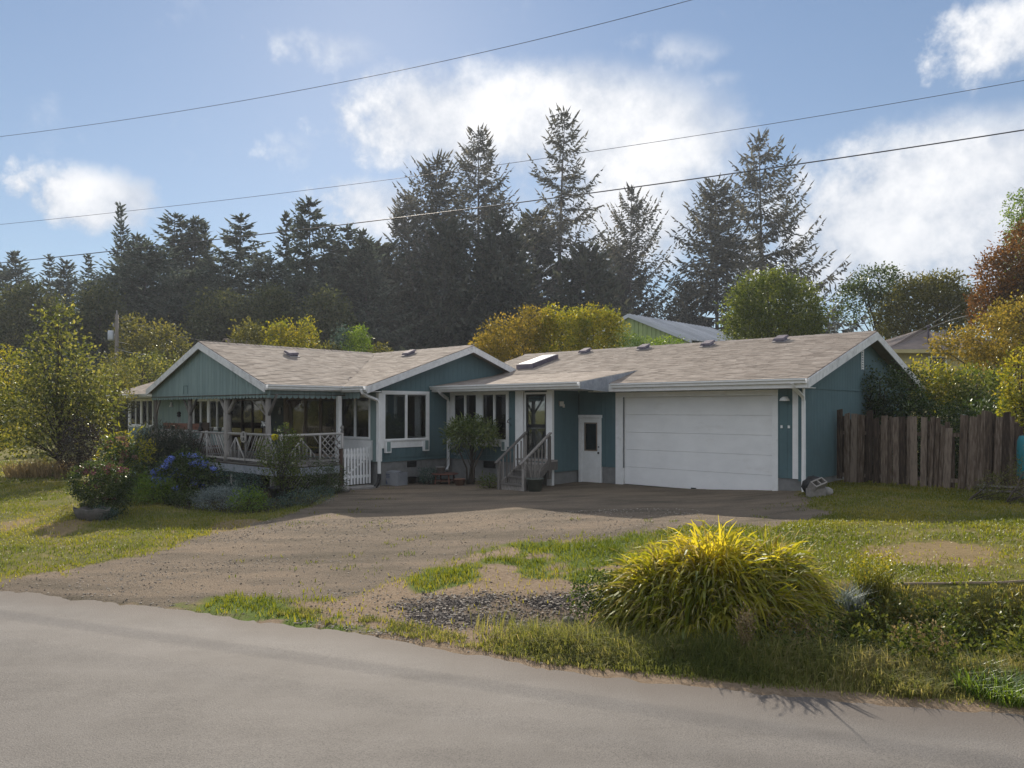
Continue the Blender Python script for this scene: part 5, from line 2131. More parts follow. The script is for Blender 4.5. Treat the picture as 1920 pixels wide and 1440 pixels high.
LM['plume'] = leaf_mat('seed_plumes', [(0.20, 0.19, 0.08), (0.32, 0.29, 0.13), (0.42, 0.37, 0.20)], 0.5, 0.6, 0.03, (1.4, 1.3, 0.9), 0.15, 2.0)
LM['straw'] = leaf_mat('dry_straw', [(0.11, 0.085, 0.045), (0.20, 0.155, 0.085), (0.30, 0.24, 0.14)], 0.35, 0.6, 0.02, (1.3, 1.2, 0.9), 0.2, 1.5)
LM['grass'] = leaf_mat('lawn_blades', [(0.055, 0.078, 0.012), (0.125, 0.135, 0.022), (0.215, 0.185, 0.048)], 0.5, 0.5, 0.04, (1.6, 1.55, 0.6), 0.28, 0.45)
LM['verge'] = leaf_mat('verge_grass_blades', [(0.060, 0.080, 0.024), (0.140, 0.150, 0.050), (0.28, 0.24, 0.13)], 0.45, 0.6, 0.005, (1.5, 1.45, 0.8), 0.3, 0.8)
LM['weed'] = leaf_mat('weed_leaves', [(0.036, 0.052, 0.014), (0.095, 0.105, 0.026), (0.21, 0.185, 0.055)], 0.5, 0.5, 0.02, (1.6, 1.5, 0.7), 0.35, 0.8)
LM['woodgreen'] = leaf_mat('dull_green_leaves', [(0.030, 0.040, 0.020), (0.060, 0.072, 0.034), (0.11, 0.115, 0.06)], 0.32, 0.6, 0.02, (1.4, 1.3, 0.8), .3, .3)
LM['bank'] = leaf_mat('bank_weed_leaves', [(0.022, 0.036, 0.010), (0.060, 0.078, 0.020), (0.165, 0.165, 0.055)], 0.40, 0.5, 0.04, (1.6, 1.5, 0.7), 0.4, 0.9)
LM['bluefl'] = leaf_mat('blue_petals', [(0.09, 0.13, 0.40), (0.16, 0.22, 0.56), (0.30, 0.36, 0.68)], 0.3, 0.6, 0.02, (1.1, 1.1, 1.2), 0.15, 3)
LM['pinkfl'] = leaf_mat('dusky_pink_petals', [(0.085, 0.040, 0.052), (0.16, 0.072, 0.085), (0.26, 0.14, 0.14)], 0.3, 0.6, 0.02, (1.3, 1.0, 1.0), 0.2, 3)
LM['fadedfl'] = leaf_mat('faded_flower_heads', [(0.10, 0.055, 0.055), (0.18, 0.11, 0.09), (0.30, 0.22, 0.17)], 0.4, 0.6, 0.02, (1.2, 1.0, 0.9), 0.2, 3)
LM['whitefl'] = leaf_mat('cream_flower_heads', [(0.38, 0.38, 0.28), (0.52, 0.51, 0.40), (0.62, 0.60, 0.50)], 0.4, 0.6, 0.02, (1.1, 1.1, 0.9), 0.2, 3)
LM['yellowfl'] = leaf_mat('yellow_petals', [(0.55, 0.42, 0.02), (0.70, 0.55, 0.05), (0.75, 0.65, 0.12)], 0.4, 0.6, 0.02, (1.1, 1.1, 0.8), 0.1, 3)


def unit(a):
    return a / (np.linalg.norm(a, axis=-1, keepdims=True) + 1e-9)


def leaf_cards(mb, P, D, Nn, L, Wd, tint):
    """pointed leaves: base, two flanks, tip, folded a little along the middle"""
    n = len(P)
    D = unit(D)
    S = unit(np.cross(D, Nn))
    U = np.cross(S, D)
    L = np.broadcast_to(L, (n,))[:, None]
    Wd = np.broadcast_to(Wd, (n,))[:, None]
    V = np.stack([P, P + D * L * .45 + S * Wd * .5 + U * Wd * .12, P + D * L, P + D * L * .45 - S * Wd * .5 + U * Wd * .12], 1).reshape(-1, 3)
    F = np.arange(n)[:, None] * 4 + np.array([0, 1, 2, 3])
    mb.arr(V, F, tint)


def ell_leaves(mb, rng, ells, clumps, per, rc, L, Wd, up=0.35, shell=0.55, out=0.7, spread=0.35, tdev=0.28, lower=1.0):
    """leaf clumps through the outer part of a set of ellipsoids; returns the clump centres"""
    ells = np.asarray(ells, float)
    area = (ells[:, 3] * ells[:, 4] + ells[:, 3] * ells[:, 5] + ells[:, 4] * ells[:, 5])
    pick = rng.choice(len(ells), clumps, p=area / area.sum())
    e = ells[pick]
    d = unit(rng.normal(size=(clumps, 3)))
    rr = shell + (1.0 - shell) * rng.random(clumps) ** 0.7
    rr = rr * rng.uniform(0.86, 1.12, clumps)
    C = e[:, :3] + d * e[:, 3:] * rr[:, None]
    ct = np.clip(rng.normal(0.5, 0.2, clumps), 0, 1)
    idx = np.repeat(np.arange(clumps), per)
    n = len(idx)
    dd = unit(d[idx] * e[idx][:, 3:] ** -0.5)
    tw = unit(dd * out + rng.normal(size=(n, 3)) * 0.7 + np.array([0, 0, up]))
    P = C[idx] + tw * (rng.random(n)[:, None] ** 0.6) * rc + rng.normal(size=(n, 3)) * rc * 0.25
    D = unit(tw + rng.normal(size=(n, 3)) * spread * 2 + np.array([0, 0, -0.15]))
    Nn = unit(rng.normal(size=(n, 3)) * 0.8 + np.array([0, 0, 0.8]))
    t = np.clip(ct[idx] + rng.normal(0, tdev, n) * 0.7, 0, 1)
    leaf_cards(mb, P, D, Nn, L * rng.uniform(0.65, 1.25, n), Wd * rng.uniform(0.7, 1.2, n), t)
    return C


def limbs(mb, rng, base, top, C, n, r0, ns=6):
    """a tapered trunk with limbs reaching into the crown"""
    base, top = np.array(base, float), np.array(top, float)
    k = 7
    ax = [base + (top - base) * i / k + np.array([rng.normal() * r0 * .7, rng.normal() * r0 * .7, 0]) * (0 < i < k) for i in range(k + 1)]
    mb.tube(ax, [r0 * (1 - 0.85 * i / k) * (1.25 if i == 0 else 1) for i in range(k + 1)], ns + 1)
    if len(C) == 0:
        return
    for c in C[rng.choice(len(C), min(n, len(C)), replace=False)]:
        f = np.clip((c[2] - base[2]) / (top[2] - base[2] + 1e-6) * rng.uniform(0.35, 0.75), 0.12, 0.95)
        s = base + (top - base) * f
        mid = (s + c) / 2 + np.array([rng.normal() * .1, rng.normal() * .1, 0.08 * np.linalg.norm(c - s)])
        r = r0 * (1 - 0.8 * f) * 0.5
        mb.tube([s, s + (mid - s) * .5, mid, c], [r, r * .8, r * .55, r * .2], 5)


def broadleaf(name, label, cat, base, height, ells, clumps, per, rc, L, Wd, mat, trunk_r, nlimb=18, group=None, seed=1, bark='bark', crown_name='crown', **kw):
    """ells are relative to the base"""
    rng = np.random.default_rng(seed)
    t = thing(name, label, cat, base, group)
    c = MB()
    C = ell_leaves(c, rng, ells, clumps, per, rc, L, Wd, **kw)
    tr = MB()
    zc = max(e[2] + e[5] * 0.55 for e in ells)
    best = max(ells, key=lambda e: e[2] + e[5])
    limbs(tr, rng, (0, 0, -0.15), (best[0] * 0.8, best[1] * 0.8, zc), C, nlimb, trunk_r)
    obj('trunk' if cat == 'tree' else 'stems', tr, M[bark], t, smooth=True)
    obj(crown_name, c, LM[mat], t)
    return t


def conifer_parts(seed, h, r, cs=0.06, whorls=40, per=4, spray=0.55, sw=0.16, dens=0.24, droop=0.35, sweep=0.45, power=0.85, sparse=0.0, side=None, a_top=0.65, a_bot=-0.05, irregular=0.35, hang=0.55):
    rng = np.random.default_rng(seed)
    tr, cr = MB(), MB()
    lean = rng.normal(size=2) * 0.012 * h
    ax = lambda f: np.array([lean[0] * f * f, lean[1] * f * f, h * f])
    tr.tube([ax(f) + np.array([0, 0, -0.2 if f == 0 else 0]) for f in np.linspace(0, 1, 9)], [max(0.012 * h * (1 - f) ** 0.9, 0.02) * (1.2 if f == 0 else 1) for f in np.linspace(0, 1, 9)], 7, 0.4)
    Ps, Ds, Ls, Ws, Ts = [], [], [], [], []
    for w in range(whorls):
        f = (w + rng.uniform(0, 1)) / whorls
        fz = cs + (1 - cs) * f
        base = ax(min(fz, 0.995))
        Rm = r * (1 - f) ** power
        for b_ in range(per):
            if rng.random() < sparse * (0.4 + 0.6 * (1 - f)):
                continue
            az = rng.uniform(0, 2 * math.pi)
            R_ = Rm * (1 - irregular + irregular * 1.4 * rng.random() ** .8) * (1 + .18 * math.sin(9.0 * f + 2.0 * math.cos(az + seed))) + 0.16
            if side is not None:
                R_ *= 1 + side[1] * math.cos(az - side[0])
            hd = np.array([math.cos(az), math.sin(az), 0])
            a0 = a_bot + (a_top - a_bot) * f + rng.normal() * 0.15
            dr_ = droop * rng.uniform(.5, 1.6)
            s = np.linspace(0, 1, 6)
            pth = base + hd * (R_ * s)[:, None] + np.array([0, 0, 1.0]) * (R_ * (a0 * s - dr_ * s ** 2 + sweep * s ** 3))[:, None]
            rb = max(0.007 * R_ + 0.010, 0.012) * (1.6 - f)
            tr.tube(pth[[0, 2, 4, 5]], rb * (1 - 0.8 * s[[0, 2, 4, 5]]), 3, 0.5, cap=False)
            n = max(4, int(R_ / dens))
            ss = np.repeat(np.linspace(0.10, 1.0, n), 2) + rng.uniform(-.03, .03, 2 * n)
            ss = np.clip(ss, 0.03, 1)
            ip = np.stack([np.interp(ss, s, pth[:, k]) for k in range(3)], -1)
            tg = unit(np.stack([np.interp(ss, s, np.gradient(pth[:, k])) for k in range(3)], -1))
            sd = np.cross(hd, [0, 0, 1])
            sg = np.tile([1, -1], n)[:, None]
            dirs = unit(tg * 0.75 + sd * sg * rng.uniform(.3, .9, (2 * n, 1)) + np.array([0, 0, -1]) * rng.uniform(0.1, 0.6 + 1.6 * hang, (2 * n, 1)) * (1 - 0.55 * f))
            ln = spray * (1.05 - 0.5 * ss) * rng.uniform(0.55, 1.25, 2 * n) * (0.55 + 0.6 * (1 - f))
            tb = np.clip(rng.normal(0.45, 0.18) + rng.normal(0, .15, 2 * n) + 0.2 * (ss - 0.5), 0, 1)
            Ps += [ip, ip]
            Ds += [dirs, dirs]
            Ls += [ln, ln]
            Ws += [np.full(2 * n, sw), np.full(2 * n, sw)]
            Ts += [tb, tb]
            # side branches fan out in the plane of the bough
            if R_ > .7:
                for s0 in (.28, .46, .64, .8):
                    for g2 in (1, -1):
                        l2 = R_ * .46 * (1.1 - s0) * rng.uniform(.6, 1.3)
                        o2 = np.array([np.interp(s0, s, pth[:, k]) for k in range(3)])
                        d2 = unit(hd * .75 + sd * g2 * rng.uniform(.5, .95) + np.array([0, 0, rng.normal() * .12 - .1 + .25 * f]))
                        n2 = max(2, int(l2 / (dens * 1.5)))
                        q2 = np.linspace(.2, 1, n2)[:, None]
                        ip2 = o2 + d2 * l2 * q2 + np.array([0, 0, -1]) * l2 * .25 * q2 ** 2
                        dd2 = unit(d2 * .8 + rng.normal(size=(n2, 3)) * .35 + np.array([0, 0, -1]) * rng.uniform(.1, .5 + 1.3 * hang, (n2, 1)) * (1 - .55 * f))
                        Ps.append(ip2)
                        Ds.append(dd2)
                        Ls.append(spray * rng.uniform(.5, 1.1, n2) * (.55 + .5 * (1 - f)))
                        Ws.append(np.full(n2, sw))
                        Ts.append(np.clip(tb[:1] + rng.normal(0, .15, n2), 0, 1))
            # tip
            Ps.append(pth[-2:])
            Ds.append(np.stack([tg[-1]] * 2))
            Ls.append(np.full(2, spray * 0.9))
            Ws.append(np.full(2, sw * 1.1))
            Ts.append(np.full(2, tb[-1]))
    P, D, L_, W_, T = [np.concatenate(q) for q in (Ps, Ds, Ls, Ws, Ts)]
    leaf_cards(cr, P, D, unit(rng.normal(size=P.shape)), L_, W_, T)
    # leading shoot
    top = ax(1.0)
    k = 10
    leaf_cards(cr, np.stack([top - [0, 0, .5 * q / k] for q in range(k)]), unit(rng.normal(size=(k, 3)) * .5 + [0, 0, .9]), unit(rng.normal(size=(k, 3))), 0.45, sw, 0.4)
    return tr, cr


def conifer(name, label, px, py, dist, mat='spruce', r=4.0, group='tall conifers behind the house', **kw):
    kw.setdefault('power', .72)
    kw.setdefault('spray', .62)
    kw.setdefault('sw', .115)
    kw.setdefault('dens', .17)
    kw['dens'] = kw['dens'] * (1.0 if mat == 'spruce' else 1.25)
    kw['whorls'] = int(kw.get('whorls', 40) * 1.15)
    far = 2.25                           # they stand well back: tall old trees beyond the plots
    top = at_y(px, py, dist * far)
    t = thing(name, label, 'tree', (top.x, dist * far, 0), group)
    t.scale = (far, far, far)
    tr, cr = conifer_parts(h=top.z / far, r=r, **kw)
    obj('trunk', tr, M['greybark'], t, smooth=True)
    obj('crown', cr, LM[mat], t)
    return t


# tall spruces behind the house
conifer('spruce_tree', 'dense dark spruce with two spires, leftmost of the tall ones behind the roof', 818, 300, 48, r=5.6, seed=11, whorls=50, per=6, sparse=.08, droop=.25, sweep=.4, a_bot=-.05, a_top=.75, dens=.21)
conifer('spruce_tree', 'slender grey spruce between the twin-spired one and the tallest one', 897, 245, 52, r=5.2, seed=12, whorls=52, per=5, sparse=.08, droop=.3, sweep=.4, dens=.21)
conifer('spruce_tree', 'tallest open spruce of all with bare trunk showing and long uneven arms', 1045, 222, 50, r=5.3, seed=13, whorls=42, per=4, sparse=.2, irregular=.55, droop=.35, sweep=.5, spray=.66, a_bot=.0, a_top=.55)
conifer('spruce_tree', 'shorter spruce with steep upswept arms right of the tallest one', 1180, 358, 54, r=6.2, seed=14, whorls=38, per=5, sparse=.14, droop=.1, sweep=.35, a_bot=.15, a_top=1.0, spray=.55, power=.95)
conifer('spruce_tree', 'open spruce with long bare arms reaching right above the round green tree', 1430, 262, 50, r=5.4, seed=15, whorls=30, per=6, sparse=.12, irregular=.32, droop=.5, sweep=.6, side=(0.0, .18), spray=.66, sw=.12, power=.62, a_top=.5, hang=1.0)
conifer('spruce_tree', 'brownish dense spruce standing left against the open spruce with long arms', 1345, 345, 47, r=4.4, seed=16, whorls=46, per=6, sparse=.03, irregular=.5, dens=.18, power=.6)
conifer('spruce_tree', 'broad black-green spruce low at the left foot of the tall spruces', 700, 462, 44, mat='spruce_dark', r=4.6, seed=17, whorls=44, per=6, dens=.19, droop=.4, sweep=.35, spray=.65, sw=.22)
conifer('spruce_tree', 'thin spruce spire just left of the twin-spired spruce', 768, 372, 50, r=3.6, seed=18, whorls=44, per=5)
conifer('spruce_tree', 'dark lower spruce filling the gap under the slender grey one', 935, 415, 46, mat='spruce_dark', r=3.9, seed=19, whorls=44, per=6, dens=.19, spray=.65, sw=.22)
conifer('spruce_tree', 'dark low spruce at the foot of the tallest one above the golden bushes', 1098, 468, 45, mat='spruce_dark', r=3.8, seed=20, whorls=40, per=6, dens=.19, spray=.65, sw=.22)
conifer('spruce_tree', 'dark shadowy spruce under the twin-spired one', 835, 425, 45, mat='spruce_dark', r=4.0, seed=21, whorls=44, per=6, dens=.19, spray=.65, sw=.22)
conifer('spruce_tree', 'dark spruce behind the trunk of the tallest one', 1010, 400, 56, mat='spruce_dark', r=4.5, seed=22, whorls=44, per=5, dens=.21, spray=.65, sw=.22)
conifer('spruce_tree', 'small bare twiggy spruce beside the green metal shed', 1285, 545, 46, r=2.0, seed=23, whorls=26, per=4, sparse=.3)
conifer('spruce_tree', 'small thin spruce right of the round green tree', 1562, 580, 58, r=1.8, seed=24, whorls=26, per=4, sparse=.25)
conifer('spruce_tree', 'olive brown spruce low between the left forest and the black-green spruce', 640, 492, 52, mat='cypress', r=4.2, seed=25, whorls=40, per=6, dens=.2, spray=.6, sw=.22)
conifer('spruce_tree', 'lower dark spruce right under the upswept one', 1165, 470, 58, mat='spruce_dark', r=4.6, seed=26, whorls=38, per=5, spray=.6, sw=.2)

# the wood on the left, farther off: a few kinds, copied
protos = []
kinds = (dict(r=0.24, power=.8, whorls=52, per=5, sparse=.05), dict(r=0.20, power=.7, whorls=52, per=6, irregular=.5), dict(r=0.16, power=1.0, whorls=54, per=5, sparse=.1), dict(r=0.34, power=.5, whorls=48, per=8, irregular=.5))
for i in range(8):
    kw = dict(kinds[i % 4])
    r_ = kw.pop('r')
    protos.append((conifer_parts(seed=40 + i, h=20.0, r=r_ * 20, dens=.20, spray=.62, sw=.17, droop=.35 + .1 * (i > 3), sweep=.3, hang=.7, **kw)))
proto_mesh = [(a.mesh('trunk', M['greybark'], True), b.mesh('crown', LM['cypress'])) for a, b in protos]
wood = [(37, 476, 100, 0, 'conifer with level arms at the far left edge of the wood'), (97, 480, 104, 2, 'slim conifer right of the one with level arms at far left'),
        (122, 492, 100, 1, 'blunt conifer touching the slim one at the left of the wood'), (163, 480, 98, 2, 'small pointed conifer standing alone left of the narrow spire'),
        (230, 386, 96, 2, 'very narrow tall spire rising highest above the left of the wood'), (262, 442, 100, 1, 'blunt conifer right beside the narrow spire'),
        (325, 404, 92, 0, 'broad pointed conifer left of the twin tops'), (362, 410, 94, 1, 'left one of the twin conifer tops'), (386, 418, 92, 2, 'right one of the twin conifer tops'),
        (448, 406, 92, 0, 'lone pyramid conifer between the twin tops and the tall rounded one'), (535, 404, 92, 2, 'slim conifer left against the tall rounded one'),
        (578, 377, 90, 1, 'tall rounded conifer, highest at the right of the wood'), (622, 424, 92, 2, 'small spire right of the tall rounded conifer'),
        (655, 426, 94, 0, 'pointed conifer near the right end of the wood'), (690, 436, 92, 0, 'last conifer of the wood beside the black-green spruce'),
        (275, 466, 80, 3, 'wide dark bushy conifer in front, above the utility pole'), (420, 500, 82, 3, 'olive bushy conifer in front under the twin tops'),
        (500, 486, 84, 3, 'bushy conifer in front under the slim one'), (345, 512, 78, 3, 'low bushy conifer in front right of the wide dark one'),
        (570, 520, 80, 3, 'low bushy conifer in front under the tall rounded one'), (610, 500, 88, 1, 'middle-row conifer at the right of the wood'),
        (205, 520, 84, 3, 'low rounded conifer behind the utility pole'), (0, 500, 104, 1, 'conifer cut by the left edge of the picture')]
for i, (px, py, dist, k, lab) in enumerate(wood):
    top = at_y(px, py, dist)
    t = thing('conifer_tree', lab, 'tree', (top.x, dist, 0), 'conifers of the wood on the left', rz=i * 1.3)
    s = top.z / 20.0
    wide = {0: 1.3, 1: 1.2, 2: 1.0, 3: 1.3}[k] * (0.75 if (px, py) == (230, 386) else 1)
    t.scale = (s * wide, s * wide, s)
    for nm, me in zip(('trunk', 'crown'), proto_mesh[k + 4 * (i % 2)]):
        obj(nm, me, None, t)

# ground cover under the far wood: one dark mass of bushes
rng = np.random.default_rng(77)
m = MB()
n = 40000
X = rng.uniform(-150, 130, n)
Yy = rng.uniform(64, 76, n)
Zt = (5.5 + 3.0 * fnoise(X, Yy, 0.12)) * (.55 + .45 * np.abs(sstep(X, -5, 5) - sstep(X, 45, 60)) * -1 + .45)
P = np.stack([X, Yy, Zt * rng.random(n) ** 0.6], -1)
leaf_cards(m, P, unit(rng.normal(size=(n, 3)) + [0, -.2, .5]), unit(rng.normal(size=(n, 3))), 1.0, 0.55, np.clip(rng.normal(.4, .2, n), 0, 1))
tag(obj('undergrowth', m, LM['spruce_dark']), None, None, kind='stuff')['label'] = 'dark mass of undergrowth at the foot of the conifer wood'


def E(cx, cy, cz, rx, ry, rz):
    return (cx, cy, cz, rx, ry, rz)


def px_tree(name, label, pxc, pbot, dist, boxes, density, L, mat, per=14, rc=None, trunk_r=0.09, seed=1, cat='tree', group=None, **kw):
    """boxes: crown ellipsoids as seen in the photo (cx, cy, half width, half height) at the given distance; depth as width"""
    base = at_y(pxc, pbot, dist)
    base.z = hz(base.x, base.y)
    k = dist / F_PX
    ells = []
    rs = random.Random(seed)
    for cx, cy, hw, hh in boxes:
        c = at_y(cx, cy, dist)
        ells.append(E(c.x - base.x, rs.uniform(-.25, .25) * hw * k, c.z - base.z, hw * k, hw * k * 0.9, hh * k))
    vol = sum(e[3] * e[5] for e in ells)
    clumps = int(vol * density * 1.7)
    return broadleaf(name, label, cat, base, 1, ells, clumps, per, rc or L * 3.0, L * 1.12, L * 0.62, mat, trunk_r, seed=seed, group=group, crown_name='crown' if cat == 'tree' else 'foliage', **kw)


# left of the house
px_tree('leafy_tree', 'big pale glossy-leaved young tree with pointed top on the left lawn', 112, 872, 26.5, [(112, 620, 30, 48), (112, 690, 62, 60), (60, 740, 45, 60), (150, 745, 50, 65), (108, 790, 88, 70), (185, 760, 32, 50), (40, 800, 40, 55)],
        52, 0.13, 'gloss', per=13, trunk_r=0.09, seed=51, nlimb=60, rc=.42, shell=.35)
px_tree('leafy_tree', 'bright yellow-green tree cut by the left edge of the picture', -12, 872, 30, [(5, 700, 30, 45), (-10, 770, 45, 70), (20, 800, 28, 50)], 80, 0.10, 'yellow', seed=52)
px_tree('purple_shrub', 'dark purple-leaved shrub at the right foot of the big pale tree', 152, 882, 25.2, [(150, 830, 30, 45), (130, 850, 22, 28), (170, 835, 22, 35)], 170, 0.07, 'purple', seed=53, cat='shrub', trunk_r=.04)
px_tree('leafy_tree', 'slim olive tree between the big pale tree and the house corner', 205, 860, 33, [(210, 740, 26, 45), (225, 700, 30, 30), (200, 780, 24, 30), (228, 765, 18, 40)], 75, 0.10, 'olive', seed=54, trunk_r=.06)
px_tree('leafy_tree', 'rounded olive tree behind the left gable beside the utility pole', 275, 800, 52, [(255, 640, 36, 40), (300, 655, 42, 45), (275, 690, 60, 45), (335, 690, 26, 30)], 34, 0.20, 'olive', seed=55, trunk_r=.15)
px_tree('leafy_tree', 'pale feathery tree close behind the left end of the roof', 262, 800, 43, [(265, 700, 45, 30), (220, 720, 36, 34), (310, 690, 30, 20)], 48, 0.15, 'gloss', seed=56)
# behind the middle roof
for i, (lab, cx, hw, top, mat, L) in enumerate((('rounded brown-green bush behind the roof right of the brown gable tip', 466, 28, 612, 'olive', .16), ('yellow-green bush behind the roof with one thin upright shoot', 520, 24, 612, 'yellow', .16),
                                           ('leaning yellow sapling behind the roof above its vent', 572, 18, 604, 'yellow', .15), ('low olive bush right of the leaning yellow sapling', 612, 26, 648, 'olive', .15),
                                           ('silvery thin bush behind the roof left of the green cone', 640, 14, 618, 'bluegreen', .14), ('green cone-shaped bush behind the middle of the roof', 668, 24, 620, 'bright', .14),
                                           ('small brown bush just right of the green cone-shaped one', 712, 18, 648, 'olive', .14), ('thin upright yellow shoot of a bush behind the roof', 541, 8, 606, 'yellow', .14))):
    px_tree('garden_bush', lab, cx, 770, 44, [(cx, (top + 690) / 2 + 8, hw, (690 - top) / 2 + 6), (cx + hw * .2, top + 22, hw * .55, 24)], 60, L, mat, seed=60 + i, cat='bush', group='bushes behind the roof', trunk_r=.05, nlimb=8)
for i, (cx, cy, hw, hh, mat, lab) in enumerate(((55, 600, 58, 56, 'woodgreen', 'rounded green tree before the far wood behind the big pale tree'), (185, 598, 38, 52, 'woodgreen', 'rounded green tree left of the utility pole before the wood'),
                                           (415, 606, 54, 44, 'woodgreen', 'dull green rounded tree low before the middle of the wood'), (505, 600, 46, 50, 'woodgreen', 'dull green rounded tree before the wood above the yellow bushes'),
                                           (612, 606, 40, 48, 'woodgreen', 'greyish green rounded tree between the wood and the black-green spruce'))):
    px_tree('woodland_tree', lab, cx, 768, 72, [(cx, cy, hw, hh), (cx - hw * .5, cy + 18, hw * .6, hh * .6), (cx + hw * .5, cy + 14, hw * .6, hh * .65), (cx + hw * .1, cy - hh * .5, hw * .5, hh * .5)], 16, .34, mat, seed=130 + i, group='rounded trees before the far wood', trunk_r=.2)
# golden group
G2 = 'bushes behind the breezeway roof'
px_tree('golden_bush', 'orange gold bush behind the roofs, leftmost of the bright group', 965, 770, 37, [(965, 640, 55, 40), (925, 660, 40, 30), (1000, 615, 36, 32), (900, 672, 26, 18)], 95, 0.13, 'gold', seed=71, cat='bush', group=G2)
px_tree('golden_bush', 'yellow-green bush right against the orange gold one', 1050, 770, 37, [(1050, 640, 50, 42), (1035, 605, 26, 24), (1075, 620, 34, 34)], 95, 0.13, 'yellow', seed=72, cat='bush', group=G2)
px_tree('golden_bush', 'green-gold bush with upright top shoots left of the metal shed', 1130, 770, 38, [(1115, 628, 42, 42), (1100, 598, 22, 18), (1145, 628, 26, 38), (1142, 598, 9, 16)], 95, 0.13, 'yellow', seed=73, cat='bush', group=G2)
px_tree('clipped_hedge', 'low bright hedge behind the garage ridge in front of the metal shed', 1235, 770, 35, [(1215, 652, 28, 14), (1252, 650, 32, 12), (1185, 648, 18, 18)], 150, 0.085, 'bright', seed=74, cat='hedge', trunk_r=.05)
px_tree('round_tree', 'dense round green tree behind the garage ridge under the open spruce', 1450, 770, 40, [(1450, 590, 86, 72), (1435, 560, 60, 44), (1400, 620, 40, 40), (1500, 610, 46, 50)], 85, 0.14, 'mid', seed=75, trunk_r=.16, shell=.6)
px_tree('leafy_tree', 'loose dark tree with leaning trunk right of the round green tree', 1668, 770, 50, [(1640, 535, 45, 25), (1610, 560, 34, 20), (1665, 580, 30, 50), (1590, 590, 20, 12)], 46, 0.18, 'dark', seed=76, trunk_r=.2)
px_tree('leafy_tree', 'broad dark and yellow tree behind the neighbouring roof', 1740, 770, 47, [(1740, 580, 75, 50), (1690, 605, 45, 40), (1790, 590, 36, 48), (1770, 545, 40, 30), (1715, 550, 30, 22)], 62, 0.18, 'olive', seed=77, trunk_r=.2)
px_tree('leafy_tree', 'rusty orange tree at the right edge above the yellow one', 1900, 770, 38, [(1885, 520, 42, 50), (1920, 490, 50, 60), (1860, 560, 30, 22), (1930, 560, 50, 50), (1880, 600, 50, 30)], 92, 0.15, 'rust', seed=78, trunk_r=.18)
px_tree('leafy_tree', 'small green treetop above the rusty tree at the right edge', 1915, 770, 44, [(1912, 405, 20, 42), (1930, 440, 34, 40), (1920, 520, 30, 90)], 55, 0.16, 'bright', seed=79, trunk_r=.12)
px_tree('leafy_tree', 'yellow and olive tree hanging before the neighbouring house', 1890, 800, 29, [(1860, 640, 60, 45), (1920, 620, 60, 60), (1800, 655, 40, 25), (1880, 690, 55, 35), (1770, 650, 22, 16)], 90, 0.12, 'gold', seed=80, trunk_r=.14)
px_tree('yellow_shrub', 'yellow-green shrub behind the board fence beside the garage shrub', 1745, 860, 25, [(1735, 720, 40, 40), (1780, 735, 45, 40), (1720, 760, 30, 40)], 130, 0.10, 'yellow', seed=81, cat='shrub')
px_tree('yellow_shrub', 'green shrub behind the middle of the board fence', 1830, 860, 24, [(1825, 735, 50, 40), (1860, 755, 45, 45), (1800, 770, 40, 30)], 130, 0.10, 'mid', seed=82, cat='shrub')
px_tree('pale_shrub', 'pale green climbing shrub over the right end of the board fence', 1915, 900, 19.2, [(1915, 720, 30, 60), (1930, 790, 36, 60), (1900, 780, 22, 45)], 210, 0.075, 'yellow', seed=83, cat='shrub')
px_tree('dark_shrub', 'dark green shrub growing against the garage gable behind the fence', 1660, 880, 21.7, [(1650, 735, 48, 45), (1615, 730, 26, 34), (1700, 730, 36, 38), (1680, 775, 50, 30), (1635, 780, 36, 25)], 190, 0.075, 'dark', seed=84, cat='shrub')

for i, (cx, lab) in enumerate(((1620, 'black-green low bush added to darken the gaps behind the left end of the board fence'), (1740, 'black-green low bush added to darken the gaps behind the middle of the board fence'), (1850, 'black-green low bush added to darken the gaps behind the right part of the board fence'))):  # bushes added so the background behind the planks stays dark
    px_tree('dark_bush', lab, cx, 890, 20.4 + (1.6 if i == 0 else .5), [(cx, 800, 62, 45), (cx - 20, 860, 60, 60), (cx + 30, 850, 60, 70)], 150, 0.085, 'dark', seed=86 + i, cat='bush', group='added dark bushes behind the fence')



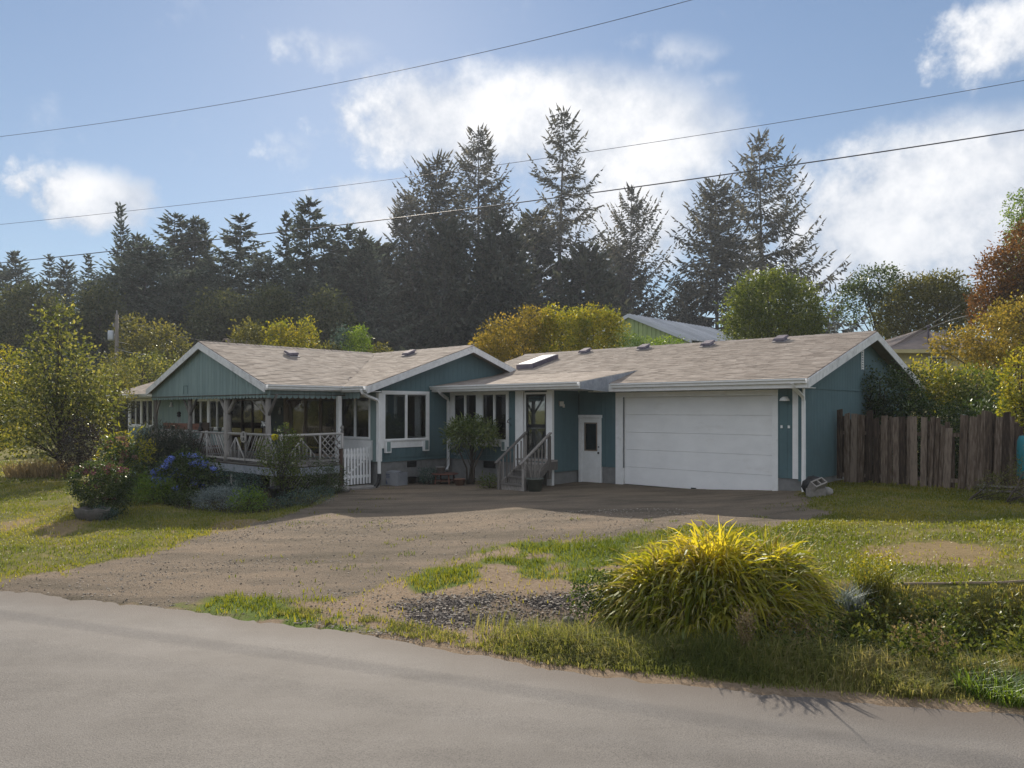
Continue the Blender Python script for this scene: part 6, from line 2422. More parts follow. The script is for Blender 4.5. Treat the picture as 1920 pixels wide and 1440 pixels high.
# ------------------------------------------------------------------ garden plants
def px_shrub(name, label, cat, px, py, boxes, density, L, mat, per=12, seed=1, parts=(), dist=None, depth=0.9, Wf=0.52, group=None, rc=None, nlimb=10, trunk_r=.025, **kw):
    p = ground_at(px, py)
    d = p.y if dist is None else dist
    k = d / F_PX
    ells = []
    for cx, cy, hw, hh in boxes:
        c = at_y(cx, cy, d)
        ells.append(E(c.x - p.x, 0, c.z - p.z, hw * k, hw * k * depth, hh * k))
    vol = sum(e[3] * e[5] for e in ells)
    t = broadleaf(name, label, cat, p, 1, ells, max(12, int(vol * density * 1.5)), per, rc or L * 2.6, L, L * Wf, mat, trunk_r, nlimb=nlimb, seed=seed, crown_name='foliage', group=group, **kw)
    for nm, m2, dens2, L2, zlo, cluster in parts:        # flower heads on the upper side
        rng = np.random.default_rng(seed + 99)
        mb = MB()
        cnt = max(3, int(vol * dens2))
        e = np.array(ells)[rng.choice(len(ells), cnt)]
        dd = unit(rng.normal(size=(cnt, 3)))
        dd[:, 2] = np.abs(dd[:, 2]) * 0.9 + zlo
        dd = unit(dd)
        C = e[:, :3] + dd * e[:, 3:] * 1.03
        nper, rad = cluster
        idx = np.repeat(np.arange(cnt), nper)
        o_ = unit(rng.normal(size=(len(idx), 3)))
        P = C[idx] + o_ * rad * rng.uniform(.6, 1.0, (len(idx), 1)) * np.array([1, 1, .7])
        leaf_cards(mb, P, unit(np.cross(o_, rng.normal(size=o_.shape))), o_, L2, L2 * .8, np.clip(rng.normal(.5, .25, len(idx)), 0, 1))
        obj(nm, mb, LM[m2], t, kind='stuff')
    return t


px_shrub('clipped_shrub', 'dense clipped shrub with dusky pink flat top beside the stone trough', 'shrub', 195, 966, [(188, 905, 50, 32), (195, 930, 42, 32), (200, 950, 28, 18), (165, 900, 26, 22), (222, 905, 24, 26)], 620, 0.050, 'dark', per=14, seed=91, shell=.8,
         parts=[('flower_heads', 'pinkfl', 75, 0.045, .75, (26, .075))], Wf=.7)
px_shrub('large_leaf_plant', 'yellow-green plant with long leaves behind the clipped pink-topped shrub', 'plant', 205, 930, [(205, 850, 32, 26), (185, 868, 24, 18), (215, 875, 28, 22)], 170, 0.16, 'yellow', per=9, seed=92, Wf=.25, dist=19.5)
px_shrub('faded_hydrangea', 'hydrangea with faded brown heads between the pink-topped shrub and the dark bush', 'shrub', 248, 940, [(238, 850, 24, 30), (255, 880, 28, 36), (232, 895, 22, 30)], 360, 0.075, 'dark', seed=93, dist=19.8,
         parts=[('flower_heads', 'fadedfl', 55, 0.05, .4, (34, .085))], Wf=.7)
px_shrub('dark_bush', 'dark spiky evergreen bush in front of the left porch rail', 'bush', 308, 905, [(300, 850, 48, 42), (335, 855, 32, 36), (275, 860, 26, 32), (318, 880, 46, 28)], 330, 0.15, 'spruce_dark', per=16, seed=94, Wf=.16, up=.9, out=.5)
px_shrub('blue_hydrangea', 'blue hydrangea in full flower in the middle of the porch bed', 'shrub', 345, 938, [(345, 880, 40, 28), (310, 900, 24, 24), (375, 895, 34, 30), (335, 915, 40, 22)], 420, 0.075, 'dark', seed=95, Wf=.7,
         parts=[('flower_heads', 'bluefl', 105, 0.045, .05, (60, .10))])
px_shrub('fern_clump', 'mid green ferny clump in front of the blue hydrangea', 'plant', 292, 944, [(285, 918, 34, 22), (310, 925, 28, 18), (262, 922, 20, 16)], 420, 0.085, 'bright', seed=96, Wf=.3)
px_shrub('low_clump', 'low dark green mound between the ferny clump and the silver mound', 'plant', 352, 946, [(350, 936, 28, 11), (330, 938, 18, 9)], 900, 0.05, 'dark', seed=97)
px_shrub('silver_mound', 'low silver grey mound at the lawn edge of the porch bed', 'plant', 408, 954, [(405, 936, 34, 17), (430, 930, 24, 14), (380, 938, 18, 12)], 900, 0.055, 'silver', per=14, seed=98, Wf=.22)
px_shrub('yellow_fern', 'small yellow-green plant at the right of the silver mound', 'plant', 465, 958, [(465, 940, 24, 16), (482, 945, 14, 12)], 620, 0.075, 'bright', seed=99, Wf=.35)
px_shrub('bed_shrub', 'dense small-leaved dark shrub below the pale porch skirting', 'shrub', 450, 935, [(440, 905, 38, 24), (480, 908, 30, 26), (410, 905, 28, 24), (455, 922, 55, 14)], 520, 0.05, 'bluegreen', seed=100, Wf=.6, dist=20.6)
px_shrub('bed_shrub', 'low leafy shrub covering the lattice under the right porch rail', 'shrub', 605, 925, [(600, 892, 30, 22), (625, 895, 20, 26), (588, 905, 20, 16), (615, 912, 32, 12)], 460, 0.06, 'dark', seed=101, Wf=.4)
px_shrub('bed_shrub', 'ragged grey-green weeds along the drive edge below the rose', 'shrub', 575, 948, [(560, 934, 36, 10), (600, 928, 30, 9), (520, 946, 28, 8)], 900, 0.05, 'bluegreen', seed=102, Wf=.35)
px_shrub('trough_plant', 'small dark plant growing in and right of the stone trough', 'plant', 205, 975, [(192, 962, 16, 8), (205, 968, 12, 8)], 1500, 0.04, 'bluegreen', seed=103)
px_shrub('trough_conifer', 'tiny dark upright conifer at the left end of the stone trough', 'plant', 161, 966, [(161, 955, 6, 9)], 5000, 0.03, 'spruce_dark', seed=104)
px_shrub('fence_plant', 'ragged olive weeds at the foot of the board fence left of the slatted rack', 'plant', 1795, 940, [(1790, 905, 34, 26), (1830, 885, 24, 34), (1765, 918, 22, 16), (1850, 915, 24, 20)], 420, .06, 'olive', seed=115, dist=17.3, Wf=.3, up=.8)
px_shrub('fence_plant', 'thin straw-coloured weeds hanging on the right end of the board fence', 'plant', 1880, 945, [(1885, 870, 24, 50), (1905, 905, 24, 36), (1870, 910, 20, 30)], 230, .06, 'straw', seed=116, dist=16.3, Wf=.2, up=.5)
# tall rose
t = px_shrub('rose_bush', 'tall leggy rose with one yellow bloom growing from the black tub', 'rose bush', 530, 936, [(510, 850, 26, 26), (550, 845, 28, 26), (535, 820, 18, 18), (525, 880, 34, 30), (545, 895, 22, 26)], 330, 0.06, 'mid', seed=105, Wf=.6, nlimb=26, trunk_r=.02, per=11,
             parts=[('pale_buds', 'whitefl', 14, 0.05, .3, (8, .04))])
rng = np.random.default_rng(6)
b_ = at_y(515, 820, 19.6)
mb = MB()
n = 60
o_ = unit(rng.normal(size=(n, 3)))
loc = np.array(b_) - np.array(t.location)
leaf_cards(mb, loc + o_ * 0.055, unit(np.cross(o_, rng.normal(size=o_.shape))), o_, .085, .08, rng.random(n))
obj('yellow_bloom', mb, LM['yellowfl'], t)
mb = MB()
for q in range(14):
    a = rng.uniform(0, 6.28)
    x0, y0 = .12 * math.cos(a), .12 * math.sin(a)
    x1, y1 = rng.uniform(-.55, .55), rng.uniform(-.35, .35)
    mb.tube([(x0, y0, .2), (x0 * 1.5 + x1 * .2, y0 + y1 * .2, .7), (x1, y1, rng.uniform(1.0, 1.75))], [.014, .011, .005], 4)
obj('canes', mb, M['bark'], t)

# rhododendron before the breezeway window
t = px_shrub('rhododendron', 'round long-leaved shrub on bare stems in front of the breezeway window', 'shrub', 882, 908, [(880, 816, 40, 15), (852, 822, 20, 13), (910, 822, 18, 12), (885, 803, 24, 11), (862, 806, 16, 10), (900, 808, 14, 10)], 420, 0.17, 'rhodo', per=11, rc=.24, seed=107, Wf=.24, dist=21.9, nlimb=26, trunk_r=.035, out=.9, spread=.3)
mb = MB()
rs = random.Random(2)
for q in range(5):
    x1 = rs.uniform(-.4, .4)
    mb.tube([(rs.uniform(-.1, .1), rs.uniform(-.1, .1), -.05), (x1 * .3, rs.uniform(-.1, .1), .5), (x1, rs.uniform(-.2, .2), 1.1)], [.035, .028, .018], 5)
obj('stems', mb, M['bark'], t)
px_shrub('potted_plant', 'small pale-leaved plant in the pot on the low round table', 'plant', 827, 880, [(827, 872, 8, 8)], 1500, .07, 'silver', seed=108, dist=ground_at(834, 907).y - .05, nlimb=3, trunk_r=.006)
pl_ = ROOTS[-1]
pl_.location = tuple(ground_at(834, 907) + Vector((-0.12, -0.05, 0.52)))
for ch in pl_.children:
    for vtx in ch.data.vertices:
        pass
px_shrub('wall_plant', 'pale green bushy plant against the foundation between the box and the table', 'plant', 805, 908, [(802, 893, 13, 13)], 900, .06, 'bluegreen', seed=109)
px_shrub('wall_plant', 'small low weeds left of the foot of the entry steps', 'plant', 918, 915, [(918, 905, 16, 9)], 900, .06, 'mid', seed=110)

# ------------------------------------------------------------------ grasses
def blades(mb, rng, P, h, w, lean=0.35, tint=None, curl=0.5):
    """bent two-segment blades rooted at P"""
    n = len(P)
    a = rng.uniform(0, 2 * math.pi, n)
    d = np.stack([np.cos(a), np.sin(a), np.zeros(n)], -1)
    s = np.stack([-np.sin(a + 0.6), np.cos(a + 0.6), np.zeros(n)], -1)
    h = np.broadcast_to(h, (n,)) * rng.uniform(0.55, 1.3, n)
    l = lean * rng.uniform(0.2, 1.5, n)
    up = np.array([0, 0, 1.0])
    q1 = P + up * (h * .6)[:, None] + d * (h * l * .35)[:, None]
    q2 = P + up * (h * (1 - curl * .3 * l))[:, None] + d * (h * l)[:, None]
    ww = np.broadcast_to(w, (n,))[:, None] * .5
    V = np.stack([P - s * ww, P + s * ww, q1 + s * ww * .8, q1 - s * ww * .8, q2], 1).reshape(-1, 3)
    b0 = np.arange(n)[:, None] * 5
    t = np.clip(rng.normal(.5, .25, n), 0, 1) if tint is None else tint
    mb.arr(V, b0 + np.array([0, 1, 2, 3]), t)
    # tip triangle as a degenerate-free face list
    mb.f.append((b0 + np.array([3, 2, 4])) + mb.n - n * 5)
    mb.t.append(np.asarray(t, np.float32))


def scatter(rng, n, x0, x1, y0, y1):
    return rng.uniform(x0, x1, n), rng.uniform(y0, y1, n)


rng = np.random.default_rng(123)
in_house = lambda x, y: ((x * CT - y * ST) < -7.0) & ((x * ST + y * CT) > 14.0) | ((x * ST + y * CT) > 10.9) & ((x * CT - y * ST) < -18.9)


def lawn(n, x0, x1, y0, y1, h, w):
    x, y = scatter(rng, n, x0, x1, y0, y1)
    s = y - road_edge(x)
    dr, dk_, ba, gr, dy, bd = masks(x, y)
    sprig = sstep(fnoise(x, y, 2.2, 5), .62, .72) * dr * (s > .2) * .22
    p = np.maximum(sprig, (1 - dr)) * (1 - 0.90 * ba) * (1 - dk_) * (1 - .75 * dy) * (1 - .6 * bd)
    thin = np.clip(0.55 + 1.6 * (fnoise(x, y, 1.1, 5) - .5), .06, 1)
    keep = (rng.random(n) < p * np.maximum(thin, gr * .8)) & (s > 0.05) & ~in_house(x, y)
    ditch = (x > 2.2) & (s < 3.08)
    keep &= ~ditch
    x, y, gr, dy, ba = x[keep], y[keep], gr[keep], dy[keep], ba[keep]
    z = height(x, y)
    t = np.clip(.50 + .95 * (fnoise(x, y, .55, 4) - .5) * 2 * .8 - .25 * gr + .35 * dy + .2 * ba + rng.normal(0, .17, len(x)), 0, 1)
    hh = h * (0.6 + 0.9 * fnoise(x, y, 2.3)) * (1 + .35 * gr)
    return np.stack([x, y, z - .005], -1), hh, np.full(len(x), w), t


mb = MB()
for args in ((150000, -19, -3.0, 10.5, 24, .055, .014), (60000, -4, 3, 8.0, 16, .06, .013), (170000, 2.6, 12.5, 8.6, 20.0, .05, .014), (30000, -34, -15, 17, 34, .08, .03), (14000, 9, 22, 12, 20, .08, .03)):
    P, hh, ww, tt = lawn(*args)
    blades(mb, rng, P, hh, ww, .55, tt)
o = obj('grass', mb, LM['grass'])
tag(o, 'short sunlit lawn grass with dry patches', None, kind='stuff')

# taller grass along the road edge
mb = MB()
n = 46000
x = rng.uniform(-1.2, 9.5, n)
s = rng.random(n) ** 1.2 * 1.15 + 0.10
y = road_edge(x) + s
dens = sstep(x, -0.6, 0.8) * (0.35 + 1.1 * fnoise(x, y, 2.0)) * sstep(s, .05, .35 + .25 * fnoise(x, y, 3))
k = rng.random(n) < dens
x, y, s = x[k], y[k], s[k]
hgt = (.06 + .24 * sstep(s, .1, .9)) * (0.45 + 1.1 * fnoise(x, y, 1.8))
t = np.clip(.2 + 1.0 * fnoise(x, y, 1.1, 3) + rng.normal(0, .16, len(x)) - .12, 0, 1)
blades(mb, rng, np.stack([x, y, height(x, y) - .01], -1), hgt, .010, .75, t, 1.0)
n = 5200
x = rng.uniform(-3.2, 1.2, n)
y = road_edge(x) + .12 + rng.random(n) * .5
k = rng.random(n) < (fnoise(x, y, 2.4) > .52)
blades(mb, rng, np.stack([x[k], y[k], height(x[k], y[k]) - .01], -1), .07, .010, .8, None)
o = obj('verge_grass', mb, LM['verge'])
tag(o, 'pale uncut grass along the edge of the road', None, kind='stuff')

# ditch weeds
mb, mb2 = MB(), MB()
n = 44000
x = rng.uniform(1.9, 10.5, n)
s = rng.uniform(.95, 3.02, n)
y = road_edge(x) + s
k = rng.random(n) < sstep(x, 2.2, 3.0) * (.25 + 1.2 * fnoise(x, y, 1.5))
x, y, s = x[k], y[k], s[k]
hgt = (.16 + .34 * fnoise(x, y, 1.3)) * (1 - .75 * sstep(s, 2.3, 2.95))
t = np.clip(1.5 * fnoise(x, y, .9, 3) - .25 + rng.normal(0, .16, len(x)), 0, 1)
blades(mb, rng, np.stack([x, y, height(x, y) - .02], -1), hgt, .011, .8, t, 1.0)
o = obj('ditch_grass', mb, LM['weed'])
tag(o, 'rank grass filling the ditch beside the road', None, kind='stuff')
nb = 560
x = rng.uniform(2.6, 10.0, nb)
s = rng.uniform(1.0, 2.75, nb)
y = road_edge(x) + s
z = height(x, y)
rb = rng.uniform(.14, .34, nb) * (1 - .5 * sstep(s, 2.2, 2.8))
ells = np.stack([x, y, z + rb * .7, rb, rb, rb * 1.1], -1)
ell_leaves(mb2, rng, ells, 5600, 12, .11, .062, .032, up=.5, tdev=.3)
o = obj('ditch_weeds', mb2, LM['bank'])
tag(o, 'tangle of leafy weeds on the ditch banks', None, kind='stuff')

# single plants in the ditch
def tuft(name, label, cat, px, py, n, h, w, mat, r, lean=.5, head=None, dist=None, seed=1, curl=.6):
    rng = np.random.default_rng(seed)
    p = ground_at(px, py) if dist is None else at_y(px, py, dist)
    if dist is not None:
        p.z = hz(p.x, p.y)
    t = thing(name, label, cat, p)
    mb = MB()
    a, q = rng.uniform(0, 6.28, n), r * np.sqrt(rng.random(n))
    P = np.stack([q * np.cos(a), q * np.sin(a), np.full(n, -.02)], -1)
    blades(mb, rng, P, h, w, lean, None, curl)
    obj('blades', mb, LM[mat], t)
    if head:
        mb = MB()
        k = head[1]
        a, q = rng.uniform(0, 6.28, k), r * 1.2 * np.sqrt(rng.random(k))
        P = np.stack([q * np.cos(a) * 1.3, q * np.sin(a) * 1.3, h * rng.uniform(.75, 1.2, k)], -1)
        m_ = head[2]
        idx = np.repeat(np.arange(k), m_)
        P = P[idx] + rng.normal(size=(k * m_, 3)) * np.array([.018, .018, .055])
        leaf_cards(mb, P, unit(rng.normal(size=P.shape) + [0, 0, .8]), unit(rng.normal(size=P.shape)), .035, .018, rng.random(len(P)))
        obj('seed_heads', mb, LM[head[0]], t, kind='stuff')
    return t


tuft('goldenrod', 'yellow flowering weed at the top of the ditch bank right of the big grass clump', 'weed', 1640, 1150, 300, .45, .012, 'weed', .2, .5, ('yellow', 60, 10), dist=9.0, seed=201)
tuft('goldenrod', 'yellow flowering weed in the ditch towards the right edge', 'weed', 1870, 1230, 300, .45, .012, 'weed', .22, .5, ('yellow', 70, 10), dist=7.9, seed=202)
tuft('goldenrod', 'smaller yellow-green weed low in the ditch above the verge', 'weed', 1600, 1240, 260, .34, .014, 'yellow', .2, .6, None, dist=7.9, seed=203)
tuft('dry_seed_stalks', 'tan dry seed stalks standing in the middle of the ditch', 'weed', 1735, 1260, 260, .62, .008, 'straw', .22, .4, ('straw', 60, 12), dist=7.7, seed=204)
tuft('dry_seed_stalks', 'brown dry stalks leaning at the right foot of the big grass clump', 'weed', 1500, 1225, 150, .42, .008, 'straw', .2, .5, ('straw', 40, 12), dist=7.7, seed=205)
tuft('dry_seed_stalks', 'one bundle of brown dock stalks before the big grass clump', 'weed', 1398, 1215, 40, .42, .010, 'straw', .05, .15, ('straw', 26, 16), dist=7.5, seed=206)
tuft('grey_wild_plant', 'grey withered weed on the bank right of the big grass clump', 'weed', 1590, 1160, 260, .4, .010, 'silver', .15, .6, None, dist=8.9, seed=207)
tuft('dry_grass_clump', 'dry straw-coloured grass bed below the big pale tree on the left', 'grass clump', 75, 893, 900, .62, .022, 'straw', 1.05, .8, None, seed=208)
tuft('dry_grass_clump', 'smaller dry grass clump beside the purple shrub', 'grass clump', 128, 896, 500, .6, .018, 'straw', .4, .5, None, seed=209)
tuft('verge_tuft', 'lush green tuft on the road verge at the right edge', 'grass clump', 1880, 1325, 1200, .22, .011, 'bright', .42, .9, None, dist=6.75, seed=210)
tuft('verge_tuft', 'green tuft on the road verge left of the lush one', 'grass clump', 1700, 1300, 700, .18, .010, 'verge', .3, .9, None, dist=6.85, seed=211)
px_shrub('white_flower_shrub', 'sprawling shrub with small cream flower heads left of the big grass clump', 'shrub', 1145, 1188, [(1140, 1140, 48, 36), (1175, 1150, 40, 36), (1110, 1160, 34, 26), (1185, 1175, 36, 22)], 620, .045, 'dark', per=12, seed=111, dist=8.35, Wf=.6,
         parts=[('flower_heads', 'whitefl', 130, .018, .35, (11, .024))])
px_shrub('ditch_bush', 'dark leafy bush in the ditch between the big clump and the seed stalks', 'bush', 1590, 1225, [(1600, 1180, 45, 36), (1560, 1195, 34, 30), (1640, 1200, 36, 28)], 480, .05, 'mid', seed=112, dist=8.3)
px_shrub('ditch_bush', 'leafy dark bush in the ditch right of the seed stalks', 'bush', 1820, 1260, [(1820, 1225, 46, 34), (1860, 1240, 40, 30), (1790, 1250, 34, 26)], 480, .05, 'mid', seed=113, dist=7.8)

# thin pale edging between the lawn and the ditch bank
xs = np.linspace(4.4, 9.0, 24)
m = MB()
pts = [(a, float(road_edge(a)) + 3.1 + .015 * math.sin(a * 5), hz(a, float(road_edge(a)) + 3.14) + .01) for a in xs]
for a, b_ in zip(pts[:-1], pts[1:]):
    m.beam(a, b_, .014, .022)
tag(obj('lawn_edging', m, M['tan']), 'thin pale edging strip along the lawn above the ditch bank', 'edging')

# the big ornamental grass
p = at_y(1345, 1180, 8.75)
p.z = hz(p.x, p.y)
clump = thing('ornamental_grass', 'huge sunlit yellow-green arching grass clump beside the road', 'grass clump', p)


def arching(mb, rng, n, r0, L, w0, lean_lo, lean_hi, tint_mu, seg=7, grav=1.0, off=(0, 0)):
    a = rng.uniform(0, 2 * math.pi, n)
    q = r0 * np.sqrt(rng.random(n))
    P0 = np.stack([q * np.cos(a) * 1.35 + off[0], q * np.sin(a) * .8 + off[1], np.zeros(n)], -1)
    az = a + rng.normal(0, .6, n)
    th = np.radians(rng.uniform(lean_lo, lean_hi, n))
    Ls = L * rng.uniform(.6, 1.15, n)
    st = Ls / seg
    pts = [P0]
    cur = P0.copy()
    for k in range(seg):
        d = np.stack([np.sin(th) * np.cos(az), np.sin(th) * np.sin(az), np.cos(th)], -1)
        cur = cur + d * st[:, None]
        pts.append(cur.copy())
        th = np.minimum(th + grav * (0.10 + .33 * (k / seg)) * rng.uniform(.6, 1.4, n), math.radians(172))
    pts = np.stack(pts, 1)
    sd = np.stack([-np.sin(az), np.cos(az), rng.normal(0, .3, n)], -1)
    sd = unit(sd)
    prof = np.array([.6, .9, 1, 1, .9, .75, .5, .08][:seg + 1])
    half = (w0 * rng.uniform(.6, 1.2, n))[:, None, None] * prof[None, :, None] * .5 * sd[:, None, :]
    V = np.stack([pts - half, pts + half], 2).reshape(-1, 3)
    m_ = (seg + 1) * 2
    b0 = np.arange(n)[:, None, None] * m_
    k = np.arange(seg)[None, :, None] * 2
    F = (b0 + k + np.array([0, 1, 3, 2])).reshape(-1, 4)
    t = np.clip(rng.normal(tint_mu, .2, n), 0, 1)
    mb.arr(V, F, np.repeat(t, seg))
    return pts




def shaggy(mb, rng, n, c, rad, L, w0, seg=6, grav=1.0, lift=.8, tmu=.45, inner=.72, lowest=-.1, make=True):
    """blades leaving the surface of a dome and bending over: one shaggy head of the clump"""
    c, rad = np.array(c, float), np.array(rad, float)
    d = unit(rng.normal(size=(n, 3)))
    d[:, 2] = lowest + (1 - lowest) * np.abs(d[:, 2]) ** .8
    d = unit(d)
    P0 = c + d * rad * (inner + rng.uniform(-.12, .12, (n, 1)))
    v = unit(d * np.array([1, 1, .7]) + np.array([0, 0, lift]) + rng.normal(size=(n, 3)) * .32)
    Ls = L * rng.uniform(.55, 1.25, n)
    st = (Ls / seg)[:, None]
    pts, cur = [P0], P0.copy()
    g = grav * rng.uniform(.6, 1.5, n)[:, None]
    for k in range(seg):
        cur = cur + v * st
        pts.append(cur.copy())
        v = unit(v + np.array([0, 0, -1.0]) * g * (.22 + .30 * k / seg))
    pts = np.stack(pts, 1)
    flat = np.stack([-d[:, 1], d[:, 0], rng.normal(0, .25, n)], -1) + rng.normal(size=(n, 3)) * .25
    sd = unit(flat)
    prof = np.interp(np.linspace(0, 1, seg + 1), [0, .25, .6, .85, 1], [.55, .95, 1, .6, .08])
    half = (w0 * rng.uniform(.6, 1.25, n))[:, None, None] * prof[None, :, None] * .5 * sd[:, None, :]
    V = np.stack([pts - half, pts + half], 2).reshape(-1, 3)
    b0 = np.arange(n)[:, None, None] * (seg + 1) * 2
    k = np.arange(seg)[None, :, None] * 2
    F = (b0 + k + np.array([0, 1, 3, 2])).reshape(-1, 4)
    patch = fnoise(P0[:, 0] + 9, P0[:, 1] * .6 + P0[:, 2] + 5, 2.6, 3) - .5
    t = np.clip(rng.normal(tmu, .17, n) + patch * .9 + .30 * (P0[:, 2] - .45), 0, 1)  # tint rises with height: the clump's sunlit yellow top put into its colour
    if make:
        mb.arr(V, F, np.repeat(t, seg))
    return pts


rng = np.random.default_rng(321)
heads = [((-.05, 0, .30), (.78, .58, .78)), ((-.62, .05, .18), (.52, .45, .66)), ((.62, .12, .26), (.50, .42, .72)), ((.20, -.30, .10), (.80, .40, .58)), ((-.30, -.30, .05), (.65, .38, .52))]
mb = MB()
for (c, rd), n_ in zip(heads, (1900, 1250, 1100, 1400, 1250)):
    shaggy(mb, rng, n_, c, rd, .54, .033, grav=1.0, lift=.85, tmu=.50)
    shaggy(mb, rng, n_ // 2, c, rd, .62, .028, grav=1.5, lift=.2, tmu=.30, inner=.8, lowest=-.25)
arching(mb, rng, 500, .60, .95, .024, 8, 60, .36, grav=1.3)
obj('blades', mb, LM['reed'], clump)
mb = MB()
for off, n_, L_ in (((.06, .02), 12, 1.62), ((-.45, .1), 11, 1.35), ((.36, .05), 6, 1.25), ((.78, .1), 14, 1.25), ((-.2, -.2), 5, 1.0), ((.2, -.2), 5, .95)):
    arching(mb, rng, n_, .06, L_, .034, 2, 15, .85, grav=.55, off=off)
obj('upright_blades', mb, LM['reed'], clump)
mb = MB()
for c, rd in heads:
    pts = shaggy(MB(), rng, 420, c, rd, .50, .01, grav=1.1, lift=.9, inner=.84, make=False)
    tip = pts[:, 2:, :]
    for k in range(4):
        seg_d = tip[:, k + 1] - tip[:, k]
        for r_ in range(2):
            leaf_cards(mb, tip[:, k], seg_d, unit(rng.normal(size=seg_d.shape)), np.linalg.norm(seg_d, axis=1) * 1.3, .020 * (1.15 - .2 * k), np.clip(rng.normal(.45, .25, len(tip)), 0, 1))
obj('seed_plumes', mb, LM['plume'], clump, kind='stuff')
mb = MB()
for c, rd in heads:
    pts = shaggy(mb, rng, 45, c, rd, .42, .022, grav=1.4, lift=.3, inner=.9)
obj('withered_blades', mb, LM['gold'], clump)

# ------------------------------------------------------------------ loose gravel
rng = np.random.default_rng(55)
n = 42000
x = np.concatenate([rng.uniform(-8.5, 4.0, n), rng.uniform(-2.6, 1.4, n // 2)])
y = np.concatenate([rng.uniform(7.5, 16.5, n), rng.uniform(8.2, 10.4, n // 2)])
dr, dk_, ba, gr, dy, bd = masks(x, y)
s = y - road_edge(x)
w_ = np.maximum(dr * (.16 + 1.8 * np.maximum(fnoise(x, y, .9) - .42, 0)), np.maximum(dk_ * .95, ba * .10)) * (s > -.05)
w_ = np.maximum(w_, .35 * np.exp(-((s) / .25) ** 2) * (x < 1))
k = rng.random(len(x)) < w_
x, y, dkk = x[k], y[k], dk_[k]
z = height(x, y)
n = len(x)
r_ = (.006 + .016 * rng.random(n) ** 2.6) * (1 + .5 * dkk)
octv = np.array([[1, 0, 0], [0, 1, 0], [-1, 0, 0], [0, -1, 0], [0, 0, .8], [0, 0, -.6]])
octf = np.array([[0, 1, 4], [1, 2, 4], [2, 3, 4], [3, 0, 4], [1, 0, 5], [2, 1, 5], [3, 2, 5], [0, 3, 5]])
an = rng.uniform(0, 6.28, n)
ca, sa = np.cos(an), np.sin(an)
vv = octv[None] * rng.uniform(.6, 1.3, (n, 6, 1)) * np.array([1, 1, .55])
V = np.stack([vv[..., 0] * ca[:, None] - vv[..., 1] * sa[:, None], vv[..., 0] * sa[:, None] + vv[..., 1] * ca[:, None], vv[..., 2]], -1) * r_[:, None, None] + np.stack([x, y, z + r_ * .3], -1)[:, None, :]
mb = MB()
tint = np.clip(rng.normal(.66, .30, n) - .36 * dkk, 0, 1)
mb.arr(V.reshape(-1, 3), (np.arange(n)[:, None, None] * 6 + octf[None]).reshape(-1, 3), np.repeat(tint, 8))
M['pebble'] = surf('gravel_stone', [(0.06, 0.052, 0.048), (0.19, 0.160, 0.135), (0.42, 0.37, 0.31)], 0.9, 30.0, bump=0, tint=0.9, spec=.15)
o = obj('gravel', mb, M['pebble'])
tag(o, 'loose dark and tan gravel on the drive and beside it', None, kind='stuff')

# ------------------------------------------------------------------ buildings beyond
# green metal shed
shed = thing_uv('metal_shed', 'pale green metal shed with ribbed grey roof beyond the garage ridge', 'shed', (-25.3, 38, 0))
SU, SV0, SV1, SZ, SW, SD = -25.3, 37.8, 48.2, 7.95, 4.25, 1.8
wl = MB()
wl.prism([(SU - SW + .2, SV0 + .15, 0), (SU + SW - .2, SV0 + .15, 0), (SU + SW - .2, SV0 + .15, SZ - SD - .0), (SU, SV0 + .15, SZ - .12), (SU - SW + .2, SV0 + .15, SZ - SD)], (0, .1, 0))
wl.box((SU + SW - .3, SV0 + .25, 0), (SU + SW - .2, SV1, SZ - SD - .1))
wl.box((SU - SW + .2, SV0 + .25, 0), (SU - SW + .3, SV1, SZ - SD - .1))
wo = obj('wall', wl, M['greenwall'], shed)
k = SU - SW + .3
while k < SU + SW - .3:
    m = MB()
    m.box((k, SV0 + .11, 0), (k + .06, SV0 + .148, SZ - .2 - SD * abs(k - SU) / SW))
    obj('wall_rib', m, M['greenwall'], wo)
    k += .3
for sg in (1, -1):
    e = SU + sg * SW
    m = MB()
    m.prism([(SU, SV0, SZ), (SU, SV1, SZ), (e, SV1, SZ - SD), (e, SV0, SZ - SD)], (0, 0, -.05))
    rf = obj('roof', m, M['metal'], shed)
    k = SV0 + .05
    while k < SV1:
        m = MB()
        m.beam((SU + sg * .05, k, SZ + .02 - .02), (e, k, SZ - SD + .02), .06, .06)
        obj('roof_rib', m, M['metal'], rf)
        k += .45
    m = MB()
    m.prism([(SU, SV0 - .002, SZ), (e, SV0 - .002, SZ - SD), (e, SV0 - .002, SZ - SD - .2), (SU, SV0 - .002, SZ - .2)], (0, -.03, 0))
    obj('fascia', m, M['metal'], rf)

# neighbouring house on the right
c = at_y(1743, 617, 42)
nb_ = thing('neighbour_house', 'low pale yellow house with grey brown hip roof behind the garage gable', 'house', (c.x, c.y, 0))
zr, ze, hw = c.z, c.z - 1.45, 4.3
m = MB()
m.box((-hw + .5, -3.2, 0), (hw - .5, 4.2, ze - .12))
wo = obj('wall', m, M['yellowwall'], nb_)
for k in range(14):
    m = MB()
    m.box((-hw + .49, -3.225, .3 + k * .33), (hw - .49, -3.203, .3 + k * .33 + .30))
    if .3 + k * .33 + .3 < ze - .15:
        obj('siding_board', m, M['yellowwall'], wo)
m = MB()
A = [(-hw, -3.7, ze), (hw, -3.7, ze), (hw, 4.7, ze), (-hw, 4.7, ze)]
B1, B2 = (-.4, .2, zr), (.4, .9, zr)
for q in ([A[0], A[1], B2, B1], [A[1], A[2], B2], [A[2], A[3], B1, B2], [A[3], A[0], B1]):
    m.poly(q)
m.poly([(x_, y_, z_ - .1) for x_, y_, z_ in A])
rf = obj('roof', m, M['neighroof'], nb_)
m = MB()
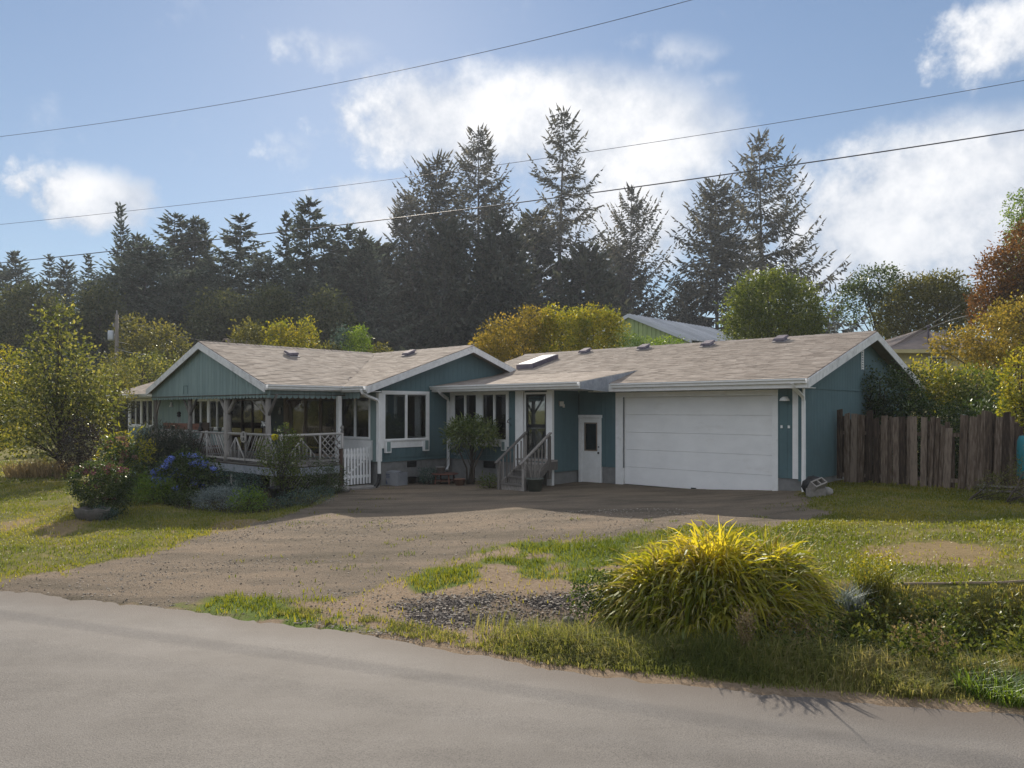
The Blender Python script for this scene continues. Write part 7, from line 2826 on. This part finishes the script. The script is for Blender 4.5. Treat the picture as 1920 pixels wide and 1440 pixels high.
m.box((-hw, -3.74, ze - .18), (hw, -3.70, ze + .01))
m.box((-hw - .04, -3.7, ze - .18), (-hw, 4.7, ze + .01))
obj('fascia', m, M['yellowwall'], rf)
m = MB()
m.tube([(-1.3, -2.2, ze + .4), (-1.3, -2.2, ze + 1.35)], .05, 6)
m.lathe([(0, .12), (.1, .1), (.1, 0), (0, 0)], (-1.3, -2.2, ze + 1.33), 8)
obj('service_mast', m, M['vent'], rf)
m = MB()
m.box((1.2, .9, zr - .6), (1.5, 1.2, zr - .1))
m.lathe([(.16, 0), (.16, .12), (0, .2)], (1.35, 1.05, zr - .1), 8)
obj('roof_vent', m, M['ventcap'], rf)
m = MB()
for a in ((-1.9, -1.83), (-1.0, -.93)):
    m.box((a[0], -3.26, ze - 1.5), (a[1], -3.227, ze - .3))
m.box((-1.83, -3.26, ze - .37), (-1.0, -3.227, ze - .3))
m.box((-1.83, -3.26, ze - 1.5), (-1.0, -3.227, ze - 1.43))
wd = obj('window', m, M['white'], nb_)
m = MB()
m.box((-1.83, -3.24, ze - 1.43), (-1.0, -3.23, ze - .37))
obj('pane', m, M['darkscreen'], wd)
p = at_y(1820, 597, 52)
t = thing('chimney_stack', 'slim chimney with pale cowl between the broad tree and the rusty tree', 'chimney', (p.x, p.y, 0))
m = MB()
m.box((-.2, -.2, 0), (.2, .2, p.z - .4))
obj('shaft', m, M['polewood'], t)
m = MB()
m.lathe([(.12, 0), (.12, .3), (.3, .3), (.05, .6), (0, .62)], (0, 0, p.z - .45), 8)
obj('cowl', m, M['ventcap'], t)

# two far roofs on the left
for lab, px, py, dist, w_, d_, hh in (('small brown gable roof peeping over the porch roof among bushes', 420, 634, 58, 3.0, 6, 1.5), ('dark grey roof of a far house left of the porch gable', 335, 662, 56, 7.0, 6, 1.6)):
    c = at_y(px, py, dist)
    t = thing('far_house', lab, 'house', (c.x, c.y, 0), rz=R(-20))
    m = MB()
    m.prism([(-w_ / 2 + .3, 0.2, 0), (w_ / 2 - .3, 0.2, 0), (w_ / 2 - .3, 0.2, c.z - hh), (0, 0.2, c.z - .15), (-w_ / 2 + .3, 0.2, c.z - hh)], (0, d_ - .4, 0))
    wo = obj('wall', m, M['brownroof'], t)
    for sg in (1, -1):
        m = MB()
        m.prism([(0, 0, c.z), (0, d_, c.z), (sg * w_ / 2, d_, c.z - hh), (sg * w_ / 2, 0, c.z - hh)], (0, 0, -.12))
        obj('roof', m, M['brownroof'], t)
    m = MB()
    m.box((-.4, .17, c.z - hh - .9), (.4, .195, c.z - hh - .1))
    obj('window', m, M['darkscreen'], t)

# utility pole
c = at_y(219, 590, 50)
t = thing('utility_pole', 'weathered wooden utility pole with grey transformer left of the house', 'utility pole', (c.x, c.y, 0))
m = MB()
m.tube([(0, 0, -.3), (0, 0, c.z * .5), (0, 0, c.z)], [.16, .14, .11], 10)
obj('pole', m, M['polewood'], t, smooth=True)
m = MB()
m.lathe([(0, 0), (.19, 0.02), (.2, .1), (.2, .6), (.17, .68), (0, .7)], (-.36, -.05, c.z - 1.75), 12)
m.box((-.2, -.08, c.z - 1.4), (-.1, 0, c.z - 1.3))
obj('transformer', m, M['metal'], t)
m = MB()
m.lathe([(.04, 0), (.06, .1), (.03, .2), (.05, .25), (0, .3)], (0, 0, c.z), 8)
m.lathe([(.04, 0), (.06, .1), (.03, .2), (0, .22)], (-.2, -.05, c.z - .8), 8)
m.box((-.22, -.08, c.z - .84), (0, -.02, c.z - .8))
obj('insulator', m, M['ventcap'], t)


def wire(name, label, pts, dist0, dist1, r, mat='wire'):
    """a hanging cable through photo points, running from one distance to another"""
    xs = np.array([p[0] for p in pts], float)
    ys = np.array([p[1] for p in pts], float)
    xx = np.linspace(xs[0], xs[-1], 25)
    co = np.polyfit(xs, ys, min(2, len(pts) - 1))
    yy = np.polyval(co, xx)
    m = MB()
    # equal steps in the picture are uneven along the span: distance follows the projective rule
    f = (xx - xs[0]) / (xs[-1] - xs[0])
    dd = 1.0 / ((1 - f) / dist0 + f / dist1)
    m.tube([tuple(at_y(a, b, d)) for a, b, d in zip(xx, yy, dd)], r, 5)
    return tag(obj(name, m, M[mat]), label, 'cable')


wire('power_cable', 'thick dark cable crossing the whole sky lowest of the three', [(-260, 521), (0, 490), (735, 410), (1370, 327), (1920, 244), (2150, 206)], 30, 16, .015)
wire('power_cable', 'middle thin cable crossing the sky behind the spruce tops', [(-260, 446), (0, 420), (1000, 301), (1390, 240), (1920, 151), (2150, 108)], 34, 18, .0075)
wire('power_cable', 'uppermost thin cable leaving the picture at the top centre', [(-260, 283), (0, 257), (500, 182), (960, 83), (1300, 0)], 30, 17, .0075)
wire('service_cable', 'pale cable from the neighbouring roof mast up to the right', [(1700, 640), (1745, 615), (1815, 592)], 39.5, 36, .018, 'palewire')
wire('service_cable', 'upper pale cable from the neighbouring roof mast to the right', [(1668, 640), (1725, 618), (1800, 572)], 40, 36, .014, 'palewire')
wire('service_cable', 'pale cable sagging from the utility pole to the far roof', [(222, 641), (260, 650), (300, 662)], 49.9, 54, .02, 'palewire')
wire('service_cable', 'pale lower cable from the utility pole into the bushes', [(222, 655), (240, 660), (285, 665)], 49.9, 47, .02, 'palewire')
wire('service_cable', 'thin dark cable from the top of the utility pole towards the forest', [(221, 592), (300, 622), (420, 640)], 50, 62, .012)

# the far side of the road, behind the viewer: trees mirrored in the window panes
rng = np.random.default_rng(78)
m = MB()
n = 22000
X = rng.uniform(-70, 50, n)
Yy = rng.uniform(-30, -23, n)
Zt = 6.0 + 4.0 * fnoise(X, Yy, 0.2)
leaf_cards(m, np.stack([X, Yy, Zt * rng.random(n) ** .7 - .3], -1), unit(rng.normal(size=(n, 3))), unit(rng.normal(size=(n, 3))), .8, .55, np.clip(rng.normal(.5, .25, n), 0, 1))
o = tag(obj('treeline', m, LM['olive']), 'row of olive trees across the road behind the viewer', None, kind='stuff')

# thin air: far trees fade a little
hz_b = MB()
hz_b.box((-170, -36, -2.4), (170, 150, 50))
vm, vnt, vN, vL = new_mat('thin_haze')
vo = vN.new('ShaderNodeOutputMaterial')
pv = vN.new('ShaderNodeVolumePrincipled')
pv.inputs['Color'].default_value = (0.80, 0.86, 0.95, 1)
pv.inputs['Density'].default_value = 0.0005
pv.inputs['Anisotropy'].default_value = 0.2
vL.new(pv.outputs[0], vo.inputs['Volume'])
o = tag(obj('haze', hz_b, vm), 'thin bluish haze over the yard and the wood', None, kind='stuff')

# lettering becomes plain mesh
for o_ in list(bpy.data.objects):
    if o_.type == 'FONT':
        me = bpy.data.meshes.new_from_object(o_.evaluated_get(bpy.context.evaluated_depsgraph_get()))
        n_ = bpy.data.objects.new('lettering', me)
        n_.location, n_.rotation_euler, n_.parent = o_.location, o_.rotation_euler, o_.parent
        COL.objects.link(n_)
        bpy.data.objects.remove(o_)
for o_ in list(bpy.data.objects):
    if '_org' in o_:
        del o_['_org']
